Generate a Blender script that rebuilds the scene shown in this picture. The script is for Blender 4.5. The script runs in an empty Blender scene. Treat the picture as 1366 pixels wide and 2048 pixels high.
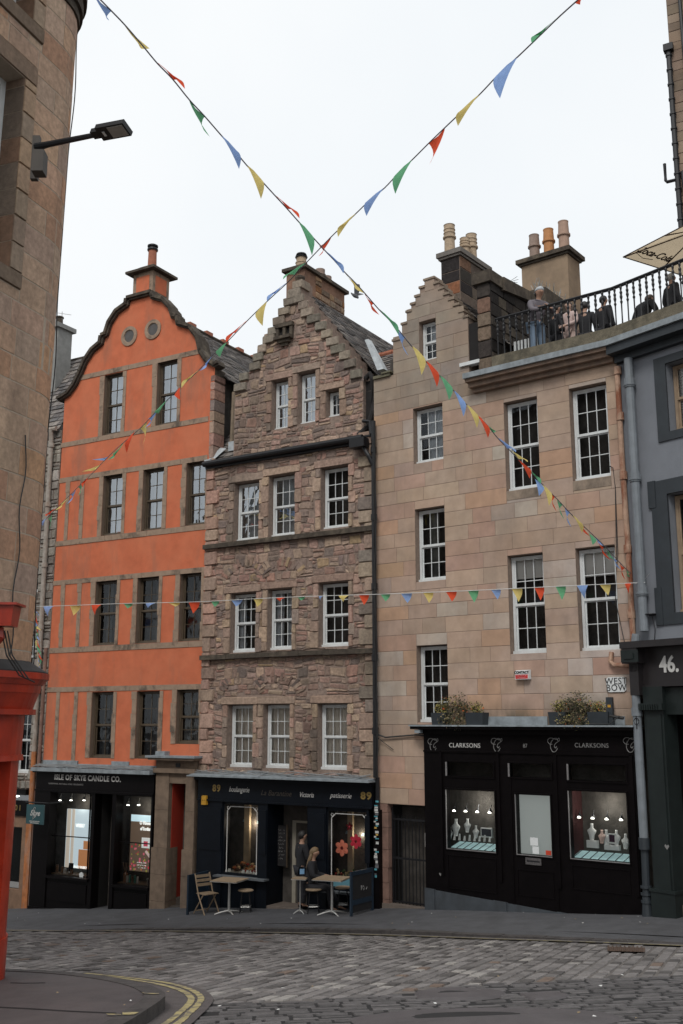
import bpy, bmesh, math, random
from mathutils import Vector, Matrix, noise
from mathutils.geometry import tessellate_polygon
random.seed(7)
SC = bpy.context.scene
COL = SC.collection
PI = math.pi
# ------------------------------------------------------------------ camera model
FL = 2050.0
PITCH = math.atan(419/2050)
CP, SP = math.cos(PITCH), math.sin(PITCH)
CZ = 4.0
def ray(px, py):
    x = (px-683)/FL; y = (1024-py)/FL
    return Vector((x, CP-y*SP, SP+y*CP))
def atY(px, py, Y):
    r = ray(px, py); t = Y/r.y
    return Vector((r.x*t, Y, r.z*t+CZ))
CAMP = Vector((0, 0, CZ))
# ------------------------------------------------------------------ materials
MATS = {}
def newmat(name):
    m = bpy.data.materials.new(name); m.use_nodes = True
    nt = m.node_tree
    b = nt.nodes['Principled BSDF']
    return m, nt, b
def N(nt, typ, **kw):
    n = nt.nodes.new(typ)
    for k, v in kw.items():
        if k.startswith('i_'): n.inputs[k[2:].replace('_', ' ')].default_value = v
        else: setattr(n, k, v)
    return n
def L(nt, a, b): nt.links.new(a, b)
def mixrgb(nt, mode, fac, a, b):
    n = nt.nodes.new('ShaderNodeMix'); n.data_type = 'RGBA'; n.blend_type = mode
    for s, v in ((0, fac), (6, a), (7, b)):
        if hasattr(v, 'links'): L(nt, v, n.inputs[s])
        else:
            n.inputs[s].default_value = v if s == 0 else (tuple(v)+(1,))[:4]
    return n.outputs[2]
def ramp(nt, src, p0, p1, c0=(0, 0, 0, 1), c1=(1, 1, 1, 1)):
    r = nt.nodes.new('ShaderNodeValToRGB')
    r.color_ramp.elements[0].position = p0; r.color_ramp.elements[1].position = p1
    r.color_ramp.elements[0].color = c0; r.color_ramp.elements[1].color = c1
    L(nt, src, r.inputs[0]); return r.outputs[0]
def noisetex(nt, scale, detail=5, rough=.6, stretch=None, dist=0):
    tc = N(nt, 'ShaderNodeNewGeometry')
    src = tc.outputs['Position']
    if stretch:
        mp = N(nt, 'ShaderNodeMapping'); mp.inputs['Scale'].default_value = stretch
        L(nt, src, mp.inputs[0]); src = mp.outputs[0]
    n = N(nt, 'ShaderNodeTexNoise'); n.inputs['Scale'].default_value = scale
    n.inputs['Detail'].default_value = detail; n.inputs['Roughness'].default_value = rough
    n.inputs['Distortion'].default_value = dist
    L(nt, src, n.inputs['Vector']); return n.outputs['Fac']
def mat(name, col, rough=.7, metal=0, var=.25, scale=6, bump=0, bscale=40, stain=None, attr=False, spec=.5,
        stain_scale=1.2, stain_stretch=(1, 1, .25), stain_lo=.5, stain_hi=.72, var2=None):
    """general procedural material: base colour (or mesh colour) broken up by noise, stains and relief"""
    if name in MATS: return MATS[name]
    m, nt, b = newmat(name)
    if attr:
        a = N(nt, 'ShaderNodeVertexColor', layer_name='Col'); base = a.outputs[0]
    else:
        base = N(nt, 'ShaderNodeRGB'); base.outputs[0].default_value = tuple(col)+(1,); base = base.outputs[0]
    f = noisetex(nt, scale)
    lo = 1-var
    shade = ramp(nt, f, .28, .72, (lo, lo, lo, 1), (1+var*.6,)*3+(1,))
    c = mixrgb(nt, 'MULTIPLY', 1.0, base, shade)
    if var2:
        f2 = ramp(nt, noisetex(nt, scale*.3, 3), .4, .65)
        c = mixrgb(nt, 'MIX', mulf(nt, f2, var2[1]), c, var2[0])
    if stain:
        f3 = ramp(nt, noisetex(nt, stain_scale, 6, .65, stain_stretch), stain_lo, stain_hi)
        c = mixrgb(nt, 'MIX', mulf(nt, f3, stain[1]), c, stain[0])
    L(nt, c, b.inputs['Base Color'])
    b.inputs['Roughness'].default_value = rough; b.inputs['Metallic'].default_value = metal
    b.inputs['Specular IOR Level'].default_value = spec
    if bump:
        bn = N(nt, 'ShaderNodeBump'); bn.inputs['Strength'].default_value = bump; bn.inputs['Distance'].default_value = .02
        L(nt, noisetex(nt, bscale, 6, .7), bn.inputs['Height']); L(nt, bn.outputs[0], b.inputs['Normal'])
    MATS[name] = m; return m
def mulf(nt, a, k):
    n = N(nt, 'ShaderNodeMath', operation='MULTIPLY'); L(nt, a, n.inputs[0]); n.inputs[1].default_value = k; return n.outputs[0]
def glass(name, tint=(.9, .93, .95), refl=.12):
    if name in MATS: return MATS[name]
    m, nt, b = newmat(name)
    out = nt.nodes['Material Output']; nt.nodes.remove(b)
    t = N(nt, 'ShaderNodeBsdfTransparent'); t.inputs[0].default_value = tuple(tint)+(1,)
    g = N(nt, 'ShaderNodeBsdfGlossy'); g.inputs['Roughness'].default_value = .03; g.inputs[0].default_value = (.85, .9, .95, 1)
    bn = N(nt, 'ShaderNodeBump'); bn.inputs['Strength'].default_value = .14; bn.inputs['Distance'].default_value = .05
    L(nt, noisetex(nt, 2.5, 2), bn.inputs['Height']); L(nt, bn.outputs[0], g.inputs['Normal'])
    fr = N(nt, 'ShaderNodeFresnel'); fr.inputs[0].default_value = 1.45
    mth = N(nt, 'ShaderNodeMath', operation='ADD'); L(nt, fr.outputs[0], mth.inputs[0]); mth.inputs[1].default_value = refl
    mx = N(nt, 'ShaderNodeMixShader'); L(nt, mth.outputs[0], mx.inputs[0]); L(nt, t.outputs[0], mx.inputs[1]); L(nt, g.outputs[0], mx.inputs[2])
    L(nt, mx.outputs[0], out.inputs[0]); MATS[name] = m; return m
def emit(name, col, s):
    if name in MATS: return MATS[name]
    m, nt, b = newmat(name)
    b.inputs['Base Color'].default_value = tuple(col)+(1,)
    b.inputs['Emission Color'].default_value = tuple(col)+(1,); b.inputs['Emission Strength'].default_value = s
    MATS[name] = m; return m
RUB = mat('rubble_stone', (0, 0, 0), .92, attr=True, var=.38, scale=13, bump=1, bscale=34, spec=.2,
          stain=((.075, .062, .052), .75), stain_scale=.8, stain_stretch=(1, 1, .4), stain_lo=.5, stain_hi=.72)
ASH = mat('sandstone_ashlar', (0, 0, 0), .88, attr=True, var=.2, scale=3, var2=((.38, .25, .165), .3), bump=.25, bscale=60, spec=.2,
          stain=((.19, .15, .125), .7), stain_scale=.9, stain_stretch=(1, 1, .22), stain_lo=.52, stain_hi=.8)
PECK = mat('pecked_stone', (0, 0, 0), .9, attr=True, var=.3, scale=16, bump=.9, bscale=90, spec=.2,
           stain=((.12, .09, .07), .5), stain_scale=1.5, stain_lo=.5, stain_hi=.75)
DRESS = mat('dressed_stone', (.28, .22, .17), .9, var=.25, scale=7, bump=.5, bscale=50, spec=.2,
            stain=((.055, .05, .045), .8), stain_scale=1.6, stain_stretch=(1, 1, .4), stain_lo=.5, stain_hi=.68)
MORTAR = mat('mortar', (.27, .205, .17), .95, var=.3, scale=15, bump=.8, bscale=60, spec=.1)
MORT2 = mat('pale_joint', (.27, .205, .165), .95, var=.2, scale=15, spec=.1)
MORT3 = mat('light_pointing', (.40, .33, .26), .95, var=.15, scale=15, bump=.3, spec=.1)
ORANGE = mat('orange_render', (.54, .148, .072), .85, var=.15, scale=3.5, bump=.35, bscale=60, spec=.25,
             stain=((.21, .13, .095), .75), stain_scale=1.5, stain_stretch=(1, 1, .25), stain_lo=.53, stain_hi=.78,
             var2=((.58, .19, .10), .5))
BAND = mat('band_stone', (.31, .225, .165), .9, var=.2, scale=8, bump=.3, bscale=50, spec=.2,
           stain=((.07, .06, .05), .8), stain_scale=2.2, stain_stretch=(1, 1, .8), stain_lo=.52, stain_hi=.66)
COPE = mat('dark_coping', (.075, .062, .05), .92, var=.4, scale=9, bump=.7, bscale=40, spec=.2,
           stain=((.22, .18, .13), .5), stain_scale=3, stain_stretch=(1, 1, 1), stain_lo=.5, stain_hi=.7)
SLATE = mat('slate', (0, 0, 0), .75, attr=True, var=.35, scale=12, bump=.5, bscale=40, spec=.35)
LEAD = mat('lead', (.24, .27, .29), .6, var=.3, scale=7, bump=.3, bscale=20, stain=((.08, .09, .09), .6), stain_scale=4)
BLACKP = mat('black_paint', (.0042, .0032, .0036), .42, var=.3, scale=5, spec=.10)
BLACKM = mat('black_metal', (.009, .009, .011), .5, var=.3, scale=12, spec=.4)
NAVY = mat('navy_paint', (.0035, .0055, .0095), .5, var=.3, scale=5, spec=.18)
NAVY2 = mat('blue_board', (.009, .022, .040), .6, var=.3, scale=5)
WHITEP = mat('white_paint', (.62, .64, .64), .45, var=.08, scale=9, stain=((.3, .28, .25), .3), stain_scale=5)
CREAMP = mat('cream_paint', (.36, .33, .27), .5, var=.12, scale=9)
BROWNP = mat('brown_paint', (.085, .062, .04), .5, var=.2, scale=9)
DARKIN = mat('dark_room', (.014, .0125, .012), .95, var=.4, scale=2)
GREYIN = mat('grey_room', (.16, .17, .165), .9, var=.3, scale=1.5)
PALEIN = mat('pale_room', (.34, .36, .36), .9, var=.15, scale=1.5)
NET = mat('net_curtain', (.80, .73, .63), .95, var=.08, scale=4)
BLIND = mat('roller_blind', (.68, .65, .6), .9, var=.1, scale=3)
CURT = mat('pale_curtain', (.55, .58, .6), .95, var=.25, scale=3)
RED = mat('red_gloss_paint', (.36, .030, .010), .35, var=.25, scale=5, spec=.45, bump=.15, bscale=12, stain=((.14, .014, .009), .75), stain_scale=2.2, stain_lo=.48, stain_hi=.7)
REDW = mat('red_passage_paint', (.36, .035, .018), .6, var=.15, scale=3)
GREYR = mat('grey_render', (.175, .187, .21), .8, var=.12, scale=1.6, bump=.15, bscale=20, stain=((.12, .13, .15), .6), stain_scale=.8)
CHAR = mat('charcoal_paint', (.022, .028, .034), .6, var=.2, scale=5)
GREENP = mat('green_paint', (.012, .017, .0165), .5, var=.25, scale=4, spec=.3)
PIPEG = mat('grey_pipe', (.17, .19, .21), .55, var=.2, scale=5, stain=((.1, .1, .1), .5), stain_scale=4)
PIPER = mat('rusty_pipe', (.42, .27, .19), .8, var=.3, scale=8, bump=.5, bscale=60, stain=((.20, .055, .02), .9), stain_scale=4, stain_stretch=(1, 1, .4), stain_lo=.45, stain_hi=.6)
PIPEW = mat('weathered_white_pipe', (.34, .30, .26), .7, var=.3, scale=8, stain=((.2, .1, .05), .7), stain_scale=5)
POTB = mat('buff_clay', (.42, .32, .22), .85, var=.2, scale=12, stain=((.12, .1, .08), .5), stain_scale=8, stain_stretch=(1, 1, 2))
POTO = mat('orange_clay', (.45, .21, .085), .85, var=.2, scale=12)
POTR = mat('red_clay', (.33, .12, .07), .85, var=.2, scale=12)
POTG = mat('brown_clay', (.26, .19, .155), .85, var=.2, scale=12)
ASPH = mat('pavement_slab', (.072, .072, .078), .85, var=.25, scale=3, bump=.3, bscale=120, stain=((.035, .034, .036), .7), stain_scale=1, stain_stretch=(1, 1, 1))
ASPH2 = mat('near_pavement', (.062, .052, .053), .8, var=.2, scale=4, bump=.3, bscale=150, stain=((.10, .08, .078), .5), stain_scale=1.4, stain_stretch=(1, 1, 1))
KERB = mat('kerb_stone', (.055, .048, .046), .85, var=.4, scale=8, bump=.5, bscale=60)
JOINT = mat('sett_joint', (.135, .12, .11), .95, var=.35, scale=6, bump=.5, bscale=80)
JOINT2 = mat('dark_joint', (.009, .008, .0085), .9, var=.4, scale=6)
SETT = mat('sett_stone', (0, 0, 0), .7, attr=True, var=.3, scale=14, bump=.5, bscale=60, spec=.35)
YEL = mat('yellow_road_paint', (.36, .30, .14), .8, var=.25, scale=10, stain=((.12, .105, .085), .9), stain_scale=9, stain_stretch=(1, 1, 1), stain_lo=.46, stain_hi=.6)
GOLD = mat('gold_leaf', (.30, .20, .06), .5, metal=.2, var=.2, scale=30)
LET = mat('pale_lettering', (.55, .54, .52), .6, var=.1, scale=20)
LETD = mat('dim_lettering', (.20, .195, .19), .6, var=.2, scale=20)
LETF = mat('faint_lettering', (.045, .036, .028), .6, var=.4, scale=20)
TXTB = mat('black_lettering', (.02, .02, .02), .7, var=.1, scale=20)
SIGNW = mat('enamel_white', (.66, .68, .68), .4, var=.06, scale=8)
WOOD = mat('beige_wood', (.27, .195, .125), .7, var=.2, scale=12)
STEEL = mat('brushed_steel', (.50, .49, .47), .4, metal=.7, var=.1, scale=20)
G1 = glass('window_glass', (.95, .96, .97), .0)
G2 = glass('reflective_glass', (.8, .84, .87), .30)
G3 = glass('shop_glass', (.92, .95, .95), -.02)
# ------------------------------------------------------------------ objects
WL = {}
def wl(o): return WL.get(o.name, Vector((0, 0, 0))) if o else Vector((0, 0, 0))
def tag(o, label=None, cat=None, group=None, kind=None):
    if label: o['label'] = label
    if cat: o['category'] = cat
    if group: o['group'] = group
    if kind: o['kind'] = kind
    return o
def thing(name, label, cat, loc=(0, 0, 0), group=None, rotz=0):
    o = bpy.data.objects.new(name, None); COL.objects.link(o)
    o.location = loc; o.rotation_euler = (0, 0, rotz); o.empty_display_size = .2
    WL[o.name] = Vector(loc); return tag(o, label, cat, group)
class MB:
    def __init__(s): s.v = []; s.f = []; s.c = []; s.m = []
    def add(s, vs, fs, col=None, mi=0):
        n = len(s.v); s.v += [tuple(p) for p in vs]
        for f in fs: s.f.append([i+n for i in f]); s.c.append(col); s.m.append(mi)
        return s
    def hexa(s, P, col=None, mi=0):   # 8 points: bottom 4 then top 4
        return s.add(P, [(3, 2, 1, 0), (4, 5, 6, 7), (0, 1, 5, 4), (1, 2, 6, 5), (2, 3, 7, 6), (3, 0, 4, 7)], col, mi)
    def box(s, a, b, col=None, mi=0):
        x0, y0, z0 = a; x1, y1, z1 = b
        return s.hexa([(x0, y0, z0), (x1, y0, z0), (x1, y1, z0), (x0, y1, z0), (x0, y0, z1), (x1, y0, z1), (x1, y1, z1), (x0, y1, z1)], col, mi)
    def fb(s, F, u0, u1, z0, z1, d0, d1, col=None, mi=0):
        p = F.pt
        return s.hexa([p(u0, z0, d1), p(u1, z0, d1), p(u1, z0, d0), p(u0, z0, d0), p(u0, z1, d1), p(u1, z1, d1), p(u1, z1, d0), p(u0, z1, d0)], col, mi)
    def quad(s, a, b, c, d, col=None, mi=0): return s.add([a, b, c, d], [(0, 1, 2, 3)], col, mi)
    def tube(s, pts, r, n=8, col=None, mi=0, cap=True):
        pts = [Vector(p) for p in pts]; rs = r if isinstance(r, (list, tuple)) else [r]*len(pts)
        rings = []
        up = None
        for i, p in enumerate(pts):
            d = (pts[min(i+1, len(pts)-1)]-pts[max(i-1, 0)])
            if d.length < 1e-9: d = Vector((0, 0, 1))
            d.normalize()
            if up is None:
                up = Vector((0, 0, 1)) if abs(d.z) < .9 else Vector((1, 0, 0))
            a = d.cross(up)
            if a.length < 1e-6: a = d.cross(Vector((0, 1, 0)))
            a.normalize(); b = d.cross(a).normalized(); up = -b if False else up
            rings.append([p+(a*math.cos(t)+b*math.sin(t))*rs[i] for t in [2*PI*k/n for k in range(n)]])
        vs = [q for R_ in rings for q in R_]; fs = []
        for i in range(len(rings)-1):
            for k in range(n):
                fs.append((i*n+k, i*n+(k+1) % n, (i+1)*n+(k+1) % n, (i+1)*n+k))
        if cap: fs.append(tuple(range(n))[::-1]); fs.append(tuple((len(rings)-1)*n+k for k in range(n)))
        return s.add(vs, fs, col, mi)
    def lathe(s, c, prof, n=14, axis=None, col=None, mi=0):   # prof: (r, h) upwards
        c = Vector(c); vs = []; fs = []
        for r, h in prof:
            for k in range(n):
                t = 2*PI*k/n; vs.append((c.x+r*math.cos(t), c.y+r*math.sin(t), c.z+h))
        for i in range(len(prof)-1):
            for k in range(n): fs.append((i*n+k, i*n+(k+1) % n, (i+1)*n+(k+1) % n, (i+1)*n+k))
        fs.append(tuple(range(n))[::-1]); fs.append(tuple((len(prof)-1)*n+k for k in range(n)))
        return s.add(vs, fs, col, mi)
    def build(s, name, mats, parent=None, smooth=False, loc=None, rec=False):
        me = bpy.data.meshes.new(name)
        off = wl(parent)
        if parent is None:
            if loc is None:
                xs = [v[0] for v in s.v]; ys = [v[1] for v in s.v]; zs = [v[2] for v in s.v]
                loc = Vector(((min(xs)+max(xs))/2, (min(ys)+max(ys))/2, min(zs)))
            off = Vector(loc)
        me.from_pydata([(a-off.x, b-off.y, c-off.z) for a, b, c in s.v], [], s.f)
        if not isinstance(mats, (list, tuple)): mats = [mats]
        for m in mats: me.materials.append(m)
        if len(mats) > 1: me.polygons.foreach_set('material_index', [min(i, len(mats)-1) for i in s.m])
        if any(c is not None for c in s.c):
            ca = me.color_attributes.new('Col', 'FLOAT_COLOR', 'CORNER')
            buf = []
            for f, c in zip(s.f, s.c):
                c = c or (.2, .2, .2); buf += [c[0], c[1], c[2], 1.0]*len(f)
            ca.data.foreach_set('color', buf)
        if smooth: me.polygons.foreach_set('use_smooth', [True]*len(s.f))
        me.validate(); me.update()
        if rec:
            bm = bmesh.new(); bm.from_mesh(me); bmesh.ops.recalc_face_normals(bm, faces=bm.faces); bm.to_mesh(me); bm.free()
        o = bpy.data.objects.new(name, me); COL.objects.link(o)
        if parent: o.parent = parent; WL[o.name] = wl(parent)
        else: o.location = off; WL[o.name] = off
        return o
def children_of(o): return [c for c in bpy.data.objects if c.parent == o]
def copy_tree(o, parent=None):
    c = o.copy(); COL.objects.link(c)
    if parent: c.parent = parent
    for ch in children_of(o): copy_tree(ch, c)
    return c
# ------------------------------------------------------------------ facades
class Plane:
    """vertical plane: u along, z up (world z), d outwards"""
    def __init__(s, A, B):
        s.A = A; d = (B[0]-A[0], B[1]-A[1]); s.L = math.hypot(*d); s.d = (d[0]/s.L, d[1]/s.L); s.n = (s.d[1], -s.d[0])
    def pt(s, u, z, d=0):
        return (s.A[0]+s.d[0]*u+s.n[0]*d, s.A[1]+s.d[1]*u+s.n[1]*d, z)
    def uz(s, px, py, off=0):
        r = ray(px, py); ox = s.A[0]+s.n[0]*off; oy = s.A[1]+s.n[1]*off
        t = (ox*s.n[0]+oy*s.n[1])/(r.x*s.n[0]+r.y*s.n[1])
        return ((r.x*t-ox)*s.d[0]+(r.y*t-oy)*s.d[1], r.z*t+CZ)
    def rect(s, l, t, r, b, off=0):
        c = (l+r)/2; m = (t+b)/2
        return s.uz(l, m, off)[0], s.uz(r, m, off)[0], s.uz(c, b, off)[1], s.uz(c, t, off)[1]
class Gen:
    """any sloping plane: origin, u vector, v vector, outward normal"""
    def __init__(s, O, U, V):
        s.O = Vector(O); s.U = Vector(U).normalized(); s.V = Vector(V).normalized(); s.Nn = s.U.cross(s.V).normalized()
    def pt(s, u, v, d=0): return tuple(s.O+s.U*u+s.V*v+s.Nn*d)
class Curved:
    """flat wall then rounded corner; u=0 at the start of the arc"""
    def __init__(s, C, r, n0, lean=0):
        s.C = C; s.r = r; s.a0 = math.atan2(n0[1], n0[0]); s.n0 = n0; s.t0 = (-n0[1], n0[0]); s.lean = lean
    def pt(s, u, z, d=0):
        if u <= 0:
            x = s.C[0]+s.n0[0]*(s.r+d)+s.t0[0]*u; y = s.C[1]+s.n0[1]*(s.r+d)+s.t0[1]*u
        else:
            a = s.a0+min(u/s.r, 2.2); x = s.C[0]+math.cos(a)*(s.r+d); y = s.C[1]+math.sin(a)*(s.r+d)
        return (x+s.lean*(z-4), y, z)
def hitp(px, m, A):
    k = (px-683)/FL*CP
    Y = (A[1]+m*A[0])/(1+m*k); return (k*Y, Y)
P2 = (.766, 23.25); P1 = hitp(402, .634, P2); P0 = hitp(92, .583, P1); P3 = hitp(1275, .78, P2); P4 = hitp(1560, 1.3, P3)
PL = hitp(-100, .583, P0)
FO, FM, FR, FG = Plane(P0, P1), Plane(P1, P2), Plane(P2, P3), Plane(P3, P4)
FN = Plane(PL, P0)
# ground
def SQ(X, Y):
    return (X+8.09)*.8316-(Y-28.63)*.555, -(X+8.09)*.555-(Y-28.63)*.8316
def gz(X, Y):
    S, q = SQ(X, Y)
    S = max(-15, min(S, 32))
    if q < 1.7: g = 0
    elif q < 12: g = .098*(q-1.7)
    else: g = .098*10.3+.03*min(q-12, 20)
    return -.83+.088*S+g-.12
def gpx(px, py, h=0):
    r = ray(px, py); t = 5.
    for _ in range(60):
        x, y = r.x*t, r.y*t
        e = (r.z*t+CZ)-(gz(x, y)+h)
        t += e*1.5
    return Vector((r.x*t, r.y*t, gz(r.x*t, r.y*t)+h))
def pz(F, u):   # pavement height at foot of a facade
    p = F.pt(u, 0, 0); return -.83+.088*SQ(p[0], p[1])[0]

def in_poly(x, y, P):
    c = False; j = len(P)-1
    for i in range(len(P)):
        if (P[i][1] > y) != (P[j][1] > y) and x < (P[j][0]-P[i][0])*(y-P[i][1])/(P[j][1]-P[i][1])+P[i][0]: c = not c
        j = i
    return c
def scan(P, z):
    xs = []
    for i in range(len(P)):
        a, b = P[i], P[(i+1) % len(P)]
        if (a[1] > z) != (b[1] > z): xs.append(a[0]+(b[0]-a[0])*(z-a[1])/(b[1]-a[1]))
    xs.sort(); return list(zip(xs[::2], xs[1::2]))
def wallmesh(F, outline, holes, depth=.22, back=.5, d=0, usub=None):
    """front face with real openings, reveals and outer edges going back"""
    mb = MB()
    loops = [[Vector((u, z, 0)) for u, z in outline]]+[[Vector((a, c, 0)), Vector((a, e, 0)), Vector((b, e, 0)), Vector((b, c, 0))] for a, b, c, e in holes]
    tri = tessellate_polygon(loops)
    flat = [v for l in loops for v in l]
    mb.add([F.pt(v.x, v.y, d) for v in flat], [tuple(t) for t in tri])
    for a, b, c, e in holes:
        cs = [(a, c), (b, c), (b, e), (a, e)]
        for i in range(4):
            p, q = cs[i], cs[(i+1) % 4]
            mb.quad(F.pt(*p, d), F.pt(*q, d), F.pt(*q, -depth), F.pt(*p, -depth), mi=1)
    n = len(outline)
    for i in range(n):
        p, q = outline[i], outline[(i+1) % n]
        mb.quad(F.pt(*q, d), F.pt(*p, d), F.pt(*p, -back), F.pt(*q, -back), mi=2)
    return mb
def stones(F, outline, holes, rows, wr, cols, h=(.02, .05), gap=.012, jit=.006, inset=.02, mb=None, sub=1, split=0, d0=-.01, big=None, rng=None, shift=0):
    """courses of individually shaped stones laid over the wall, clipped to the outline and openings"""
    mb = mb or MB(); rng = rng or random
    z0 = min(p[1] for p in outline); z1 = max(p[1] for p in outline)
    z = z0; k = 0
    while z < z1-.02:
        hh = rng.uniform(*rows); ze = min(z+hh, z1)
        if z1-ze < rows[0]*.5: ze = z1
        for (ua, ub) in scan(outline, (z+ze)/2):
            cuts = []
            for a, b, c, e in holes:
                if c < ze-.01 and e > z+.01 and b > ua and a < ub: cuts += [max(a, ua), min(b, ub)]
            edges = [ua]+sorted(set(cuts))+[ub]
            for i in range(len(edges)-1):
                a, b = edges[i], edges[i+1]
                if b-a < .015: continue
                mid = (a+b)/2; zr = [(z, ze)]
                for (ha, hb, hc, he) in holes:
                    if ha < mid < hb:
                        nz = []
                        for (p, q) in zr:
                            if he <= p or hc >= q: nz.append((p, q)); continue
                            if hc-p > .03: nz.append((p, hc))
                            if q-he > .03: nz.append((he, q))
                        zr = nz
                for (p, q) in zr:
                    u = a
                    while u < b-.01:
                        w = rng.uniform(*wr)*(1.0 if not big or rng.random() > big[0] else big[1])
                        ue = u+w
                        if b-ue < wr[0]*.6: ue = b
                        if split and (q-p) > .13 and rng.random() < split:
                            nn = 2 if (q-p) < .24 or rng.random() < .5 else 3
                            zs = [p]+sorted(p+(q-p)*(j/nn+rng.uniform(-.08, .08)) for j in range(1, nn))+[q]
                        else: zs = [p, q]
                        for j in range(len(zs)-1):
                            stone(F, mb, u, ue, zs[j], zs[j+1], rng, cols, h, gap, jit, inset, sub, d0)
                        u = ue
        z = ze; k += 1
    return mb
def warp(a, b):
    v = noise.noise(Vector((a*1.3, b*1.3, 3.7)))*.075+noise.noise(Vector((a*3.7, b*3.7, 9.1)))*.03
    w = noise.noise(Vector((a*1.6+50, b*1.6, 1.2)))*.06+noise.noise(Vector((a*4+50, b*4, 5.2)))*.025
    return a+w, b+v
def stone(F, mb, u0, u1, z0, z1, rng, cols, h, gap, jit, inset, sub, d0):
    g = gap/2; u0 += g; u1 -= g; z0 += g; z1 -= g
    if u1-u0 < .01 or z1-z0 < .01: return
    col = cols(rng) if callable(cols) else rng.choice(cols)
    vv = .06 if jit < .002 else .2; v = rng.uniform(1-vv, 1+vv); col = tuple(min(1, c*v*rng.uniform(.98, 1.02)) for c in col)
    H = rng.uniform(*h); ins = min(inset, (u1-u0)*.25, (z1-z0)*.25)
    j = lambda: rng.uniform(-jit, jit)
    if sub > 1:
        us = [u0+(u1-u0)*k/sub for k in range(sub+1)]
        vs = [F.pt(u, z0, d0) for u in us]+[F.pt(u, z1, d0) for u in us]
        vs += [F.pt(min(max(u, u0+ins), u1-ins), z0+ins, H) for u in us]+[F.pt(min(max(u, u0+ins), u1-ins), z1-ins, H) for u in us]
        n = sub+1; fs = []
        for k in range(sub):
            fs.append((2*n+k, 2*n+k+1, 3*n+k+1, 3*n+k)); fs.append((k, k+1, 2*n+k+1, 2*n+k)); fs.append((3*n+k, 3*n+k+1, n+k+1, n+k))
        fs.append((0, 2*n, 3*n, n)); fs.append((2*n-1, 4*n-1, 3*n-1, n-1))
        mb.add(vs, fs, col); return
    if jit < .002:
        o = [(u0, z0), (u1, z0), (u1, z1), (u0, z1)]
    else:
        c = min(.22*(u1-u0), .3*(z1-z0), .045)*rng.uniform(.3, 1.0)
        o = [(u0+c, z0), (u1-c*rng.random(), z0), (u1, z0+c), (u1, z1-c*rng.random()), (u1-c, z1), (u0+c*rng.random(), z1), (u0, z1-c), (u0, z0+c*rng.random())]
        if jit > .015 and rng.random() < .035: return
        o = [(a+j(), b+j()) for a, b in o]
        if jit > .015: o = [warp(*q) for q in o]
    n = len(o); cu = sum(a for a, b in o)/n; cz = sum(b for a, b in o)/n
    def ring(k, d): return [F.pt(cu+(a-cu)*(1-2*k*ins/(u1-u0)), cz+(b-cz)*(1-2*k*ins/(z1-z0)), d+(rng.uniform(-.006, .006) if jit > .002 else 0)) for a, b in o]
    vs = [F.pt(a, b, d0) for a, b in o]+ring(.25, H*.6)+ring(1, H)
    fs = []
    for r_ in range(2):
        for k in range(n): fs.append((r_*n+k, r_*n+(k+1) % n, (r_+1)*n+(k+1) % n, (r_+1)*n+k))
    fs.append(tuple(2*n+k for k in range(n)))
    mb.add(vs, fs, col)
nt_ = ASH.node_tree; b_ = nt_.nodes['Principled BSDF']; src_ = b_.inputs['Base Color'].links[0].from_socket
ge_ = N(nt_, 'ShaderNodeNewGeometry'); sx_ = N(nt_, 'ShaderNodeSeparateXYZ'); L(nt_, ge_.outputs['Position'], sx_.inputs[0])
mr_ = N(nt_, 'ShaderNodeMapRange'); mr_.inputs['From Min'].default_value = 4.5; mr_.inputs['From Max'].default_value = 4.02; L(nt_, sx_.outputs['Z'], mr_.inputs['Value'])
mu_ = N(nt_, 'ShaderNodeMath', operation='MULTIPLY'); L(nt_, mr_.outputs[0], mu_.inputs[0]); L(nt_, ramp(nt_, noisetex(nt_, 1.6, 4, .6, (1, 1, .4)), .38, .62), mu_.inputs[1])
m2_ = N(nt_, 'ShaderNodeMapRange'); m2_.inputs['From Min'].default_value = 2.2; m2_.inputs['From Max'].default_value = 3.2; L(nt_, sx_.outputs['X'], m2_.inputs['Value'])
m3_ = N(nt_, 'ShaderNodeMath', operation='MULTIPLY'); L(nt_, mu_.outputs[0], m3_.inputs[0]); L(nt_, m2_.outputs[0], m3_.inputs[1])
L(nt_, mixrgb(nt_, 'MIX', m3_.outputs[0], src_, (.085, .075, .055)), b_.inputs['Base Color'])   # damp moss above the shop roof
RUBC = [(0.35, 0.234, 0.189), (0.332, 0.239, 0.189), (0.37, 0.273, 0.209), (0.262, 0.195, 0.165), (0.332, 0.205, 0.165), (0.408, 0.293, 0.22), (0.214, 0.165, 0.144), (0.36, 0.234, 0.189), (0.311, 0.219, 0.179)]
def rubcol(r):
    t = r.random()
    if t < .03: return (.38, .27, .17)
    if t < .055: return (.36, .21, .165)
    return r.choice(RUBC)
def ashcol(r):
    t = r.random()
    if t < .07: return (.43, .28, .19)
    if t < .16: return (.43, .37, .32)
    if t < .21: return (.33, .25, .20)
    return r.choice([(0.407, 0.297, 0.23), (0.416, 0.305, 0.235), (0.389, 0.291, 0.235), (0.407, 0.277, 0.216), (0.425, 0.319, 0.245), (0.38, 0.297, 0.248), (0.403, 0.269, 0.206), (0.407, 0.305, 0.245), (0.407, 0.301, 0.235), (0.398, 0.291, 0.225)])
def ashgrey(r):
    return r.choice([(0.286, 0.238, 0.194), (0.302, 0.246, 0.202), (0.269, 0.23, 0.194), (0.286, 0.23, 0.185), (0.311, 0.255, 0.206)])
def tancol(r):
    t = r.random()
    if t < .22: return (.27, .135, .065)
    return r.choice([(.30, .19, .12), (.33, .215, .14), (.27, .19, .13), (.24, .18, .135), (.35, .23, .14), (.22, .16, .12)])
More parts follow.
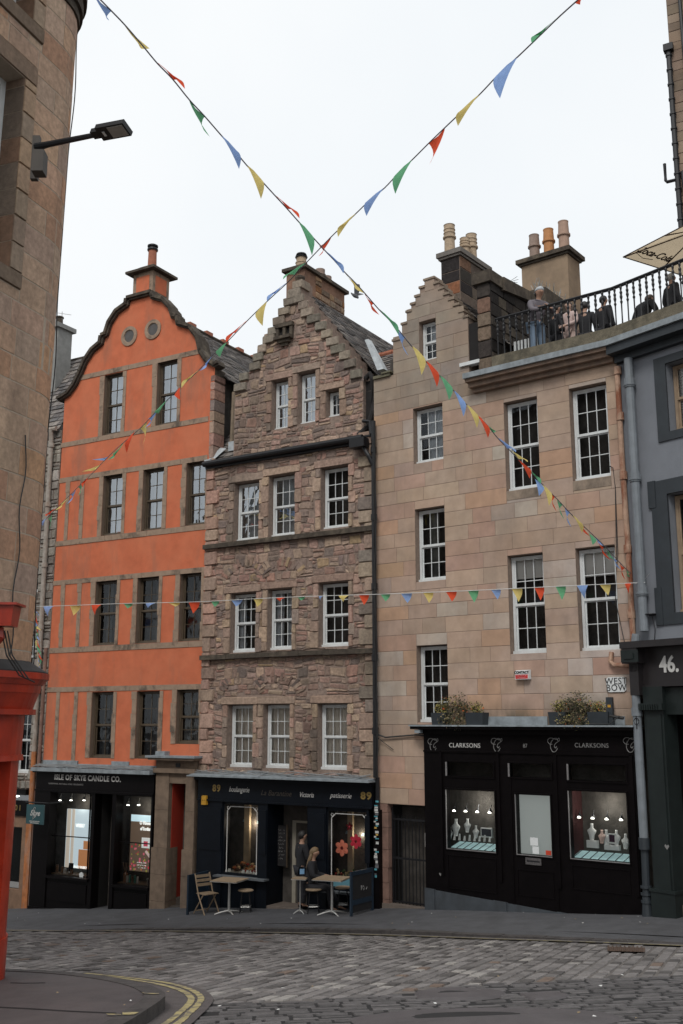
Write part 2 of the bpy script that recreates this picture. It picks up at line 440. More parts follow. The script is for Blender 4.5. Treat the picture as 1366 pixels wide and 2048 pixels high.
def slatecol(r): return r.choice([(.11, .10, .095), (.14, .125, .115), (.085, .08, .08), (.17, .15, .135), (.12, .105, .10)])
# ------------------------------------------------------------------ windows
def window(F, parent, w, cols=3, rows=2, paint=None, rec=.16, gl=None, room=None, inner=None, single=False, inmat=None, fr=.055, sill=True):
    u0, u1, z0, z1 = w; paint = paint or WHITEP; gl = gl or G1; room = room or DARKIN
    a, b, c, e = u0+.012, u1-.012, z0+.01, z1-.02
    d = -rec
    mb = MB()
    mb.fb(F, a, a+fr, c, e, d-.07, d); mb.fb(F, b-fr, b, c, e, d-.07, d)
    mb.fb(F, a+fr, b-fr, e-fr*.9, e, d-.07, d); mb.fb(F, a+fr, b-fr, c, c+fr*1.1, d-.07, d+.004)
    if sill: mb.fb(F, a-.008, b+.008, c-.005, c+.055, d+.0045, d+.045)
    mid = (c+e)/2; ia, ib, ic, ie = a+fr, b-fr, c+fr*1.1, e-fr*.9
    bars = .016
    if single: sashes = [(ic, ie, d-.02)]
    else:
        mb.fb(F, ia, ib, mid-.022, mid+.022, d-.055, d-.012)
        sashes = [(ic, mid-.022, d-.05), (mid+.022, ie, d-.025)]
    sf = .03
    for (s0, s1, dd) in sashes:
        mb.fb(F, ia, ia+sf, s0, s1, dd-.02, dd+.006); mb.fb(F, ib-sf, ib, s0, s1, dd-.02, dd+.006)
        mb.fb(F, ia+sf, ib-sf, s0, s0+sf*(1.3 if s0 == ic else .3), dd-.02, dd+.005)
        mb.fb(F, ia+sf, ib-sf, s1-sf*.8, s1, dd-.02, dd+.0055)
        for k in range(1, cols):
            x = ia+sf+(ib-ia-2*sf)*k/cols; mb.fb(F, x-bars/2, x+bars/2, s0+.01, s1-.01, dd-.012, dd+.008)
        for k in range(1, rows):
            y = s0+(s1-s0)*k/rows; mb.fb(F, ia+sf, ib-sf, y-bars/2, y+bars/2, dd-.011, dd+.0095)
    o = mb.build('window', paint, parent)
    mb = MB()
    for (s0, s1, dd) in sashes: mb.quad(F.pt(ia, s0, dd-.004), F.pt(ib, s0, dd-.004), F.pt(ib, s1, dd-.004), F.pt(ia, s1, dd-.004))
    mb.build('pane', gl, o)
    mb = MB(); D = -rec-.075; E = D-.9
    p = F.pt
    mb.quad(p(u0-.1, z0-.1, E), p(u1+.1, z0-.1, E), p(u1+.1, z1+.1, E), p(u0-.1, z1+.1, E))
    mb.quad(p(u0-.1, z0-.1, D), p(u0-.1, z0-.1, E), p(u0-.1, z1+.1, E), p(u0-.1, z1+.1, D)); mb.quad(p(u1+.1, z0-.1, D), p(u1+.1, z0-.1, E), p(u1+.1, z1+.1, E), p(u1+.1, z1+.1, D))
    mb.quad(p(u0-.1, z1+.1, D), p(u1+.1, z1+.1, D), p(u1+.1, z1+.1, E), p(u0-.1, z1+.1, E)); mb.quad(p(u0-.1, z0-.1, D), p(u1+.1, z0-.1, D), p(u1+.1, z0-.1, E), p(u0-.1, z0-.1, E))
    mb.build('room', room, o)
    if inner:
        for kind, x0, x1, y0, y1 in inner:
            mb = MB(); ca, cb = u0+(u1-u0)*x0, u0+(u1-u0)*x1; cc, ce = z0+(z1-z0)*y0, z0+(z1-z0)*y1
            dd = -rec-.105
            if kind == 'blind': mb.fb(F, ca, cb, cc, ce, dd-.01, dd); mb.fb(F, ca, cb, cc-.025, cc, dd-.018, dd+.006); mb.build('blind', BLIND, o)
            elif kind == 'slat':
                y = cc
                while y < ce: mb.fb(F, ca, cb, y, y+.022, dd-.012, dd+.004+.01*(int(y*100) % 2)); y += .032
                mb.build('slatted_blind', BLIND, o)
            elif kind == 'light':
                mb.fb(F, ca, cb, cc, ce, dd-.4, dd-.35); mb.build('strip_light', emit('fluorescent', (1, .97, .9), 6), o)
            else:
                n = 28; vs = []
                for k in range(n+1):
                    x = ca+(cb-ca)*k/n; q = dd-.02+.02*math.sin(k*1.9+y0)+random.uniform(-.004, .004)
                    vs += [F.pt(x, cc, q), F.pt(x, ce, q-.01)]
                mb.add(vs, [(2*k, 2*k+2, 2*k+3, 2*k+1) for k in range(n)])
                mb.build('curtain', inmat or NET, o, smooth=True)
    return o
def text(F, s, u, z, h, m, parent, d=.0, ext=.004, shear=0, align='CENTER', sp=1.0, name='lettering', sx=1.0, bold=0, flip=None):
    cu = bpy.data.curves.new('txt', 'FONT'); cu.body = s; cu.size = h*1.4; cu.align_x = align; cu.align_y = 'CENTER'
    cu.extrude = ext; cu.shear = shear; cu.space_character = sp; cu.offset = bold; cu.resolution_u = 3
    ob = bpy.data.objects.new('txt', cu); COL.objects.link(ob)
    dg = bpy.context.evaluated_depsgraph_get(); dg.update()
    me = bpy.data.meshes.new_from_object(ob.evaluated_get(dg))
    bpy.data.objects.remove(ob); 
    mb = MB(); mb.v = [F.pt(u+v.co.x*sx, z+v.co.y, d+v.co.z) for v in me.vertices]
    mb.f = [list(p.vertices) for p in me.polygons]; mb.c = [None]*len(mb.f); mb.m = [0]*len(mb.f)
    bpy.data.meshes.remove(me)
    return mb.build(name, m, parent)

def scrawl(F, u, z, w, h, m, parent, d, seed=0):
    """illegible small writing: short strokes"""
    r_ = random.Random(int(u*1000)+int(z*777)+seed); mb = MB(); x = u-w/2; step = h*.55
    while x < u+w/2:
        if r_.random() < .86:
            pts = [F.pt(x+r_.uniform(0, step*.9), z+r_.uniform(-h/2, h/2), d) for _ in range(3)]; mb.tube(pts, h*.09, 3)
        x += step
    return mb.build('small_writing', m, parent)
# ================================================================== orange house
rO = random.Random(3)
OR = thing('orange_house', 'orange rendered gabled house with curved parapet and two round windows', 'house', FO.pt(2.6, -.6, 0))
gab = [(5.48, 13.18), (5.22, 13.42), (5.0, 13.72), (4.88, 14.15), (4.62, 14.48), (4.2, 14.66), (4.16, 14.86), (4.02, 14.90), (3.90, 15.2), (3.64, 15.48), (3.25, 15.64), (3.22, 15.78),
       (2.36, 15.78), (2.34, 15.62), (1.97, 15.48), (1.72, 15.2), (1.60, 14.87), (1.45, 14.84), (1.42, 14.64), (1.10, 14.48), (.84, 14.2), (.69, 13.9), (.47, 13.55), (.23, 13.32), (.02, 13.2)]
OWIN = [(1.56, 2.27, 11.88, 13.66), (3.50, 4.23, 11.88, 13.68), (1.70, 2.42, 9.0, 10.69), (3.14, 3.87, 9.0, 10.69), (4.63, 5.27, 9.0, 10.69),
        (1.60, 2.37, 6.0, 7.74), (3.09, 3.83, 6.0, 7.74), (4.53, 5.25, 6.0, 7.74), (1.66, 2.42, 3.06, 4.77), (3.22, 3.99, 3.07, 4.77), (4.54, 5.27, 3.45, 4.79)]
ZS = 2.72
outl = [(-.02, ZS), (4.25, ZS), (4.25, 3.16), (5.32, 3.16), (5.33, 9)]+gab
W = wallmesh(FO, outl, OWIN, depth=.2, back=.45); W.build('wall', [ORANGE, mat('reveal_paint', (.17, .12, .085), .8, var=.2), COPE], OR)
# stone bands, margins
def oband(z0, z1, u0=-.02, u1=5.31):
    segs = [(u0, u1)]
    for w in OWIN:
        if w[2] < z1-.002 and w[3] > z0+.002:
            ns = []
            for a, b in segs:
                if w[1] <= a or w[0] >= b: ns.append((a, b)); continue
                if w[0]-a > .02: ns.append((a, w[0]))
                if b-w[1] > .02: ns.append((w[1], b))
            segs = ns
    for a, b in segs:
        u = a; mb = MB()
        while u < b-.02:
            ue = min(b, u+rO.uniform(.5, 1.1))
            if b-ue < .2: ue = b
            mb.fb(FO, u+.003, ue-.003, z0, z1, -.05, .012+rO.uniform(0, .005)); u = ue
        mb.build('stone_band', BAND, OR)
for z0, z1 in ((11.74, 11.88), (10.69, 10.83), (8.85, 8.995), (7.74, 7.87), (5.85, 5.995), (4.79, 4.92)): oband(z0, z1)
oband(13.68, 13.82, .62, 4.98)
def jamb(u0, u1, z0, z1, nm='stone_margin'):
    z = z0; mb = MB()
    while z < z1-.02:
        ze = min(z1, z+rO.uniform(.25, .5)); ze = z1 if z1-ze < .15 else ze
        mb.fb(FO, u0-rO.choice([0, 0, .03]), u1, z+.003, ze-.003, -.05, .014+rO.uniform(0, .006)); z = ze
    mb.build(nm, BAND, OR)
for (a, b, c, e) in OWIN:
    jamb(a-.15, a-.002, c, e); jamb(b+.002, min(b+.11, 5.31), c, e)
for c, e, us in ((9.0, 10.69, (.30, .86)), (6.0, 7.74, (.33, .95)), (2.95, 4.79, (.35, 1.02))):
    for u in us: jamb(u, u+.13, c, e)
# coping following the curved gable
mb = MB(); gp = [(5.64, 13.26), (5.52, 13.22)]+gab[1:-1]+[(.0, 13.24), (-.16, 13.2)]
for i in range(len(gp)-1):
    a, b = Vector(gp[i]), Vector(gp[i+1]); t = (b-a).normalized(); n = Vector((t.y, -t.x))
    if (Vector((2.79, 12))-a).dot(n) > 0: n = -n
    for (h0, h1, f0) in ((0, .085, .15), (-.05, .0, .09)):
        A, B = a-t*.015, b+t*.015
        P = [A+n*h0, B+n*h0, B+n*h1, A+n*h1]
        vs = [FO.pt(q.x, q.y, f0) for q in P]+[FO.pt(q.x, q.y, -.2) for q in P]
        mb.hexa(vs)
mb.build('gable_coping', COPE, OR)
# round windows
def uz3(F, px, py, off=0): return F.uz(px, py, off)
for px, py in ((259, 672.6), (306.4, 659)):
    cu, cz = FO.uz(px, py); mb = MB(); n = 24
    def ringp(r, d): return [FO.pt(cu+r*math.cos(2*PI*k/n), cz+r*math.sin(2*PI*k/n), d) for k in range(n)]
    vs = ringp(.29, -.02)+ringp(.29, .03)+ringp(.19, .035)+ringp(.17, .002)
    mb.add(vs, [(r_*n+k, r_*n+(k+1) % n, (r_+1)*n+(k+1) % n, (r_+1)*n+k) for r_ in range(3) for k in range(n)])
    o = mb.build('round_window', BAND, OR)
    mb = MB(); mb.add(ringp(.175, .006), [tuple(range(n))]); mb.build('pane', mat('louvre_grey', (.075, .07, .068), .6, var=.3), o)
# chimney on the gable
ch = MB()
cu0, cu1 = 2.42, 3.14
ch.fb(FO, cu0, cu1, 15.7, 16.55, -.78, -.06)
co = ch.build('chimney', BAND, OR)
mb = MB(); mb.fb(FO, cu0+.12, cu1-.12, 15.95, 16.43, -.07, -.052); mb.fb(FO, cu1-.01, cu1+.006, 15.95, 16.43, -.66, -.18); mb.build('render_panel', ORANGE, co)
mb = MB(); mb.fb(FO, cu0-.17, cu1+.17, 16.55, 16.62, -.95, .11)
z0 = 16.62
vs = [FO.pt(cu0-.12, z0, .06), FO.pt(cu1+.12, z0, .06), FO.pt(cu1+.12, z0, -.9), FO.pt(cu0-.12, z0, -.9), FO.pt(cu0+.12, z0+.2, -.2), FO.pt(cu1-.12, z0+.2, -.2), FO.pt(cu1-.12, z0+.2, -.64), FO.pt(cu0+.12, z0+.2, -.64)]
mb.hexa(vs); mb.build('chimney_cap', COPE, co)
pc = FO.pt((cu0+cu1)/2, 16.8, -.42)
mb = MB(); mb.lathe(pc, [(.15, 0), (.13, .05), (.12, .55), (.12, .56)], 14); mb.build('chimney_pot', POTR, co, smooth=False)
mb = MB(); mb.lathe((pc[0], pc[1], pc[2]+.56), [(.15, 0), (.16, .03), (.15, .06)], 14); mb.lathe((pc[0], pc[1], pc[2]+.63), [(.11, 0), (.11, .05), (.155, .05), (.155, .09), (.10, .12)], 14); mb.build('pot_cowl', BLACKM, co)
def slateroof(b, F, ur, zr, ue, ze, d0, d1, seed=1, row=.16, name='roof'):
    """roof slope between ridge (ur,zr) and eave (ue,ze) running back from d0 to d1"""
    r_ = random.Random(seed)
    Oo = Vector(F.pt(ue, ze, d0)); U = Vector(F.pt(ue, ze, d1))-Oo; V = Vector(F.pt(ur, zr, d0))-Oo
    Lu, Lv = U.length, V.length
    g = Gen(Oo, U, V)
    if g.Nn.z < 0: g.Nn = -g.Nn
    mb = MB(); v = 0; k = 0
    mb.quad(g.pt(0, 0, -.02), g.pt(Lu, 0, -.02), g.pt(Lu, Lv, -.02), g.pt(0, Lv, -.02), (.05, .045, .04))
    while v < Lv:
        ve = min(v+row*r_.uniform(.9, 1.1), Lv+.01); u = -r_.uniform(0, .15)
        while u < Lu:
            w = r_.uniform(.14, .30); a, bb = max(0, u), min(Lu, u+w-.008)
            if bb > a:
                c = slatecol(r_); vv_ = r_.uniform(.75, 1.3); c = tuple(x*vv_ for x in c); t = r_.uniform(.018, .034); s0 = v-.03+r_.uniform(-.012, .012)
                P = [g.pt(a, s0, 0), g.pt(bb, s0, 0), g.pt(bb, ve, -.01), g.pt(a, ve, -.01), g.pt(a, s0, t), g.pt(bb, s0, t), g.pt(bb, ve, .006), g.pt(a, ve, .006)]
                mb.hexa(P, c)
            u += w
        v = ve; k += 1
    return mb.build(name, SLATE, b), g, Lu, Lv
ro, g, Lu, Lv = slateroof(OR, FO, 2.8, 15.62, 5.62, 12.95, -.4, -9.5, 5)
slateroof(OR, FO, 2.8, 15.62, 0.0, 13.0, -.4, -9.5, 6)
mb = MB(); mb.tube([FO.pt(2.8, 15.66, -.5), FO.pt(2.8, 15.66, -9.5)], .055, 8, mi=0)
d = -1.3
while d > -9.4: mb.fb(FO, 2.73, 2.87, 15.66, 15.77, d-.3, d, mi=1); d -= .82
mb.build('ridge_tiles', [COPE, POTR], OR)
mb = MB(); mb.fb(FO, -.02, 5.32, -1.2, 13.0, -9.5, -.46); mb.build('side_wall', mat('sooty_stone', (.085, .075, .066), .95, var=.4, scale=5, bump=.8, bscale=15, stain=((.02, .018, .016), .8)), OR)
mb = stones(FO, [(5.34, 10.4), (5.5, 10.4), (5.5, 13.0), (5.34, 13.0)], [], (.2, .34), (.3, .4), rubcol, (.0, .01), .01, .004, .01, rng=rO, d0=-.44); mb.build('edge_quoins', RUB, OR)
for w in OWIN:
    i = OWIN.index(w)
    top = i < 2
    window(FO, OR, w, cols=2, rows=2, paint=BROWNP, rec=.12, gl=G2 if i < 5 else G1, room=GREYIN if i < 4 else DARKIN,
           inner=[('net', .28, 1, .02, .98)] if i < 4 else ([('net', .1, 1, .05, .95)] if i == 10 else ([('net', .3, .55, 0, 1)] if i in (5, 8) else [('net', .62, .8, 0, 1)])),
           inmat=CURT if i < 4 else mat('dim_curtain', (.16, .16, .145), .95, var=.4, scale=4), fr=.036)
# lead flashing above shop
mb = MB()
for a, b, z0, z1 in ((.0, 1.28, 2.80, 2.98), (1.28, 2.46, 2.80, 2.90), (2.46, 3.06, 2.80, 2.99), (3.06, 4.0, 2.80, 2.90)):
    mb.fb(FO, a+.004, b-.004, z0, z1, -.05, .03+rO.uniform(0, .02))
mb.fb(FO, -.12, 4.02, 2.70, 2.79, -.05, .34)
u = -.1
while u < 3.95: mb.fb(FO, u, u+.05, 2.79, 2.80+rO.uniform(0, .02), .05, .33); u += rO.uniform(.3, .5)
mb.build('lead_flashing', LEAD, OR)
mb = MB()
for k in range(3):
    pts = [FO.pt(-.1+4.1*t/20, 2.83+.015*math.sin(t*1.3+k)+.02*k, .28-.08*k) for t in range(21)]; mb.tube(pts, .011, 5)
mb.build('cable', mat('grey_cable', (.22, .22, .22), .7), OR)
# ---- candle shop front
SH = thing('candle_shopfront', 'black candle shop front with lit posters under the orange wall', 'shopfront', FO.pt(1.9, -.75, .15))
PO = .16
def prect(F, sx, sy, sc, l, t, r, b, off): return F.rect(sx+l/sc, sy+t/sc, sx+r/sc, sy+b/sc, off)
q4 = lambda l, t, r, b, off=PO: prect(FO, 0, 1480, 3.105, l, t, r, b, off)
zf = pz(FO, 0)-.05
mb = MB()
U0, U1 = -.08, 4.03
# fascia + frieze
mb.fb(FO, U0, U1, 2.20, 2.70, -.1, PO)
mb.fb(FO, U0-.03, U1+.03, 2.66, 2.70, PO, PO+.12); mb.fb(FO, U0, U1, 2.18, 2.23, PO, PO+.04)
w1 = q4(300, 330, 560, 860); w2 = q4(712, 350, 965, 905); dr = (w1[1]+.12, w2[0]-.12)
print('O shop', w1, w2)
ws1 = (w1[0], w1[1], .06, 2.15); ws2 = (w2[0], 3.97, .0, 2.15)
# pilasters and posts
for a, b in ((U0, ws1[0]), (ws1[1], dr[0]), (dr[1], ws2[0]), (ws2[1], U1)):
    mb.fb(FO, a, b, -1.3, 2.20, -.1, PO+.01)
for a, b, c, e in (ws1, ws2):
    mb.fb(FO, a, b, -1.3, c, -.1, PO-.02); mb.fb(FO, a-.02, b+.02, c-.06, c, PO-.02, PO+.06)
    mb.fb(FO, a, b, 2.15, 2.20, -.1, PO-.02)
    mb.fb(FO, a+.06, b-.06, c-.62, c-.16, PO-.02, PO+.0)
    zz = c+(2.15-c)*.47; mb.fb(FO, a, b, zz-.012, zz+.012, 0, .03)
x = ws1[0]+(ws1[1]-ws1[0])*.88; mb.fb(FO, x-.012, x+.012, ws1[2], 2.15, .0, .035)
mb.fb(FO, U0-.02, dr[0], zf-.3, zf+.13, PO, PO+.03); mb.fb(FO, dr[1], U1, zf-.2, zf+.28, PO, PO+.03)
mb.build('timber_front', BLACKP, SH)
for w in (ws1, ws2):
    mb = MB(); mb.quad(FO.pt(w[0], w[2], .015), FO.pt(w[1], w[2], .015), FO.pt(w[1], w[3], .015), FO.pt(w[0], w[3], .015)); mb.build('window_pane', G3, SH)
mb = MB(); mb.fb(FO, dr[0], dr[1], zf-.1, 2.2, -.55, -.5); mb.fb(FO, dr[0]+.1, dr[1]-.1, zf+.6, 1.9, -.5, -.49)
do = mb.build('door', BLACKP, SH)
mb = MB(); mb.fb(FO, dr[0]+.2, dr[0]+.42, .3, .62, -.485, -.48); mb.build('notice', mat('dim_notice', (.05, .09, .09), .6), do)
mb = MB()
p = FO.pt
mb.fb(FO, U0, U1, -1.2, 2.6, -2.6, -2.5); mb.fb(FO, U0-.05, U0, -1.2, 2.6, -2.5, -.1); mb.fb(FO, U1, U1+.05, -1.2, 2.6, -2.5, -.1); mb.fb(FO, U0, U1, 2.3, 2.4, -2.5, -.1)
mb.fb(FO, dr[0]-.04, dr[0], -1.2, 2.3, -1.2, -.1); mb.fb(FO, dr[1], dr[1]+.04, -1.2, 2.3, -1.2, -.1)
mb.build('interior', DARKIN, SH)
zt = FO.uz(175, 1557, PO)[1]
a = q4(322, 212, 770, 265); text(FO, 'ISLE OF SKYE CANDLE CO.', (a[0]+a[1])/2, (a[2]+a[3])/2, .135, LET, SH, PO+.004, sx=.93, sp=1.12, bold=.006)
text(FO, 'HANDMADE, NATURAL HOME FRAGRANCE', a[0]+.52, a[2]-.06, .04, LETD, SH, PO+.004, sx=.98, sp=1.2)
SPOT = emit('spot_lamp', (1, .97, .9), 5)
def spot(F, u, z, d, label, grp='spotlights in the shop windows'):
    t = thing('spotlight', label, 'spotlight', F.pt(u, z, d), grp)
    mb = MB(); c = Vector(F.pt(u, z, d)); q = Vector(F.pt(u+.02, z-.05, d+.03)); mb.tube([F.pt(u, z+.12, d-.03), c], .008, 6); mb.tube([c+Vector((0, 0, .03)), q], [.025, .045], 10); mb.build('housing', STEEL, t)
    mb = MB(); mb.lathe(q-Vector((0, 0, .012)), [(.01, 0), (.036, .005), (.036, .02)], 10); mb.build('bulb', SPOT, t)
sn = ['leftmost', 'middle', 'right']
for i, x in enumerate((375, 443, 525)):
    u, z = FO.uz(x/3.105, 1480+362/3.105, -.2); spot(FO, u, z, -.2, f'{sn[i]} of the three spotlights above the whisky poster')
for i, x in enumerate((797, 862, 958)):
    u, z = FO.uz(x/3.105, 1480+391/3.105, -.2); spot(FO, u, z, -.2, f'{sn[i]} of the three spotlights above the flower poster')
def glow(F, u, z, d, w, s=.08, col=(1, .93, .82)):
    l = bpy.data.lights.new('lamp', 'POINT'); l.energy = w; l.shadow_soft_size = s; l.color = col
    o = bpy.data.objects.new('display_lamp', l); COL.objects.link(o); o.location = F.pt(u, z, d); return o
glow(FO, (ws1[0]+ws1[1])/2, 1.85, -.2, 3.5); glow(FO, (ws2[0]+ws2[1])/2, 1.85, -.2, 3.5)
# posters
PWH = emit('poster_white', (.85, .85, .82), .8)
a = q4(400, 432, 590, 800, -.25); PT = thing('whisky_poster', 'tall backlit poster with whisky lettering and pale sea view behind shop glass', 'poster', FO.pt(a[0], a[2], -.3))
mb = MB(); mb.fb(FO, a[0], a[1], a[2], a[3], -.34, -.3)
mb.build('panel', emit('poster_sky', (.36, .42, .45), 1.1), PT)
mb = MB()
for x0, x1 in ((.02, .14), (.18, .27)): mb.fb(FO, a[0]+(a[1]-a[0])*x0, a[0]+(a[1]-a[0])*x1, a[2], a[3], -.3, -.292)
mb.build('printed_curtain', emit('poster_cloth', (.42, .36, .30), .85), PT)
mb = MB(); mb.fb(FO, a[0]+(a[1]-a[0])*.45, a[1]-.02, a[2], a[2]+(a[3]-a[2])*.32, -.3, -.29); mb.fb(FO, a[0]+(a[1]-a[0])*.6, a[0]+(a[1]-a[0])*.86, a[2]+(a[3]-a[2])*.33, a[2]+(a[3]-a[2])*.47, -.3, -.288)
mb.build('printed_box', emit('poster_box', (.36, .15, .06), .8), PT)
text(FO, 'WHISKY', (a[0]+a[1])/2-.04, a[2]+(a[3]-a[2])*.72, .085, PWH, PT, -.288, sx=.72, bold=.004)
text(FO, 'ISLAND WHISKY', (a[0]+a[1])/2+.02, a[2]+.03, .06, PWH, PT, -.285, sx=.8, bold=.003)
a = q4(800, 466, 966, 820, -.25); PT = thing('flower_poster', 'backlit poster of a hand holding a candle box over red flowers', 'poster', FO.pt(a[0], a[2], -.3))
mb = MB(); mb.fb(FO, a[0], a[1], a[2], a[3], -.34, -.3); mb.build('panel', emit('poster_dusk', (.12, .08, .055), .6), PT)
mb = MB(); mb.fb(FO, a[0]+.005, a[1]-.005, a[3]-.17, a[3]-.005, -.3, -.296); mb.build('printed_sky', emit('poster_sky2', (.42, .55, .60), 1.0), PT)
mb = MB(); rp = random.Random(4); W_, H_ = a[1]-a[0], a[3]-a[2]
for k in range(60):
    cu, cz, r_ = a[0]+W_*rp.uniform(.04, .9), a[2]+H_*rp.betavariate(1.2, 3)*.75+.02, rp.uniform(.012, .035)
    mb.add([FO.pt(cu+r_*math.cos(t*PI/3), cz+r_*math.sin(t*PI/3), -.294+.0005*(k % 7)) for t in range(6)], [tuple(range(6))], mi=k % 3)
mb.build('printed_flowers', [emit('fl1', (.5, .03, .05), .6), emit('fl2', (.55, .12, .16), .6), emit('fl3', (.3, .28, .05), .5)], PT)
mb = MB(); mb.tube([FO.pt(a[1]-.03, a[2]+.02, -.285), FO.pt(a[1]-.1, a[2]+.3, -.28), FO.pt(a[0]+W_*.62, a[2]+.5, -.28)], [.05, .035, .03], 8); mb.build('printed_arm', emit('arm', (.62, .47, .42), .5), PT)
mb = MB(); mb.fb(FO, a[0]+W_*.47, a[0]+W_*.78, a[2]+H_*.42, a[2]+H_*.60, -.285, -.26, mi=0); mb.fb(FO, a[0]+W_*.55, a[0]+W_*.7, a[2]+H_*.45, a[2]+H_*.54, -.26, -.256, mi=1); mb.build('printed_candle_box', [emit('pbox', (.7, .7, .68), .6), emit('pbox2', (.6, .08, .12), .5)], PT)
text(FO, 'O Flower', a[0]+W_*.58, a[3]-.20, .085, PWH, PT, -.28, sx=.85, bold=.004); text(FO, 'of Scotland', a[0]+W_*.6, a[3]-.34, .085, PWH, PT, -.28, sx=.72, bold=.004)
scrawl(FO, a[0]+W_*.5, a[2]+.22, .3, .03, PWH, PT, -.25); scrawl(FO, a[0]+W_*.5, a[2]+.16, .3, .03, PWH, PT, -.25); scrawl(FO, a[0]+W_*.5, a[2]+.1, .25, .03, PWH, PT, -.25)
# goods on the sills
def jar(F, u, z, d, r_, h, m, label, cat, name, grp):
    mb = MB(); mb.lathe(F.pt(u, z, d), [(r_, 0), (r_, h*.8), (r_*.9, h*.84), (r_*.9, h), (r_*.3, h)], 10); o = mb.build(name, m); tag(o, label, cat, grp); return o
GLS = mat('amber_jar', (.16, .08, .035), .3, var=.2); JW = mat('white_jar', (.5, .48, .45), .5); JP = mat('pink_jar', (.5, .12, .16), .5); JG = mat('green_jar', (.04, .18, .14), .4)
shelf = MB()
shelf.fb(FO, ws1[0], ws1[1], ws1[2]-.02, ws1[2]+.03, -.5, -.02); shelf.fb(FO, ws2[0], ws2[1], ws2[2]-.02, ws2[2]+.03, -.5, -.02); shelf.build('display_shelf', mat('shelf_wood', (.16, .11, .07), .6), SH)
for i, (x, h, m) in enumerate(((.07, .2, GLS), (.16, .15, GLS), (.26, .12, JW), (.34, .2, GLS), (.42, .12, GLS))):
    jar(FO, ws1[0]+(ws1[1]-ws1[0])*x, ws1[2]+.03, -.12-.05*(i % 2), .04, h, m, 'small candle jar on the sill below the whisky poster', 'jar', 'candle_jar', 'candle jars left window')
mb = MB(); c = FO.uz(437/3.105, 1480+790/3.105, -.1); mb.fb(FO, c[0]-.06, c[0]+.06, ws1[2]+.03, ws1[2]+.3, -.15, -.1, mi=1); mb.fb(FO, c[0]-.06, c[0]+.06, ws1[2]+.05, ws1[2]+.1, -.1, -.09, mi=0); tag(mb.build('boxed_candle', [JW, BLACKP]), 'black boxed candle with white label by left shop window sill', 'box')
mb = MB(); n = 20; c = FO.uz(503/3.105, 1480+840/3.105, .03)
mb.add([FO.pt(c[0]+.075*math.cos(2*PI*k/n), c[1]+.075*math.sin(2*PI*k/n), .022) for k in range(n)]+[FO.pt(c[0]+.075*math.cos(2*PI*k/n), c[1]+.075*math.sin(2*PI*k/n), .018) for k in range(n)], [tuple(range(n))]+[(k, (k+1) % n, n+(k+1) % n, n+k) for k in range(n)])
st = mb.build('round_sticker', SIGNW); tag(st, 'round white sticker low on the candle shop window glass', 'sticker')
for i in range(5):
    jar(FO, ws2[0]+.24+.085*i, ws2[2]+.03, -.1, .032, .16+.03*(i % 2), [JW, JG, GLS, JG, JW][i], 'narrow bottle on the sill below the flower poster', 'bottle', 'diffuser_bottle', 'bottles right window')
for i in range(4):
    jar(FO, ws2[1]-.27+.06*i, ws2[2]+.16, -.2, .027, .07, JP, 'small pink candle jar at the right end of the flower window', 'jar', 'pink_jar', 'pink jars')
    jar(FO, ws2[1]-.27+.06*i, ws2[2]+.24, -.2, .027, .06, JP, 'small pink candle jar at the right end of the flower window', 'jar', 'pink_jar', 'pink jars')
mb = MB(); mb.fb(FO, ws2[1]-.33, ws2[1]-.03, ws2[2]+.12, ws2[2]+.158, -.25, -.14); mb.fb(FO, ws2[1]-.31, ws2[1]-.29, ws2[2]+.03, ws2[2]+.12, -.25, -.14); mb.fb(FO, ws2[1]-.06, ws2[1]-.04, ws2[2]+.03, ws2[2]+.12, -.25, -.14)
tag(mb.build('riser_shelf', JW), 'small white riser shelf carrying pink jars in shop window', 'shelf')
t = thing('reed_diffuser', 'amber reed diffuser with thin sticks on left of flower window sill', 'diffuser', FO.pt(ws2[0]+.17, ws2[2]+.03, -.1))
mb = MB(); mb.lathe(FO.pt(ws2[0]+.17, ws2[2]+.03, -.1), [(.055, 0), (.055, .2), (.03, .23), (.03, .25)], 12); mb.build('bottle', mat('amber_bottle', (.2, .09, .035), .3), t)
mb = MB()
for k in range(6): mb.tube([FO.pt(ws2[0]+.17, ws2[2]+.2, -.1), FO.pt(ws2[0]+.17+.1*math.cos(k), ws2[2]+.5, -.1+.03*math.sin(k*2))], .004, 4)
mb.build('reeds', WOOD, t)
# hanging sign
t = thing('hanging_shop_sign', 'small teal hanging sign with flowing white script left of black shop', 'sign', FO.pt(-.35, 1.2, .1))
a = FO.rect(53, 1609, 88, 1650, .55)
mb = MB(); mb.fb(FO, a[0], a[1], a[2]+.02, a[3], .53, .56); mb.build('board', mat('teal_board', (.016, .065, .075), .5, var=.3, scale=2), t)
mb = MB(); mb.tube([FO.pt(a[0]-.05, a[3]+.05, .545), FO.pt(a[1]+.1, a[3]+.05, .545), FO.pt(a[1]+.12, a[3]+.05, 0)], .018, 8); mb.tube([FO.pt(a[0]+.05, a[3]+.05, .545), FO.pt(a[0]+.05, a[3], .545)], .008, 5); mb.tube([FO.pt(a[1]-.05, a[3]+.05, .545), FO.pt(a[1]-.05, a[3], .545)], .008, 5); mb.build('bracket', BLACKM, t)
cu, cz = (a[0]+a[1])/2, (a[2]+a[3])/2+.04
text(FO, 'Skye', cu, cz, .15, LET, t, .564, shear=.35, sx=.9)
pts = [FO.pt(cu+x*.16, cz+y*.16, .567) for x, y in ((-1, -.2), (-.6, .3), (-.2, .9), (.05, .9), (-.05, .2), (-.4, -.7), (-.5, -1.0), (-.25, -.9), (.2, -.1), (.6, .1), (1.1, -.3))]
mb = MB(); mb.tube(pts, .006, 5); mb.build('script_flourish', LET, t)
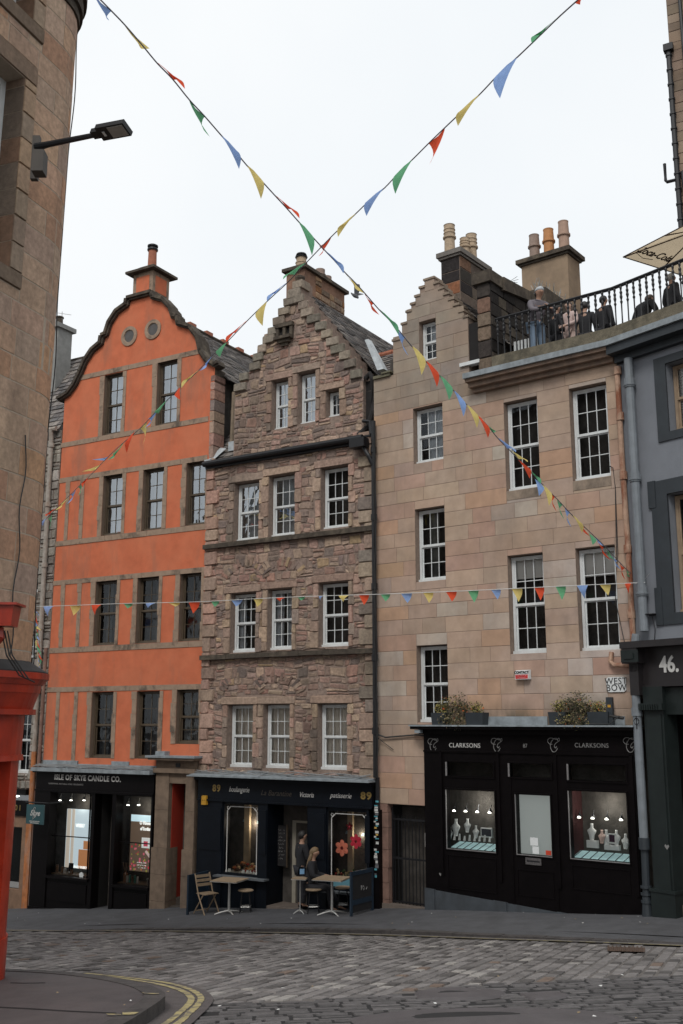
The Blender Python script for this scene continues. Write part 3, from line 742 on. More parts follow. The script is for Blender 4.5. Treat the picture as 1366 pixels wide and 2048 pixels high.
text(FO, 'HANDMADE NATURAL', cu, a[2]+.09, .026, LET, t, .564); text(FO, 'HOME FRAGRANCE', cu, a[2]+.05, .026, LET, t, .564)
# ---- stone portal with red passage
PT = thing('stone_doorway', 'stone doorway with a red painted passage and steps between the two shops', 'doorway', FO.pt(4.4, -.5, 0))
q = lambda l, t, r, b, off=.1: prect(FO, 0, 1480, 3.105, l, t, r, b, off)
Lp = q(962, 400, 1048, 600); Rp = q(1192, 400, 1252, 600)
print('portal', Lp, Rp)
ua, ub, uc = Lp[0]+.02, Lp[1], 5.02
mb = MB()
for (x0, x1) in ((ua, ub), (uc, 5.3)):
    z = -.9; 
    while z < 2.75:
        ze = min(2.75, z+.62 if z < .5 else z+.9); wd = .04 if z < .45 else 0
        mb.fb(FO, x0-wd, x1+wd*.5, z+.003, ze-.003, -.25, .14+wd+rO.uniform(0, .006)); z = ze
mb.fb(FO, ua-.04, 5.34, 2.752, 2.86, -.25, .22); mb.fb(FO, ua, 5.3, 2.5, 2.75, -.24, .12); mb.fb(FO, ua, 5.31, 2.86, 3.06, -.25, .15)
mb.fb(FO, ua-.1, 5.4, 3.062, 3.12, -.25, .36)
mb.build('surround', mat('portal_stone', (.19, .135, .095), .85, var=.3, scale=5, bump=.4, bscale=50, stain=((.05, .04, .035), .7), stain_scale=2), PT)
mb = MB(); mb.fb(FO, ua-.16, 5.46, 3.12, 3.17, -.25, .40); mb.fb(FO, ua+.0, ua+.3, 3.17, 3.27, -.1, .2); mb.build('lead_cover', LEAD, PT)
mb = MB(); mb.fb(FO, ub+.22, uc-.18, 2.89, 2.99, .15, .165); mb.build('name_plate', BLACKM, PT)
mb = MB(); mb.fb(FO, ub-.02, ub+.012, -.55, 2.5, -2.4, .0); mb.build('red_reveal', REDW, PT)
mb = MB(); mb.fb(FO, ub, uc+.1, -.8, 2.5, -2.5, -2.4); mb.fb(FO, uc+.0, uc+.1, -.8, 2.5, -2.4, -.25); mb.fb(FO, ub, uc, 2.47, 2.5, -2.4, -.25); mb.build('passage', DARKIN, PT)
mb = MB()
for k in range(7): mb.fb(FO, ub+.01, uc, -.9, -.40+.17*k, -.1-.28*(k+1), .02-.28*k)
mb.build('step', mat('worn_step', (.075, .062, .052), .85, var=.3, scale=5, bump=.4), PT)
# ================================================================== rubble tenement
rM = random.Random(11)
MT = thing('rubble_tenement', 'brown rubble stone tenement with crow-stepped gable above the bakery', 'tenement', FM.pt(2.5, -.2, 0))
stepsL = [(.84, 12.60), (1.01, 12.86), (1.33, 13.08), (1.45, 13.31), (1.58, 13.52), (1.75, 13.73), (1.90, 13.93), (2.06, 14.16), (2.23, 14.38), (2.39, 14.62), (2.52, 14.78), (2.66, 15.02)]
stepsR = [(2.92, 14.82), (3.02, 14.62), (3.16, 14.42), (3.32, 14.20), (3.52, 13.98), (3.70, 13.75), (3.88, 13.50), (4.06, 13.27), (4.24, 13.04), (4.40, 12.84), (4.56, 12.60), (4.74, 12.3)]
def stepout(zb, u1=5.03, zg=10.52):
    P = [(0, zb), (u1, zb), (u1, zg), (4.74, zg)]
    pts = []
    prev = None
    for (u, z) in reversed(stepsR):
        if prev is not None: pts.append((u+0, prev))
        pts.append((u, z)); prev = z
    # right side rising leftwards
    R_ = [(4.74, 12.3)]
    for i in range(len(stepsR)-1, 0, -1):
        u, z = stepsR[i-1]; R_.append((u, R_[-1][1])); R_.append((u, z))
    P += R_
    P += [(2.92, 15.02), (2.66, 15.02)]
    Lh = []
    for i in range(len(stepsL)-1, 0, -1):
        u, z = stepsL[i-1]; Lh.append((stepsL[i][0], z)); Lh.append((u, z))
    P += Lh+[(.84, zg), (0, zg)]
    return P
MWIN = [(2.04, 2.55, 11.18, 12.47), (2.84, 3.37, 11.2, 12.53), (3.68, 4.07, 11.24, 11.92), (.9, 1.69, 8.44, 9.94), (1.99, 2.78, 8.45, 9.99), (3.54, 4.32, 8.49, 9.99),
        (.86, 1.65, 5.66, 7.12), (2.0, 2.73, 5.68, 7.15), (3.49, 4.32, 5.7, 7.2), (.84, 1.62, 2.92, 4.4), (1.92, 2.7, 2.92, 4.4), (3.48, 4.28, 2.92, 4.4)]
MZ = 2.72
mo = stepout(MZ)
wallmesh(FM, mo, MWIN, depth=.3, back=.5).build('wall', MORTAR, MT)
sur = []; smb = MB()
for (a, b, c, e) in MWIN:
    lh, jw = .19, .15
    sur.append((a-jw, b+jw*.8, c-.02, e+lh))
    scol = rM.choice([(.36, .26, .20), (.38, .27, .21), (.31, .24, .19)])
    stone(FM, smb, a-jw-.05, b+jw*.8+.04, e, e+lh, rM, [scol], (.035, .05), .01, .004, .012, 1, -.01)
    for x0, x1 in ((a-jw, a), (b, b+jw*.8)):
        z = c-.02
        while z < e-.03:
            ze = min(e, z+rM.uniform(.2, .42)); ze = e if e-ze < .12 else ze
            ex = rM.choice([0, .06, .0, .09]); l = x0-(ex if x1 == a else 0); r_ = x1+(ex if x0 == b else 0)
            stone(FM, smb, l, r_, z, ze, rM, [(.37, .27, .205), (.34, .24, .185), (.38, .25, .20), (.26, .20, .165), (.42, .31, .22)], (.028, .045), .008, .003, .01, 1, -.01); z = ze
    mm = (c+e)/2
def rub_holes(): return sur
# two relieving arches of thin upright stones in each of the lower bands
arch_holes = []
for (zc, uc_, n_) in ((7.55, 1.3, 17), (7.5, 2.35, 15), (4.75, 1.25, 15), (4.72, 2.3, 13)):
    for k in range(n_):
        if rM.random() < .16: continue
        t = PI*(.14+.72*k/(n_-1))+rM.uniform(-.05, .05); R0 = .60+rM.uniform(-.03, .05); R1 = R0+rM.uniform(.16, .34)
        cu, cz = uc_, zc-.28
        vv_ = rM.uniform(.6, 1.0); col = tuple(x*vv_ for x in rubcol(rM))
        th = .030+rM.uniform(0, .022)
        def pp(r_, s): return (cu+math.cos(t)*r_*1.0-math.sin(t)*s, cz+math.sin(t)*r_*.8+math.cos(t)*s)
        o = [pp(R0, -th), pp(R1, -th), pp(R1, th), pp(R0, th)]
        H = rM.uniform(.024, .034)
        vs = [FM.pt(a, b, 0) for a, b in o]+[FM.pt(cu_+(a-cu_)*.8, cz_+(b-cz_)*.88, H) for (a, b) in o for cu_, cz_ in [(sum(x[0] for x in o)/4, sum(x[1] for x in o)/4)]]
        smb.hexa(vs[:4]+vs[4:], col)
body = [p_ for p_ in mo]
bands = [(0, 5.03, 8.3, 8.42), (0, 5.03, 5.5, 5.62), (0, 5.03, 10.42, 10.56), (2.18, 2.74, 13.50, 13.86)]
stones(FM, body, sur+bands, (.12, .27), (.11, .34), rubcol, (.010, .026), .024, .022, .022, mb=smb, split=.3, rng=rM, big=(.12, 1.6))
# quoins right and left and skews
z = MZ
while z < 10.4:
    ze = z+rM.uniform(.25, .38)
    for s in (0, 1):
        wq = rM.choice([.26, .42]); 
        if s: stone(FM, smb, 5.03-wq, 5.03, z, ze, rM, [(.32, .25, .19), (.36, .26, .20), (.23, .19, .16)], (.06, .075), .01, .004, .015, 1, -.01)
        else: stone(FM, smb, 0, wq, z, ze, rM, [(.38, .25, .20), (.36, .26, .20), (.40, .25, .195)], (.06, .075), .01, .004, .015, 1, -.01)
    z = ze
for st_, sg in ((stepsL, 1), (stepsR, -1)):
    for (u, z) in st_:
        w_ = rM.uniform(.30, .42); a, b = (u, u+w_) if sg > 0 else (u-w_, u)
        stone(FM, smb, a, b, z-.24, z-.0, rM, [(.25, .215, .175), (.21, .185, .15), (.29, .24, .19)], (.07, .09), .008, .006, .02, 1, -.3)
smb.build('stonework', RUB, MT)
# string courses, niche, finial
for z0, z1 in ((8.31, 8.42), (5.51, 5.62)):
    u = 0; mb = MB()
    while u < 5.0:
        ue = min(5.03, u+rM.uniform(.5, 1.0)); mb.fb(FM, u+.002, ue-.002, z0+rM.uniform(-.008, .008), z1+rM.uniform(-.006, .006), 0, .13+rM.uniform(0, .012)); u = ue
    mb.build('string_course', COPE, MT)
mb = MB()
mb.fb(FM, 2.2, 2.7, 13.48, 13.56, 0, .2); mb.fb(FM, 2.28, 2.62, 13.40, 13.48, 0, .13); mb.fb(FM, 2.34, 2.55, 13.32, 13.40, 0, .07)
for x in (2.20, 2.41, 2.62): mb.fb(FM, x, x+.08, 13.56, 13.82, 0, .09)
mb.fb(FM, 2.18, 2.72, 13.82, 13.92, 0, .12); mb.build('pigeon_niche', COPE, MT)
mb = MB(); mb.fb(FM, 2.285, 2.405, 13.57, 13.81, 0, .02); mb.fb(FM, 2.495, 2.615, 13.57, 13.81, 0, .02); mb.build('niche_hole', DARKIN, MT)
mb = MB(); q = FM.pt(2.79, 15.02, -.12); mb.lathe(q, [(.12, 0), (.1, .04), (.13, .1), (.13, .15), (.04, .2)], 10); mb.build('finial', COPE, MT)
# windows
for i, w in enumerate(MWIN):
    inner = None; room = DARKIN; gl = G2 if i in (0, 1, 3, 4) else G1
    if i in (0, 1): cols = 2
    elif i == 2: cols = 2
    else: cols = 3
    if i in (0, 1): inner = [('net', .42, 1, 0, 1)]
    if i == 2: inner = [('net', .5, 1, 0, 1)]
    if i in (3, 4): inner = [('net', .25, 1, 0, 1)]
    if i == 5: room = DARKIN
    if i == 6: room = GREYIN; inner = [('net', .05, .35, 0, 1)]
    if i == 7: room = GREYIN; inner = [('net', .0, .4, 0, 1), ('net', .55, .75, 0, 1)]
    if i == 8: room = PALEIN; inner = [('light', .38, .7, .86, .885), ('light', .40, .85, .58, .61)]
    if i >= 9: inner = [('net', .0, 1, 0, 1)]
    window(FM, MT, w, cols=cols, rows=2, rec=.17, gl=gl, room=room, inner=inner, single=(i == 2), inmat=CURT if i < 9 else NET, fr=.055 if i > 2 else .05)
# gutter and lead
mb = MB(); mb.fb(FM, -.02, 4.78, 10.42, 10.5, .0, .08); mb.tube([FM.pt(-.03, 10.545, .14), FM.pt(4.8, 10.545, .14)], .075, 10)
mb.fb(FM, -.02, 5.03, 10.56, 10.60, -.1, .1); mb.build('gutter', BLACKM, MT)
# hopper, downpipe, cables on the right
mb = MB(); mb.fb(FM, 4.55, 4.95, 10.28, 10.50, .1, .34); mb.tube([FM.pt(4.85, 10.3, .2), FM.pt(5.0, 10.05, .2), FM.pt(5.09, 9.8, .13)], .05, 8)
mb.tube([FM.pt(5.09, 10.9, .13), FM.pt(5.09, 2.8, .13)], .055, 10); mb.tube([FM.pt(5.12, 2.8, .1), FM.pt(5.12, .2, .1)], .045, 8)
for z in (10.2, 8.6, 7.0, 5.4, 3.8): mb.tube([FM.pt(5.09, z-.07, .13), FM.pt(5.09, z+.07, .13)], .075, 10)
mb.tube([FM.pt(4.8, 10.95, .12), FM.pt(5.0, 10.9, .12), FM.pt(5.02, 10.6, .12)], .045, 8)
mb.build('downpipe', BLACKM, MT)
mb = MB()
for k in range(3):
    pts = []
    for j in range(40):
        z = 10.6-j*.2; pts.append(FM.pt(5.13+.03*math.sin(j*.4+k*2)+.015*k+.05*(1 if k == 2 and 3.2 < z < 4.4 else 0), z, .17+.01*k))
    mb.tube(pts, .010, 5)
mb.tube([FR.pt(.05, 3.75, .15), FR.pt(.3, 3.66, .06), FR.pt(1.1, 3.72, .05), FR.pt(1.4, 3.7, .05)], .018, 6)
mb.tube([FR.pt(.05, 3.72, .15), FR.pt(.25, 3.55, .06), FR.pt(.5, 3.4, .05)], .008, 5)
mb.build('cable', mat('black_cable', (.02, .02, .02), .7), MT)
# dark flue / valley at right of the gable
mb = MB(); mb.fb(FM, 4.745, 5.03, 10.6, 12.0, -.8, -.12)
pts = [FM.pt(4.78, 12.05, -.05), FM.pt(4.9, 12.15, -.05), FM.pt(4.97, 12.0, -.05), FM.pt(4.97, 11.2, -.05), FM.pt(4.85, 10.85, -.05), FM.pt(4.6, 10.66, .0)]
mb.tube(pts, .07, 8); mb.build('dark_flashing', mat('sooty_lead', (.016, .014, .014), .9, var=.5), MT)
mb = MB(); mb.fb(FM, 0, 5.02, -.8, 10.4, -6, -.52); mb.fb(FM, .86, 4.7, 10.4, 12.2, -4.5, -.52); mb.build('rear_body', mat('sooty_stone'
, (0, 0, 0)), MT)
slateroof(MT, FM, 2.79, 14.85, 4.95, 12.15, -.45, -5.0, 21, row=.13)
slateroof(MT, FM, 2.79, 14.85, .75, 12.4, -.45, -5.0, 22)
# low slates left of the gable
def frontroof(b, F, u0, u1, z0, z1, d0, d1, seed, row=.2, name='roof', kind=0):
    r_ = random.Random(seed); Oo = Vector(F.pt(u0, z0, d0)); g = Gen(Oo, Vector(F.pt(u1, z0, d0))-Oo, Vector(F.pt(u0, z1, d1))-Oo)
    if g.Nn.z < 0: g.Nn = -g.Nn
    Lu = u1-u0; Lv = (Vector(F.pt(u0, z1, d1))-Oo).length
    mb = MB(); v = 0
    mb.quad(g.pt(0, 0, -.02), g.pt(Lu, 0, -.02), g.pt(Lu, Lv, -.02), g.pt(0, Lv, -.02), (.05, .045, .04))
    while v < Lv:
        ve = min(v+row*r_.uniform(.9, 1.1), Lv+.01); u = -r_.uniform(0, .15)
        while u < Lu:
            w = r_.uniform(.16, .30); a, bb = max(0, u), min(Lu, u+w-.012)
            if bb > a:
                vv_ = r_.uniform(.9, 1.6); c = tuple(x*vv_ for x in slatecol(r_)); t = r_.uniform(.025, .045); s0 = v-.03+r_.uniform(-.02, .02)
                mb.hexa([g.pt(a, s0, 0), g.pt(bb, s0, 0), g.pt(bb, ve, -.01), g.pt(a, ve, -.01), g.pt(a, s0, t), g.pt(bb, s0, t), g.pt(bb, ve, .006), g.pt(a, ve, .006)], c)
            u += w
        v = ve
    return mb.build(name, SLATE, b)
frontroof(MT, FM, -.02, .86, 10.6, 11.9, -.0, -1.2, 31)
mb = MB(); mb.fb(FM, .0, .2, 10.6, 10.66, -.1, .15)
mb.quad(FM.pt(.02, 10.66, .06), FM.pt(.25, 10.66, .06), FM.pt(.4, 11.0, -.25), FM.pt(.2, 11.05, -.25)); mb.fb(FM, .5, .84, 10.9, 11.15, -.34, -.2)
mb.build('lead_flashing', mat('bright_lead', (.42, .45, .47), .5, var=.3), MT)
mb = MB(); mb.tube([FM.pt(.42, 12.6, -.5), FM.pt(.42, 11.25, -.45), FM.pt(.35, 11.1, -.4)], .06, 8); mb.tube([FM.pt(.42, 12.0, -.5), FM.pt(.42, 12.1, -.5)], .08, 8); mb.build('vent_pipe', mat('tan_pipe', (.22, .17, .12), .7), MT)
# chimney of the rubble tenement
cb = MB(); CHM = thing('broad_chimney', 'long orange-brown chimney stack on the ridge behind the crow-stepped rubble gable', 'chimney', FM.pt(2.8, 14.0, -2))
rr = random.Random(5)
a0 = FM.uz(573, 560, -.5)[0]; a1 = FM.uz(609, 560, -.5)[0]; z0c, z1c = 13.4, FM.uz(592, 541, -.5)[1]; D0, D1 = -.5, -2.45; print('chim', a0, a1, z1c)
bodyc = MB(); bodyc.fb(FM, a0, a1, z0c, z1c, D1, D0)
bodyc.build('stack', mat('orange_brown_stack', (.25, .14, .09), .9, var=.35, scale=4, bump=.7, bscale=22, stain=((.12, .07, .05), .8), stain_scale=1.5), CHM)
sideP = Gen(FM.pt(a1, z0c, D0), Vector(FM.pt(a1, z0c, D1))-Vector(FM.pt(a1, z0c, D0)), (0, 0, 1))
if (sideP.Nn-Vector(FM.d+(0,))).length > 1: sideP.Nn = -sideP.Nn
stones(sideP, [(.5, 0), (1.95, 0), (1.95, z1c-z0c-.25), (1.2, z1c-z0c-.3), (.5, z1c-z0c-.02)], [], (.14, .24), (.2, .45), tancol, (.015, .035), .02, .01, .02, rng=rr, split=.3).build('side_stones', RUB, CHM)
mb = MB(); mb.fb(FM, a0-.09, a1+.09, z1c, z1c+.09, D1-.1, D0+.1); mb.build('cope', COPE, CHM)
for k, (dd, m_, h_) in enumerate(((-.72, POTB, .34), (-1.1, COPE, .05), (-1.62, POTG, .36), (-1.95, POTG, .28), (-2.25, COPE, .15))):
    q = FM.pt((a0+a1)/2+.03, z1c+.09, dd); mb = MB(); mb.lathe(q, [(.17, 0), (.15, .04), (.145, h_*.5), (.16, h_*.55), (.16, h_*.6), (.13, h_*.65), (.135, h_), (.12, h_)], 14); mb.build('chimney_pot', m_, CHM)
mb = MB(); q = FM.pt((a0+a1)/2+.03, z1c+.43, -.72); mb.lathe(q, [(.16, 0), (.17, .03), (.12, .04), (.12, .07), (.15, .08), (.13, .12)], 12); mb.build('pot_cowl', BLACKM, CHM)
# ================================================================== bakery front
q5 = lambda l, t, r, b, off=.14: prect(FM, 380, 1520, 3.252, l, t, r, b, off)
BK = thing('bakery_shopfront', 'navy bakery shop front with French lettering and gold 89 numbers', 'shopfront', FM.pt(2.6, -.2, .15))
PB = .14
U0, U1 = .08, 5.0
w1 = q5(213, 290, 432, 765); w2 = q5(893, 335, 1152, 850); dr = q5(498, 260, 765, 960)
print('bakery', w1, w2, dr)
ws1 = (w1[0], w1[1], .52, 2.08); ws2 = (w2[0], w2[1], .42, 2.05)
ft = lambda u: pz(FM, u)
mb = MB()
mb.fb(FM, U0, U1, 2.16, 2.62, -.1, PB); mb.fb(FM, U0-.05, U1+.02, 2.62, 2.70, -.1, PB+.1); mb.fb(FM, U0, U1, 2.13, 2.17, PB, PB+.03)
for a, b in ((U0, ws1[0]-.04), (ws1[1]+.04, dr[0]), (dr[1]-.02, ws2[0]-.04), (ws2[1]+.04, U1-.15)):
    mb.fb(FM, a, b, -.8, 2.16, -.1, PB-.01); mb.fb(FM, a+.03, b-.03, 1.0, 1.98, PB-.01, PB+.01)
for a, b, c, e in (ws1, ws2):
    mb.fb(FM, a-.04, b+.04, e, 2.16, -.1, PB-.04); mb.fb(FM, a-.04, b+.04, -.8, c, -.1, PB-.04)
    mb.fb(FM, a-.04, a, c, e, -.1, PB-.04); mb.fb(FM, b, b+.04, c, e, -.1, PB-.04)
    mb.fb(FM, a+.05, b-.05, -.1+ft(a), c-.12, PB-.04, PB-.02)
o = mb.build('timber_front', NAVY, BK)
mb = MB(); mb.fb(FM, ws1[0]-.15, dr[0]+.05, .43, .47, PB-.04, PB+.16); mb.fb(FM, ws2[0]-.12, ws2[1]+.12, .33, .37, PB-.04, PB+.14); mb.build('sill_board', mat('worn_sill', (.10, .11, .12), .6, var=.3), BK)
for a, b, c, e in (ws1, ws2):
    mb = MB(); mb.quad(*[FM.pt(x, z, .05) for x, z in ((a, c), (b, c), (b, e), (a, e))]); mb.build('window_pane', G3, BK)
    mb = MB(); i = .045; d = .056; t = .022
    mb.fb(FM, a+i, a+i+t, c+(.02 if a < 2 else .0), e-.16, d-.003, d); mb.fb(FM, b-i-t, b-i, c+.02, e-.16, d-.003, d); mb.fb(FM, a+i+.12, b-i-.12, e-.07, e-.05, d-.003, d)
    for sx, cx in ((1, a+i), (-1, b-i)):
        mb.tube([FM.pt(cx+sx*.011, e-.16, d), FM.pt(cx+sx*.05, e-.13, d), FM.pt(cx+sx*.09, e-.09, d), FM.pt(cx+sx*.12, e-.06, d)], .011, 5)
        mb.tube([FM.pt(cx+sx*(.03+.03*math.cos(k)), e-.09+.035*math.sin(k), d) for k in range(7)], .007, 4)
        mb.tube([FM.pt(cx+sx*(.01+.02*math.cos(k)), c+.03+.025*math.sin(k), d) for k in range(7)], .007, 4)
    mb.build('painted_border', LETD if False else LET, BK)
mb = MB(); mb.fb(FM, U0, U1, -.8, 2.6, -3.0, -2.9); mb.fb(FM, U0, U0+.05, -.8, 2.6, -2.9, -.1); mb.fb(FM, U1-.05, U1, -.8, 2.6, -2.9, -.1); mb.fb(FM, U0, U1, 2.3, 2.4, -2.9, -.1); mb.build('interior', DARKIN, BK)
mb = MB(); mb.fb(FM, dr[0], dr[1], -.5, 2.16, -.95, -.9); mb.fb(FM, dr[0]-.02, dr[0], -.5, 2.16, -.9, -.1); mb.fb(FM, dr[1], dr[1]+.02, -.5, 2.16, -.9, -.1); do = mb.build('door_recess', NAVY, BK)
f_ = q5(664, 395, 770, 950, -.5)
mb = MB(); mb.fb(FM, f_[0], f_[0]+.1, -.35, f_[3], -.56, -.5); mb.fb(FM, f_[0]+.1, f_[1]+.1, f_[3]-.05, f_[3], -.56, -.5); mb.build('cream_door_frame', CREAMP, BK)
mb = MB(); mb.fb(FM, dr[0], dr[1]-.25, -.5, ft(dr[0])+.06, -.6, .12); mb.build('doorstep', mat('doorstep_stone', (.15, .12, .10), .8, var=.3), BK)
# lead roof
mb = MB(); mb.fb(FM, -.06, 5.08, 2.70, 2.73, -.1, .42); u = 0
while u < 5.0:
    ue = min(5.05, u+rM.uniform(.5, .9)); z1 = rM.uniform(2.78, 2.88); mb.hexa([FM.pt(u, 2.73, .40), FM.pt(ue-.006, 2.73, .40), FM.pt(ue-.006, 2.73, -.05), FM.pt(u, 2.73, -.05), FM.pt(u, 2.745, .40), FM.pt(ue-.006, 2.745, .40), FM.pt(ue-.006, z1, -.05), FM.pt(u, z1, -.05)]); u = ue
mb.build('lead_roof', LEAD, BK)
mb = MB()
for k in range(4): mb.tube([FM.pt(.1+4.85*t/30, 2.80+.03*math.sin(t*.9+k*1.7)+.012*k, .30-.07*k) for t in range(31)], .010, 5)
mb.build('cable', MATS['grey_cable'], BK)
def ptext(F, base, sc, l, t, r, b, s, m, par, off, **k):
    a = F.rect(base[0]+l/sc, base[1]+t/sc, base[0]+r/sc, base[1]+b/sc, off); return text(F, s, (a[0]+a[1])/2, (a[2]+a[3])/2, (a[3]-a[2])*k.pop('hs', .8), m, par, off+.003, **k)
B5 = (380, 1520)
for l, t, r, b, s, m, kw in ((140, 160, 206, 210, '89', GOLD, dict(bold=.008, sp=1.2, sx=1.05, hs=.85)), (254, 172, 386, 214, 'boulangerie', LET, dict(shear=.3, sx=.74, hs=.84)), (455, 195, 665, 240, 'La Barantine', LETF, dict(shear=.3, sx=1.0)),
                         (712, 208, 803, 247, 'Victoria', LET, dict(shear=.3, sx=.8, hs=.85)), (914, 215, 1047, 250, 'patisserie', LET, dict(shear=.35, sx=.95, hs=.95)), (1105, 208, 1186, 262, '89', GOLD, dict(bold=.008, sp=1.2, sx=1.2, hs=.85))):
    ptext(FM, B5, 3.252, l, t, r, b, s, m, BK, PB, **kw)
scrawl(FM, (ws2[0]+ws2[1])/2, ws2[3]-.0, .75, .05, LETD, BK, .056)
# menu board in the recess
a = q5(553, 425, 628, 690, -.3); t = thing('chalk_menu_board', 'tall blackboard menu with chalk writing beside the bakery door', 'menu board', FM.pt(a[0], a[2], -.32))
mb = MB(); mb.fb(FM, a[0], a[1], a[2], a[3], -.33, -.3); mb.build('board', mat('blackboard', (.012, .011, .012), .8), t)
mb = MB(); mb.fb(FM, a[0]-.02, a[0], a[2]-.02, a[3]+.02, -.33, -.29); mb.fb(FM, a[1], a[1]+.02, a[2]-.02, a[3]+.02, -.33, -.29); mb.build('frame', BROWNP, t)
for i in range(9): scrawl(FM, (a[0]+a[1])/2+.02*(i%2), a[3]-.1-.08*i, .2-.04*(i%3), .045, LETD, t, -.297)
# yellow alarm box
def alarm(F, cx, cy, w, h, label, m, name='alarm_box', off=.2):
    c = F.uz(cx, cy, off); t = thing(name, label, 'alarm box', F.pt(c[0], c[1]-h/2, off))
    mb = MB(); u0, u1, z0, z1 = c[0]-w/2, c[0]+w/2, c[1]-h/2, c[1]+h/2
    P = [F.pt(u0+.01, z0, off), F.pt(u1-.01, z0, off), F.pt(u1, z0, off-.1), F.pt(u0, z0, off-.1), F.pt(u0+.015, z1-.02, off), F.pt(u1-.015, z1-.02, off), F.pt(u1, z1, off-.1), F.pt(u0, z1, off-.1)]
    mb.hexa(P); mb.build('casing', m, t); return t, c
t, c = alarm(FM, 407, 1600, .16, .22, 'yellow alarm box at the left end of the bakery front', mat('yellow_plastic', (.50, .26, .02), .5)); scrawl(FM, c[0], c[1]-.01, .09, .03, TXTB, t, .203)
# pastries, window display
t = thing('pastry_display', 'row of pastries and white price cards in the left bakery window', 'display', FM.pt(ws1[0], ws1[2], -.1))
mb = MB(); mb.fb(FM, ws1[0], ws1[1], ws1[2]-.03, ws1[2]+.01, -.5, .02); mb.build('shelf', WHITEP, t)
mb = MB(); rp = random.Random(9)
for k in range(46):
    u, d = rp.uniform(ws1[0]+.04, ws1[1]-.04), -rp.uniform(.06, .4); r_ = rp.uniform(.03, .058)
    mb.lathe(FM.pt(u, ws1[2]+.01+(-d)*.35, d), [(r_, 0), (r_*1.1, r_*.5), (r_*.7, r_), (.004, r_*1.15)], 7, mi=k % 4)
mb.build('pastry', [mat('crust', (.35, .13, .04), .6), mat('berry', (.32, .03, .02), .4), mat('cream_bun', (.5, .36, .2), .6), mat('choc', (.08, .035, .02), .4)], t)
for x in (.08, .5, .62, .72, .82, .93):
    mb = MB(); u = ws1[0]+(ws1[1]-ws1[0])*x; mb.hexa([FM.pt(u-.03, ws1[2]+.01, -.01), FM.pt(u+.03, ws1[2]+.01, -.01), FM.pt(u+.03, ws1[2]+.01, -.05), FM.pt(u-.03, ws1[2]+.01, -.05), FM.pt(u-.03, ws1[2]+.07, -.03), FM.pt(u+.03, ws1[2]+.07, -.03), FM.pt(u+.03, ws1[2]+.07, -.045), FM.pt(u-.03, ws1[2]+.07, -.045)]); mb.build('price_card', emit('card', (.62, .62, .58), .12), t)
glow(FM, (ws1[0]+ws1[1])/2, 1.6, -.45, 6, col=(1, .8, .6)); glow(FM, (ws2[0]+ws2[1])/2, 1.5, -.5, 6, col=(1, .85, .65))
mb = MB(); mb.fb(FM, ws1[0]+.17, ws1[0]+.33, .5, 2.12, -.55, -.45); mb.fb(FM, ws2[0]+.16, ws2[0]+.29, .4, 2.12, -.55, -.45); mb.build('interior_post', mat('warm_post', (.40, .32, .22), .8), BK)
for F_, u, z, lb in ((FM, ws1[0]+.5, 1.62, 'left bakery window'), (FM, ws1[1]-.08, 1.6, 'left bakery window near its right edge'), (FM, ws2[0]+.48, 1.5, 'right bakery window above pink flower'), (FM, ws2[0]+.92, 1.48, 'right bakery window above red flower')):
    u -= .36; t = thing('pendant_lamp', 'pale glass pendant lamp hanging in '+lb, 'lamp', FM.pt(u, z, -.6), 'pendant lamps in the bakery')
    mb = MB(); mb.lathe(FM.pt(u, z, -.6), [(.11, 0), (.09, .06), (.03, .12), (.02, .14)], 12); mb.build('shade', mat('teal_glass', (.18, .30, .33), .3), t)
    mb = MB(); mb.tube([FM.pt(u, z+.13, -.6), FM.pt(u, 2.3, -.6)], .006, 5); mb.build('flex', BLACKM, t)
def flower(cx, cy, R_, c1, c2, label, pet=6, off=-.02):
    c = FM.uz(cx, cy, off); t = thing('paper_flower', label, 'flower', FM.pt(c[0], c[1]-R_, off), 'paper flowers in the bakery window')
    mb = MB()
    for k in range(pet):
        a = 2*PI*k/pet+PI/2; mu, mz = c[0]+math.cos(a)*R_*.6, c[1]+math.sin(a)*R_*.6; n = 12
        rim = [FM.pt(mu+math.cos(a)*math.cos(s)*R_*.42-math.sin(a)*math.sin(s)*R_*.34, mz+math.sin(a)*math.cos(s)*R_*.42+math.cos(a)*math.sin(s)*R_*.34, off+.008*math.cos(2*s)+.003*(k % 2)) for s in [2*PI*j/n for j in range(n)]]
        mb.add(rim+[FM.pt(mu, mz, off+.02)], [(j, (j+1) % n, n) for j in range(n)])
    mb.build('petals', c1, t); mb = MB(); n = 10
    mb.add([FM.pt(c[0]+R_*.2*math.cos(2*PI*j/n), c[1]+R_*.2*math.sin(2*PI*j/n), off+.015) for j in range(n)]+[FM.pt(c[0], c[1], off+.03)], [(j, (j+1) % n, n) for j in range(n)]); mb.build('centre', c2, t)
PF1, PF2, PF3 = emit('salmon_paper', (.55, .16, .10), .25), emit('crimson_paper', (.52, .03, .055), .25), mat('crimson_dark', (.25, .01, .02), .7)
flower(684, 1696, .175, PF1, PF3, 'large salmon pink six-petalled paper flower in bakery window')
flower(712, 1683, .155, PF2, PF3, 'bright crimson paper flower right of the salmon one')
flower(699, 1653, .09, PF3, PF2, 'small dark red paper flower hanging highest in bakery window', 5)
t = thing('window_flower_display', 'blue box with basket of blooms low in right bakery window', 'display', FM.pt(ws2[0], ws2[2], -.1))
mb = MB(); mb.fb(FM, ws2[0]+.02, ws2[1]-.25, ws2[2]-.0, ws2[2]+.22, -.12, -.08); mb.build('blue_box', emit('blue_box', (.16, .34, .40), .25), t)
mb = MB()
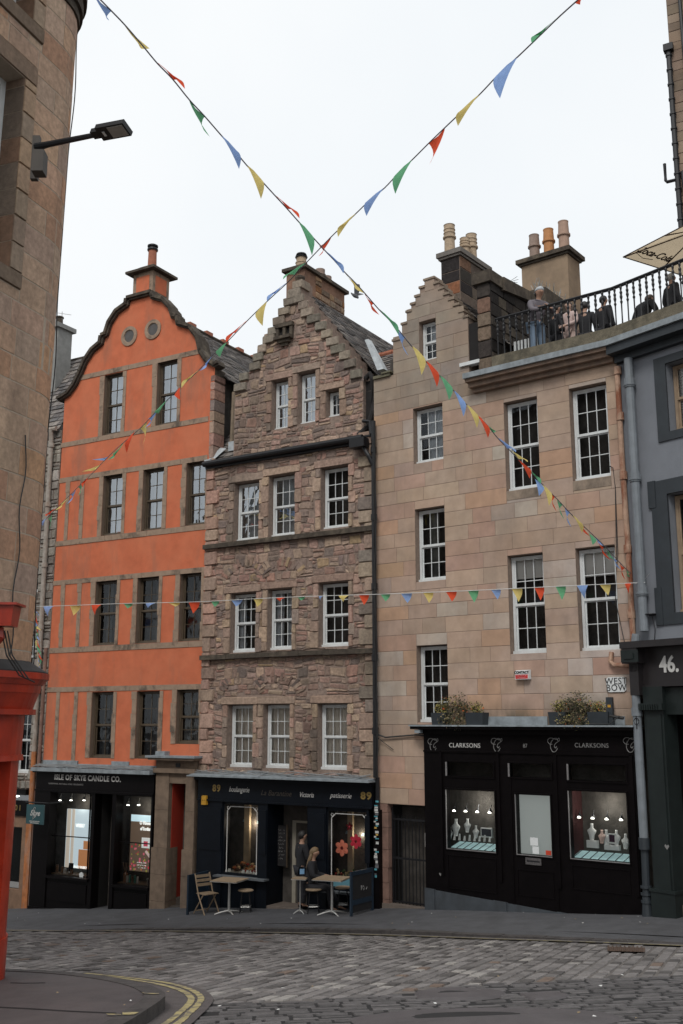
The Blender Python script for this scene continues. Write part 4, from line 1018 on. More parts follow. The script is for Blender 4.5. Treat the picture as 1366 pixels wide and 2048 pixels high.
for k in range(40):
    u, z = rp.uniform(ws2[0]+.04, ws2[1]-.1), ws2[2]+.25+rp.uniform(0, .12)*math.sin((k % 10)/3); r_ = rp.uniform(.018, .035); mb.lathe(FM.pt(u, z, -.12-rp.uniform(0, .1)), [(r_*.4, -r_), (r_, 0), (r_*.4, r_)], 6, mi=k % 4)
mb.build('blooms', [MATS['cream_bun'], MATS['berry'], mat('leafy', (.08, .13, .05), .8), mat('buff_bloom', (.45, .33, .18), .8)], t)
# sticker board on the right end
a = q5(1193, 265, 1230, 765, .17); t = thing('sticker_strip', 'narrow dark board covered in small stickers right of the bakery window', 'sticker board', FM.pt(a[0], a[2], .16))
mb = MB(); mb.fb(FM, a[0], a[1], ft(5)-.1, 2.12, .0, .165); mb.build('board', BLACKP, t)
mb = MB(); cs = [mat('stk%d' % i, c, .6) for i, c in enumerate(((.5, .5, .48), (.08, .3, .36), (.5, .07, .03), (.45, .28, .06), (.12, .12, .13)))]
z = a[2]
while z < a[3]:
    h_ = rp.uniform(.03, .07); x = rp.uniform(a[0]+.01, a[0]+.06)
    if rp.random() < .85: mb.fb(FM, x, x+rp.uniform(.05, .09), z, z+h_-.01, .165, .168+.001*rp.random(), mi=rp.choice([0, 0, 4, 0, 4, 1, 4, 2, 0, 3]))
    z += h_
mb.build('sticker', cs, t)
# ================================================================== sandstone tenement
rR = random.Random(17)
RT = thing('sandstone_tenement', 'pale pink ashlar sandstone tenement with small crow-stepped gable on its left', 'tenement', FR.pt(3, 0, 0))
rs = [(1.75, 14.08), (1.75, 13.92), (1.88, 13.92), (1.88, 13.75), (2.01, 13.75), (2.01, 13.58), (2.14, 13.58), (2.14, 13.42), (2.27, 13.42), (2.27, 13.25), (2.40, 13.25), (2.40, 13.06), (2.52, 13.06), (2.52, 12.9), (2.62, 12.9)]
ls = [(.57, 12.80), (.83, 12.80), (.83, 13.15), (.97, 13.15), (.97, 13.42), (1.10, 13.42), (1.10, 13.58), (1.22, 13.58), (1.22, 13.74), (1.35, 13.74), (1.35, 13.92), (1.48, 13.92), (1.48, 14.08)]
RWIN = [(1.31, 1.77, 12.11, 13.08), (1.11, 1.9, 9.72, 11.02), (1.12, 1.9, 7.02, 8.66), (1.11, 1.9, 3.98, 5.62), (3.45, 4.24, 8.76, 10.71), (4.97, 5.78, 8.76, 10.71), (3.42, 4.23, 5.35, 7.38), (4.95, 5.78, 5.35, 7.38)]
ro_ = [(0, 2.25), (1.32, 2.25), (1.32, 3.85), (6.03, 3.85), (6.03, 11.05), (3.3, 11.05), (3.3, 11.45), (2.62, 11.45)]+[(2.62, 12.9)]+rs[::-1][1:]+ls[::-1]+[(.57, 11.95), (0, 11.95)]
# dark niche by the gable
nq = FR.rect(928, 655, 955, 702, 0); print('niche', nq)
wallmesh(FR, ro_, RWIN, depth=.22, back=.5).build('wall', MORT2, RT)
smb = MB()
def ashmix(r): return ashcol(r)
up = [p_ for p_ in ro_]
stones(FR, [(0, 2.25), (1.32, 2.25), (1.32, 3.85), (6.03, 3.85), (6.03, 11.05), (0, 11.05)], [(a, b, c, e) for a, b, c, e in RWIN], (.30, .36), (.45, .95), lambda r: ashcol(r), (.004, .008), .007, 0, .006, mb=smb, rng=rR)
stones(FR, [(0, 11.05), (3.3, 11.05), (3.3, 11.45), (2.62, 11.45)]+[(2.62, 12.9)]+rs[::-1][1:]+ls[::-1]+[(.57, 11.95), (0, 11.95)], RWIN, (.28, .33), (.45, .9), ashgrey, (.004, .008), .007, 0, .006, mb=smb, rng=rR)
for (u, z) in rs+ls:
    pass
smb.build('ashlar', ASH, RT)
mb = MB()
for P_, sg in ((ls, 1), (rs, -1)):
    for i in range(0, len(P_)-1):
        (u, z), (u2, z2) = P_[i], P_[i+1]
        if abs(z-z2) < .001: mb = MB(); mb.fb(FR, min(u, u2)-.02, max(u, u2)+.02, z-.02, z+.035, -.35, .03); mb.build('crow_step_cap', DRESS, RT)
mb = MB(); mb.fb(FR, 1.46, 1.77, 14.06, 14.11, -.35, .03); mb.build('crow_step_cap', DRESS, RT)
for i, w in enumerate(RWIN):
    inner = None; room = DARKIN; gl = G1
    if i == 0: inner = [('net', .3, 1, .5, 1)]; room = GREYIN
    if i == 1: room = PALEIN; inner = [('net', .3, 1, 0, 1)]
    if i in (6, 7): inner = [('blind', .0, 1, .78 if i == 6 else .74, 1)]
    if i == 2: inner = [('net', .3, .6, 0, 1)]
    window(FR, RT, w, cols=2 if i == 0 else 3, rows=2, rec=.15, gl=gl, room=room, inner=inner, inmat=CURT if i != 2 else MATS['dim_curtain'], fr=.055)
# sill stones
for i, w in enumerate(RWIN[4:6]): mb = MB(); mb.fb(FR, w[0]-.0, w[1]+.0, w[2]-.2, w[2]-.01, -.05, .012); mb.build('sill_stone', DRESS, RT)
# cornice above the big windows (wraps on to the grey building as part of the terrace)
mb = MB(); mb.fb(FR, 2.75, 6.0, 11.05, 11.14, -.1, .12); mb.fb(FR, 2.72, 5.98, 11.14, 11.24, -.1, .24); mb.fb(FR, 2.70, 5.96, 11.24, 11.31, -.1, .34)
mb.build('cornice', mat('cornice_stone', (.25, .175, .13), .9, var=.25, scale=6, stain=((.09, .07, .06), .7), stain_scale=2), RT)
mb = MB(); mb.fb(FR, 2.63, nq[1]+.06, nq[2]-.25, nq[3]+.1, -.4, -.02)
o = mb.build('dark_hatch', mat('soot', (.012, .010, .010), .95), RT); mb = MB(); mb.fb(FR, nq[0]-.1, nq[1]+.06, nq[2]-.33, nq[2]-.25, -.1, .06); mb.build('white_sill', WHITEP, RT)
# roofs of the sandstone tenement
slateroof(RT, FR, 1.62, 14.0, 3.4, 12.2, -.45, -3.5, 41, row=.12); slateroof(RT, FR, 1.62, 14.0, .6, 12.7, -.45, -3.5, 42)
frontroof(RT, FR, -2.5, 1.2, 11.75, 13.35, -.15, -1.9, 43, row=.15)
mb = MB()
u = -2.5
while u < 1.2: mb.tube([FR.pt(u, 13.38, -1.92), FR.pt(u+.34, 13.38, -1.92)], [.085, .095], 8); u += .35
mb.build('ridge_tiles', POTR, RT)
mb = MB(); mb.fb(FR, 0, 6.0, -1, 11.0, -6, -.55); mb.fb(FR, .1, 2.6, 11, 12.6, -3.5, -.55); mb.build('rear_body', MATS['sooty_stone'], RT)
vl = [FR.uz(735, 680, -.3), FR.uz(764, 741, -.1)]
mb = MB(); p_, q_ = vl; mb.hexa([FR.pt(q_[0]-.08, q_[1], -.02), FR.pt(q_[0]+.1, q_[1], -.02), FR.pt(q_[0]+.1, q_[1], -.2), FR.pt(q_[0]-.08, q_[1], -.2), FR.pt(p_[0]-.05, p_[1], -.25), FR.pt(p_[0]+.05, p_[1], -.25), FR.pt(p_[0]+.05, p_[1], -.4), FR.pt(p_[0]-.05, p_[1], -.4)]); mb.build('lead_valley', MATS['bright_lead'], RT)
mb = MB(); mb.fb(FR, .02, .5, 11.95, 12.02, -.3, .06); mb.fb(FR, .28, .55, 12.02, 12.06, -.1, .09); mb.build('eaves_cap', mat('mossy_stone', (.13, .12, .08), .95, var=.4, scale=10), RT)
# chimney A
def stack(name, label, F, off, px, cols_, capm, depth, ztop_py, zb, pots, capn=.09, m=None):
    a = F.uz(px[0], 560, off)[0]; b = F.uz(px[1], 560, off)[0]; zt = F.uz((px[0]+px[1])/2, ztop_py, off)[1]
    T = thing(name, label, 'chimney', F.pt((a+b)/2, zb, off))
    mb = MB(); mb.fb(F, a, b, zb, zt, off-depth, off); mb.build('stack', m or MORT2, T)
    if cols_:
        r_ = random.Random(len(name)); s_ = stones(Plane(F.pt(a, 0, off)[:2], F.pt(b, 0, off)[:2]), [(0, zb), (b-a, zb), (b-a, zt), (0, zt)], [], (.26, .36), (.35, .6), cols_, (.008, .014), .012, 0, .01, rng=r_)
        stones(Plane(F.pt(b, 0, off)[:2], F.pt(b, 0, off-depth)[:2]), [(0, zb), (depth, zb), (depth, zt), (0, zt)], [], (.26, .36), (.35, .6), cols_, (.008, .014), .012, 0, .01, rng=r_, mb=s_)
        s_.build('stack_stones', RUB, T)
    mb = MB(); mb.fb(F, a-.05, b+.05, zt, zt+.06, off-depth-.05, off+.05); mb.fb(F, a-capn, b+capn, zt+.06, zt+.18, off-depth-capn, off+capn); mb.build('cope', capm, T)
    for (fx, fy, m_, h_, r_) in pots:
        q = F.pt(a+(b-a)*fx, zt+.18, off-depth*fy); mb = MB(); prof = [(r_*1.15, 0), (r_, .05), (r_*.95, h_*.52), (r_*1.22, h_*.55), (r_*1.22, h_*.60), (r_*1.02, h_*.62)]
        if m_ is POTB:
            prof += [(r_*1.02, h_*.70), (r_*1.12, h_*.71), (r_*1.12, h_*.73), (r_*1.0, h_*.75), (r_*1.0, h_*.82), (r_*1.1, h_*.83), (r_*1.1, h_*.85), (r_*1.0, h_*.87), (r_*1.0, h_*.98), (r_*1.08, h_)]
        else: prof += [(r_*.92, h_*.95), (r_*.98, h_)]
        prof += [(r_*.8, h_), (r_*.8, h_*.8)]
        mb.lathe(q, prof, 16); o = mb.build('chimney_pot', m_, T)
    return a, b, zt
def soot(r):
    return r.choice([(.05, .045, .04), (.09, .07, .055), (.14, .11, .09), (.26, .115, .06), (.035, .03, .03), (.2, .12, .08)])
print('A', stack('sooty_chimney', 'soot-blackened stone chimney with three buff pots beside the small stepped gable', FR, -1.25, (883, 920), soot, mat('grey_cope', (.16, .145, .13), .9, var=.3), 1.35, 516, 12.6,
      ((.30, .12, POTB, .78, .135), (.62, .45, POTB, .55, .12), (.55, .74, POTB, .82, .135))))
print('B', stack('rendered_chimney', 'tan rendered chimney with three mixed clay pots behind the terrace', FR, -5.2, (1044, 1137), None, COPE, .75, 520, 12.0,
      ((.18, .45, POTG, .82, .15), (.50, .45, POTO, .86, .15), (.83, .45, mat('pink_clay', (.36, .24, .18), .85, var=.2), .95, .15)), capn=.12, m=mat('tan_render', (.27, .195, .13), .9, var=.25, scale=2.5, bump=.2, stain=((.12, .09, .07), .6), stain_scale=1)))
# passage gate at street level
GT = thing('iron_gate', 'tall black iron gate closing the dark passage left of the jewellery shop', 'gate', FR.pt(.7, .1, -.1))
g_ = FR.rect(784, 1640, 857, 1812, -.12); print('gate', g_)
mb = MB(); zb = pz(FR, .5)
for z in (g_[3], (g_[3]+zb)/2+.1, zb+.12): mb.fb(FR, .34, 1.3, z-.02, z+.02, -.14, -.11)
mb.fb(FR, .33, .37, zb, g_[3]+.25, -.15, -.1); mb.fb(FR, 1.25, 1.29, zb, g_[3]+.1, -.15, -.1); o = mb.build('frame', BLACKM, GT)
for k in range(10):
    x = .4+.09*k; mb = MB(); mb.tube([FR.pt(x, zb+.05, -.125), FR.pt(x, g_[3]+.03, -.125), FR.pt(x, g_[3]+.09, -.125)], [.011, .011, .002], 6); mb.build('bar', BLACKM, GT)
mb = MB(); c = FR.uz(853, 1680, -.05); mb.fb(FR, c[0]-.05, c[0], c[1]-.14, c[1]+.14, -.1, -.06); mb.build('letter_plate', STEEL, GT)
mb = MB(); mb.fb(FR, .3, 1.32, -.3, 2.3, -3.0, -2.9); mb.fb(FR, .22, .3, -.3, 2.25, -2.9, -.2); mb.fb(FR, 1.32, 1.4, -.3, 2.25, -2.9, -.2); mb.fb(FR, .3, 1.32, 2.2, 2.3, -2.9, -.22); mb.fb(FR, .4, .55, .3, 2.1, -1.0, -.98)
mb.build('passage_lining', DARKIN, RT)
mb = MB(); z = -.2
while z < 2.24:
    ze = min(2.25, z+rR.uniform(.3, .5)); mb.fb(FR, .0, .30+rR.choice([0, .02]), z+.004, ze-.004, -.2, .015); z = ze
mb.fb(FR, 1.30, 1.33, -.2, 2.25, -.2, .02); mb.build('passage_jamb', mat('worn_pink_stone', (.22, .13, .10), .9, var=.35, scale=4, bump=.4, stain=((.07, .05, .045), .8), stain_scale=2), RT)
mb = MB(); mb.fb(FR, .02, 1.3, -.4, zb+.08, -.3, .05); mb.build('passage_step', MATS['doorstep_stone'], RT)
# ---- jewellery shop
JS = thing('jewellery_shopfront', 'glossy black jewellery shop front with silver lettering and three lit windows', 'shopfront', FR.pt(3.7, .3, .1))
q6 = lambda l, t, r, b, off=.12: prect(FR, 740, 1430, 2.182, l, t, r, b, off)
PJ = .12
w1 = q6(336, 330, 546, 590); dd = q6(640, 350, 790, 612); w2 = q6(873, 336, 1125, 635)
t1, t2, t3 = q6(335, 207, 537, 268), q6(608, 213, 790, 272), q6(865, 217, 1116, 288)
print('jewel', w1, dd, w2, t1, t2, t3, q6(262, 75, 1190, 155))
U0, U1 = 1.34, 5.97
zc0 = q6(200, 58, 1195, 75, .3)
ztop = 3.90
ops = [w1, dd, w2, t1, t2, t3]
zl = [min(o_[2] for o_ in ops)]
mb = MB()
jo = [(U0, -.3), (U1, -.3), (U1, 3.80), (U0, 3.80)]
wm = wallmesh(FR, jo, ops, depth=.02, back=.3, d=PJ); mb = wm
za, zb_ = 3.74, 3.40
mb.fb(FR, U0, U1, zb_-.03, zb_+.01, PJ, PJ+.03)
mb.fb(FR, U0-.06, U1+.06, za, za+.1, PJ-.2, PJ+.1); mb.fb(FR, U0-.2, U1+.1, za+.1, ztop, PJ-.3, PJ+.22)
def mould(a, b, c, e, t=.02, d=.012, keep=None):
    mb.fb(FR, a, b, e-t, e, PJ, PJ+d); mb.fb(FR, a, b, c, c+t, PJ, PJ+d); mb.fb(FR, a, a+t, c+t, e-t, PJ, PJ+d); mb.fb(FR, b-t, b, c+t, e-t, PJ, PJ+d)
for o_ in ops: mould(o_[0]-.035, o_[1]+.035, o_[2]-.035, o_[3]+.035, .03, .02)
for o_ in (w1, w2): mould(o_[0]-.0, o_[1]+.0, pz(FR, o_[0])+.42, o_[2]-.12)
mould(dd[0]-.02, dd[1]+.02, pz(FR, dd[0])+.3, dd[2]-.28)
for x in (t1[0]-.14, t1[1]+.12, t2[1]+.1, t3[1]+.12): mb.fb(FR, x-.03, x+.03, .9, zb_, PJ, PJ+.03)
for x in (dd[0]-.1, dd[1]+.1): mb.fb(FR, x-.012, x+.012, .4, t2[2]-.05, PJ, PJ+.015)
mb.build('timber_front', BLACKP, JS)
mb = MB()
for o_ in ops: mb.quad(*[FR.pt(x, z, PJ-.015) for x, z in ((o_[0], o_[2]), (o_[1], o_[2]), (o_[1], o_[3]), (o_[0], o_[3]))])
mb.build('window_pane', G3, JS)
mb = MB()
for o_ in (t1, t2, t3): mb.fb(FR, o_[0]-.02, o_[0]+.012, o_[2], o_[3], PJ-.0, PJ+.024); 
for o_ in (w1, w2, dd): mb.fb(FR, o_[0]-.012, o_[1]+.012, o_[2]-.014, o_[2], PJ, PJ+.024); mb.fb(FR, o_[0]-.012, o_[0], o_[2], o_[3], PJ, PJ+.024)
mb.build('silver_bead', mat('dull_silver', (.22, .21, .21), .5, metal=.3), JS)
# slate plinth that steps with the slope
mb = MB()
x = U0; zt_ = pz(FR, U0)+.46
seg = [(U0, U0+.24, .02), (U0+.24, 2.95, 0), (2.95, 3.25, .03), (3.25, 4.32, 0), (4.32, 4.62, .03), (4.62, U1, 0)]
print('plinth', q6(262, 755, 312, 850), q6(1130, 850, 1190, 865))
for a, b, ex in seg:
    m0 = .62-.052*(a-U0); m1 = .62-.052*(b-U0)
    mb.hexa([FR.pt(a, -.2, PJ+.04+ex), FR.pt(b, -.2, PJ+.04+ex), FR.pt(b, -.2, 0), FR.pt(a, -.2, 0), FR.pt(a, m0+.02*(ex > 0), PJ+.04+ex), FR.pt(b, m1+.02*(ex > 0), PJ+.04+ex), FR.pt(b, m1, 0), FR.pt(a, m0, 0)])
mb.build('slate_plinth', mat('slate_plinth', (.045, .053, .062), .7, var=.3, scale=4, stain=((.02, .02, .022), .7), stain_scale=2), JS)
# display interior
mb = MB(); r0, r1 = U0+.1, U1-.1
mb.fb(FR, r0, r1, -.2, 3.7, -3.0, -2.9); mb.fb(FR, r0, r0+.05, -.2, 3.7, -2.9, 0); mb.fb(FR, r1-.05, r1, -.2, 3.7, -2.9, 0); mb.fb(FR, r0, r1, 3.65, 3.7, -2.9, 0); mb.build('interior', DARKIN, JS)
GRNB = mat('sage_backdrop', (.42, .48, .44), .9, var=.15, scale=2); TR = mat('pale_cyan_tray', (.42, .62, .62), .6, var=.1); WR = mat('dark_red_side', (.05, .012, .012), .9)
for i, o_ in enumerate((w1, w2)):
    mb = MB(); a, b = o_[0]-.05, o_[1]+.05; la = a-(.5 if i == 0 else 0)
    mb.fb(FR, a-.15 if i else la, b, o_[2]-.1, o_[3]+.1, -.75, -.72); bd = mb.build('backdrop', GRNB, JS)
    mb = MB(); mb.fb(FR, la-.03, la, o_[2]-.1, o_[3]+.1, -.75, -.02); mb.fb(FR, b, b+.03, o_[2]-.1, o_[3]+.1, -.75, .05); mb.fb(FR, a, b, o_[3]+.1, o_[3]+.13, -.75, .05); mb.build('display_side', WR if i else MATS['dark_room'], JS)
    mb = MB(); mb.hexa([FR.pt(a, o_[2]-.06, .05), FR.pt(b, o_[2]-.06, .05), FR.pt(b, o_[2]-.06, -.6), FR.pt(a, o_[2]-.06, -.6), FR.pt(a, o_[2]-.02, .05), FR.pt(b, o_[2]-.02, .05), FR.pt(b, o_[2]+.09, -.4), FR.pt(a, o_[2]+.09, -.4)])
    tr = mb.build('tray_slope', emit('glowing_tray', (.34, .50, .51), .38), JS)  # tray glows by emission, standing in for lamplight on it
    mb = MB(); n = 7
    for k in range(n+1):
        x = a+.04+(b-a-.08)*k/n; mb.hexa([FR.pt(x-.004, o_[2]-.01, .055), FR.pt(x+.004, o_[2]-.01, .055), FR.pt(x+.004, o_[2]+.10, -.395), FR.pt(x-.004, o_[2]+.10, -.395), FR.pt(x-.004, o_[2]+.0, .06), FR.pt(x+.004, o_[2]+.0, .06), FR.pt(x+.004, o_[2]+.11, -.39), FR.pt(x-.004, o_[2]+.11, -.39)])
    mb.build('divider', BLACKM, tr)
    nm = 'left' if i == 0 else 'right'
    for k in range(4):
        cx = ((370, 420, 471, 525) if i == 0 else (915, 974, 1035, 1098))[k]; cy = ((412, 414, 417, 420) if i == 0 else (440, 444, 448, 451))[k]
        c = FR.uz(740+cx/2.182, 1430+cy/2.182, -.25)
        t = thing('shaded_spotlight', f'{["first", "second", "third", "fourth"][k]} spotlight from the left in the {nm} jewellery window', 'spotlight', FR.pt(c[0], c[1], -.25), 'spotlights over the jewellery')
        mb = MB(); mb.lathe(FR.pt(c[0], c[1]-.02, -.25), [(.05, 0), (.018, .06), (.014, .08)], 12); mb.tube([FR.pt(c[0], c[1]+.05, -.25), FR.pt(c[0], c[1]+.12, -.3)], .006, 5); mb.build('shade', BLACKM, t)
        mb = MB(); mb.lathe(FR.pt(c[0], c[1]-.022, -.22), [(.034, -.018), (.036, .0), (.02, .02)], 10); mb.build('bulb', emit('small_bulb', (1, .95, .85), 3), t)
    glow(FR, (a+b)/2, o_[3]-.28, -.25, 9, col=(1, .96, .88)); glow(FR, (a+b)/2-.2, o_[3]-.1, .0, .5, col=(1, .96, .88))
BUST = mat('white_bust', (.66, .66, .64), .6, var=.06); BUSTP = mat('pink_bust', (.6, .42, .36), .6)
def bust(F, cx, cy0, h, label, m=BUST, off=-.2):
    c = F.uz(740+cx/2.182, 1430+cy0/2.182, off); u, z = c; mb = MB()
    prof = [(0, .13, .05), (.06, .15, .05), (.30, .20, .06), (.48, .30, .07), (.58, .31, .06), (.66, .20, .05), (.74, .115, .045), (.88, .095, .045), (1.0, .10, .05)]
    n = 12; vs = []
    for t_, w, dp in prof:
        for k in range(n):
            a = 2*PI*k/n; vs.append(F.pt(u+math.cos(a)*w*h, z+t_*h, off+math.sin(a)*dp*h*1.6-.03*t_))
    fs = [(i*n+k, i*n+(k+1) % n, (i+1)*n+(k+1) % n, (i+1)*n+k) for i in range(len(prof)-1) for k in range(n)]+[tuple(range(n)), tuple((len(prof)-1)*n+k for k in range(n))]
    mb.add(vs, fs); o = mb.build('necklace_bust', m, smooth=True); tag(o, label, 'display bust', 'white necklace busts'); return o
bust(FR, 347, 545, .26, 'small white necklace bust at far left of left jewellery window'); bust(FR, 374, 528, .34, 'white necklace bust second from left in left jewellery window')
bust(FR, 424, 512, .27, 'tallest white necklace bust on black stand in left jewellery window'); bust(FR, 461, 538, .25, 'white necklace bust between tall bust and framed box')
bust(FR, 968, 545, .30, 'white necklace bust at left of right jewellery window'); bust(FR, 1012, 560, .24, 'pinkish necklace bust in right jewellery window', BUSTP)
bust(FR, 1032, 568, .28, 'white bust left of the purple case in right window', off=-.25); bust(FR, 1076, 568, .27, 'white bust right of the purple case in right window', off=-.25); bust(FR, 1116, 585, .27, 'white bust cut by the right edge of the right window')
def case(l, t, r, b, m, label, off=-.24):
    a = q6(l, t, r, b, off); T = thing('jewellery_case', label, 'jewellery case', FR.pt(a[0], a[2], off))
    mb = MB(); mb.fb(FR, a[0], a[1], a[2], a[3], off-.05, off); mb.build('case', BUST, T); mb = MB(); mb.fb(FR, a[0]+.02, a[1]-.02, a[2]+.03, a[3]-.02, off, off+.004); mb.build('velvet', m, T)
case(483, 493, 532, 535, mat('charcoal_velvet', (.04, .04, .05), .9), 'white framed case with charcoal velvet in left jewellery window')
case(1040, 518, 1072, 562, mat('purple_velvet', (.05, .02, .04), .9), 'white framed case with purple velvet in right jewellery window')
case(945, 548, 995, 580, BUST, 'plain white box under the bust in right jewellery window', -.15); case(1022, 568, 1090, 590, BUST, 'long low white box at centre of right jewellery window', -.15)
for i in range(9):
    x = 344+22*i; c = FR.uz(740+x/2.182, 1430+(538+1.2*i)/2.182, -.1); mb = MB(); h_ = .05+.06*((i*37) % 5)/5; mb.hexa([FR.pt(c[0]-.022, c[1]-.03, -.1), FR.pt(c[0]+.022, c[1]-.03, -.1), FR.pt(c[0]+.022, c[1]-.03, -.13), FR.pt(c[0]-.022, c[1]-.03, -.13), FR.pt(c[0]-.016, c[1]+h_, -.13), FR.pt(c[0]+.016, c[1]+h_, -.13), FR.pt(c[0]+.016, c[1]+h_, -.14), FR.pt(c[0]-.016, c[1]+h_, -.14)])
    tag(mb.build('ring_stand', BUST), 'small white ring stand in row at front of left jewellery window', 'ring stand', 'ring stands')
# door panel, notices, letter box
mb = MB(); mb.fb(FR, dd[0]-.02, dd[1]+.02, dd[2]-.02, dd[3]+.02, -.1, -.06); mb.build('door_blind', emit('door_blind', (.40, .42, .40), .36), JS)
a = q6(698, 535, 732, 570, PJ); b = q6(708, 574, 736, 606, PJ)
mb = MB(); mb.fb(FR, a[0], a[1], a[2], a[3], PJ-.014, PJ-.011); mb.fb(FR, b[0], b[1], b[2], b[3], PJ-.014, PJ-.011); nt_ = mb.build('door_notice', SIGNW, JS)
a2 = q6(766, 592, 790, 612, PJ); mb = MB(); mb.fb(FR, a2[0], a2[1], a2[2], a2[3], PJ-.014, PJ-.01); mb.build('red_sticker', mat('red_sticker', (.5, .05, .02), .5), JS)
a = q6(680, 624, 748, 654, PJ); mb = MB(); mb.fb(FR, a[0], a[1], a[2], a[3], PJ, PJ+.015); lb_ = mb.build('letter_box', mat('tarnished_silver', (.14, .13, .13), .5, metal=.5, var=.5, scale=30), JS)
mb = MB(); mb.fb(FR, a[0]+.03, a[1]-.03, (a[2]+a[3])/2-.01, (a[2]+a[3])/2+.015, PJ+.015, PJ+.018); mb.build('flap', BLACKM, lb_)
for l, r in ((342, 485), (883, 1052)): ptext(FR, (740, 1430), 2.182, l, 121, r, 146, 'CLARKSONS', LETD if l > 500 else LET, JS, PJ, sx=.98, sp=1.08, hs=.8)
ptext(FR, (740, 1430), 2.182, 665, 124, 690, 146, '87', LETD, JS, PJ, sx=.9)
for cx in (275, 553, 802, 1135):
    c = FR.uz(740+cx/2.182, 1430+133/2.182, PJ); s_ = .14
    pts = [(.75, .62), (.55, .95), (.05, .9), (-.45, .35), (-.55, -.3), (-.2, -.85), (.3, -.8), (.65, -.35)]
    pts2 = [(-.2, .15), (-.7, .2), (-1.0, .55), (-.75, .95), (-.2, 1.0), (.5, .8), (.95, 1.0), (1.0, .7), (.7, .5), (.3, .25), (.1, -.1), (.3, -.35), (.5, -.1)]
    mb = MB()
    for P_ in (pts, pts2):
        sm = []
        for i in range(len(P_)-1):
            for k in range(4): 
                f = k/4; p0, p1, p2, p3 = P_[max(i-1, 0)], P_[i], P_[i+1], P_[min(i+2, len(P_)-1)]
                sm.append(tuple(.5*((2*p1[j])+(-p0[j]+p2[j])*f+(2*p0[j]-5*p1[j]+4*p2[j]-p3[j])*f*f+(-p0[j]+3*p1[j]-3*p2[j]+p3[j])*f**3) for j in (0, 1)))
        sm.append(P_[-1]); mb.tube([FR.pt(c[0]+x*s_*.9, c[1]+y*s_, PJ+.004) for x, y in sm], .007, 5)
    mb.build('monogram', LETD, JS)
a = FR.uz(740+309/2.182, 1430+695/2.182, PJ); mb = MB(); mb.add([FR.pt(a[0]+x*.035, a[1]+y*.035, PJ+.014) for x, y in ((0, -1), (1, .3), (.6, .9), (0, .45), (-.6, .9), (-1, .3))], [(0, 1, 2, 3), (0, 3, 4, 5)])
mb.build('heart_sticker', LETD, JS)
# cover flashing on top of the shop cornice
mb = MB(); mb.fb(FR, U0-.22, U1+.12, ztop, ztop+.03, PJ-.3, PJ+.25); mb.fb(FR, U0-.1, U0+.04, ztop-.14, ztop-.07, PJ, PJ+.2); mb.fb(FR, 2.7, 4.2, ztop+.03, ztop+.2, -.02, .03); mb.fb(FR, 5.0, 5.8, ztop+.03, ztop+.2, -.02, .03); mb.build('lead_flashing', LEAD, JS)
mb = MB(); mb.tube([FR.pt(5.05, ztop+.06, .25), FR.pt(5.3, ztop+.12, .2), FR.pt(5.6, ztop+.2, .2), FR.pt(5.85, ztop+.16, .2)], .03, 8); mb.tube([FR.pt(5.2, ztop+.06, .3), FR.pt(5.6, ztop+.05, .28), FR.pt(5.8, ztop+.2, .25)], .01, 5); tag(mb.build('coiled_cable', MATS['black_cable']), 'loose black and white cable lying on the jewellery shop roof', 'cable')
# planters
def planter(u0, u1, nb, label, seed, hang):
    r_ = random.Random(seed); T = thing('flower_planter', label, 'planter', FR.pt((u0+u1)/2, ztop+.03, .15))
    mb = MB()
    for a, b in ((u0, u0+.36), (u1-.42, u1)):
        mb.hexa([FR.pt(a+.02, ztop+.03, .26), FR.pt(b-.02, ztop+.03, .26), FR.pt(b-.02, ztop+.03, .04), FR.pt(a+.02, ztop+.03, .04), FR.pt(a, ztop+.28, .28), FR.pt(b, ztop+.28, .28), FR.pt(b, ztop+.28, .02), FR.pt(a, ztop+.28, .02)])
    mb.build('trough', CHAR, T)
    mb = MB(); ctr = [(u0+.2, .38, .16), (u0+(u1-u0)*.35, .42, .26), ((u0+u1)/2, .46, .27), (u0+(u1-u0)*.62, .36, .22), (u1-.2, .36, .15), (u0+(u1-u0)*.3, .12, .2), ((u0+u1)/2+.02, .1, .2)]
    LF = [mat('leaf_dark', (.030, .035, .016), .7), mat('leaf_olive', (.075, .07, .03), .7), mat('leaf_buff', (.22, .17, .09), .8), mat('leaf_yellow', (.26, .22, .06), .8), mat('bloom_orange', (.5, .12, .03), .7)]
    for ci, (cu, cz, R_) in enumerate(ctr):
        for k in range(nb):
            v = Vector((r_.gauss(0, 1), r_.gauss(0, 1), r_.gauss(0, 1))).normalized()*R_*r_.uniform(.25, 1.08)
            c = Vector(FR.pt(cu+v.x*1.15, ztop+cz+v.z*.9, .17+v.y*.6+(.1 if ci >= 5 else 0))); s = r_.uniform(.012, .028)
            a = Vector((r_.gauss(0, 1), r_.gauss(0, 1), r_.gauss(0, 1))).normalized(); b = a.orthogonal().normalized()
            x = r_.random(); yl = ci in (0, 4)
            mi = (3 if x < .55 else 1) if yl else (0 if x < .4 else 1 if x < .68 else 2 if x < .94 else 3)
            if r_.random() < (.03 if ci in (0, 3, 4) else .005): mi = 4; s *= 1.3
            mb.add([c+a*s, c+b*s*.6, c-a*s, c-b*s*.6], [(0, 1, 2, 3)], mi=mi)
    mb.build('foliage', LF, T)
    mb = MB()
    for cu, cz, R_ in ctr[:5]:
        for k in range(5): mb.tube([FR.pt(cu, ztop+.2, .15), FR.pt(cu+r_.uniform(-.1, .1), ztop+cz, .15+r_.uniform(-.05, .1))], .005, 4)
    mb.build('stems', LF[0], T)
a, b = FR.uz(868, 1440, .15)[0], FR.uz(972, 1440, .15)[0]; planter(a, b, 260, 'planter of trailing brown-green foliage on the left of jewellery shop roof', 1, 1)
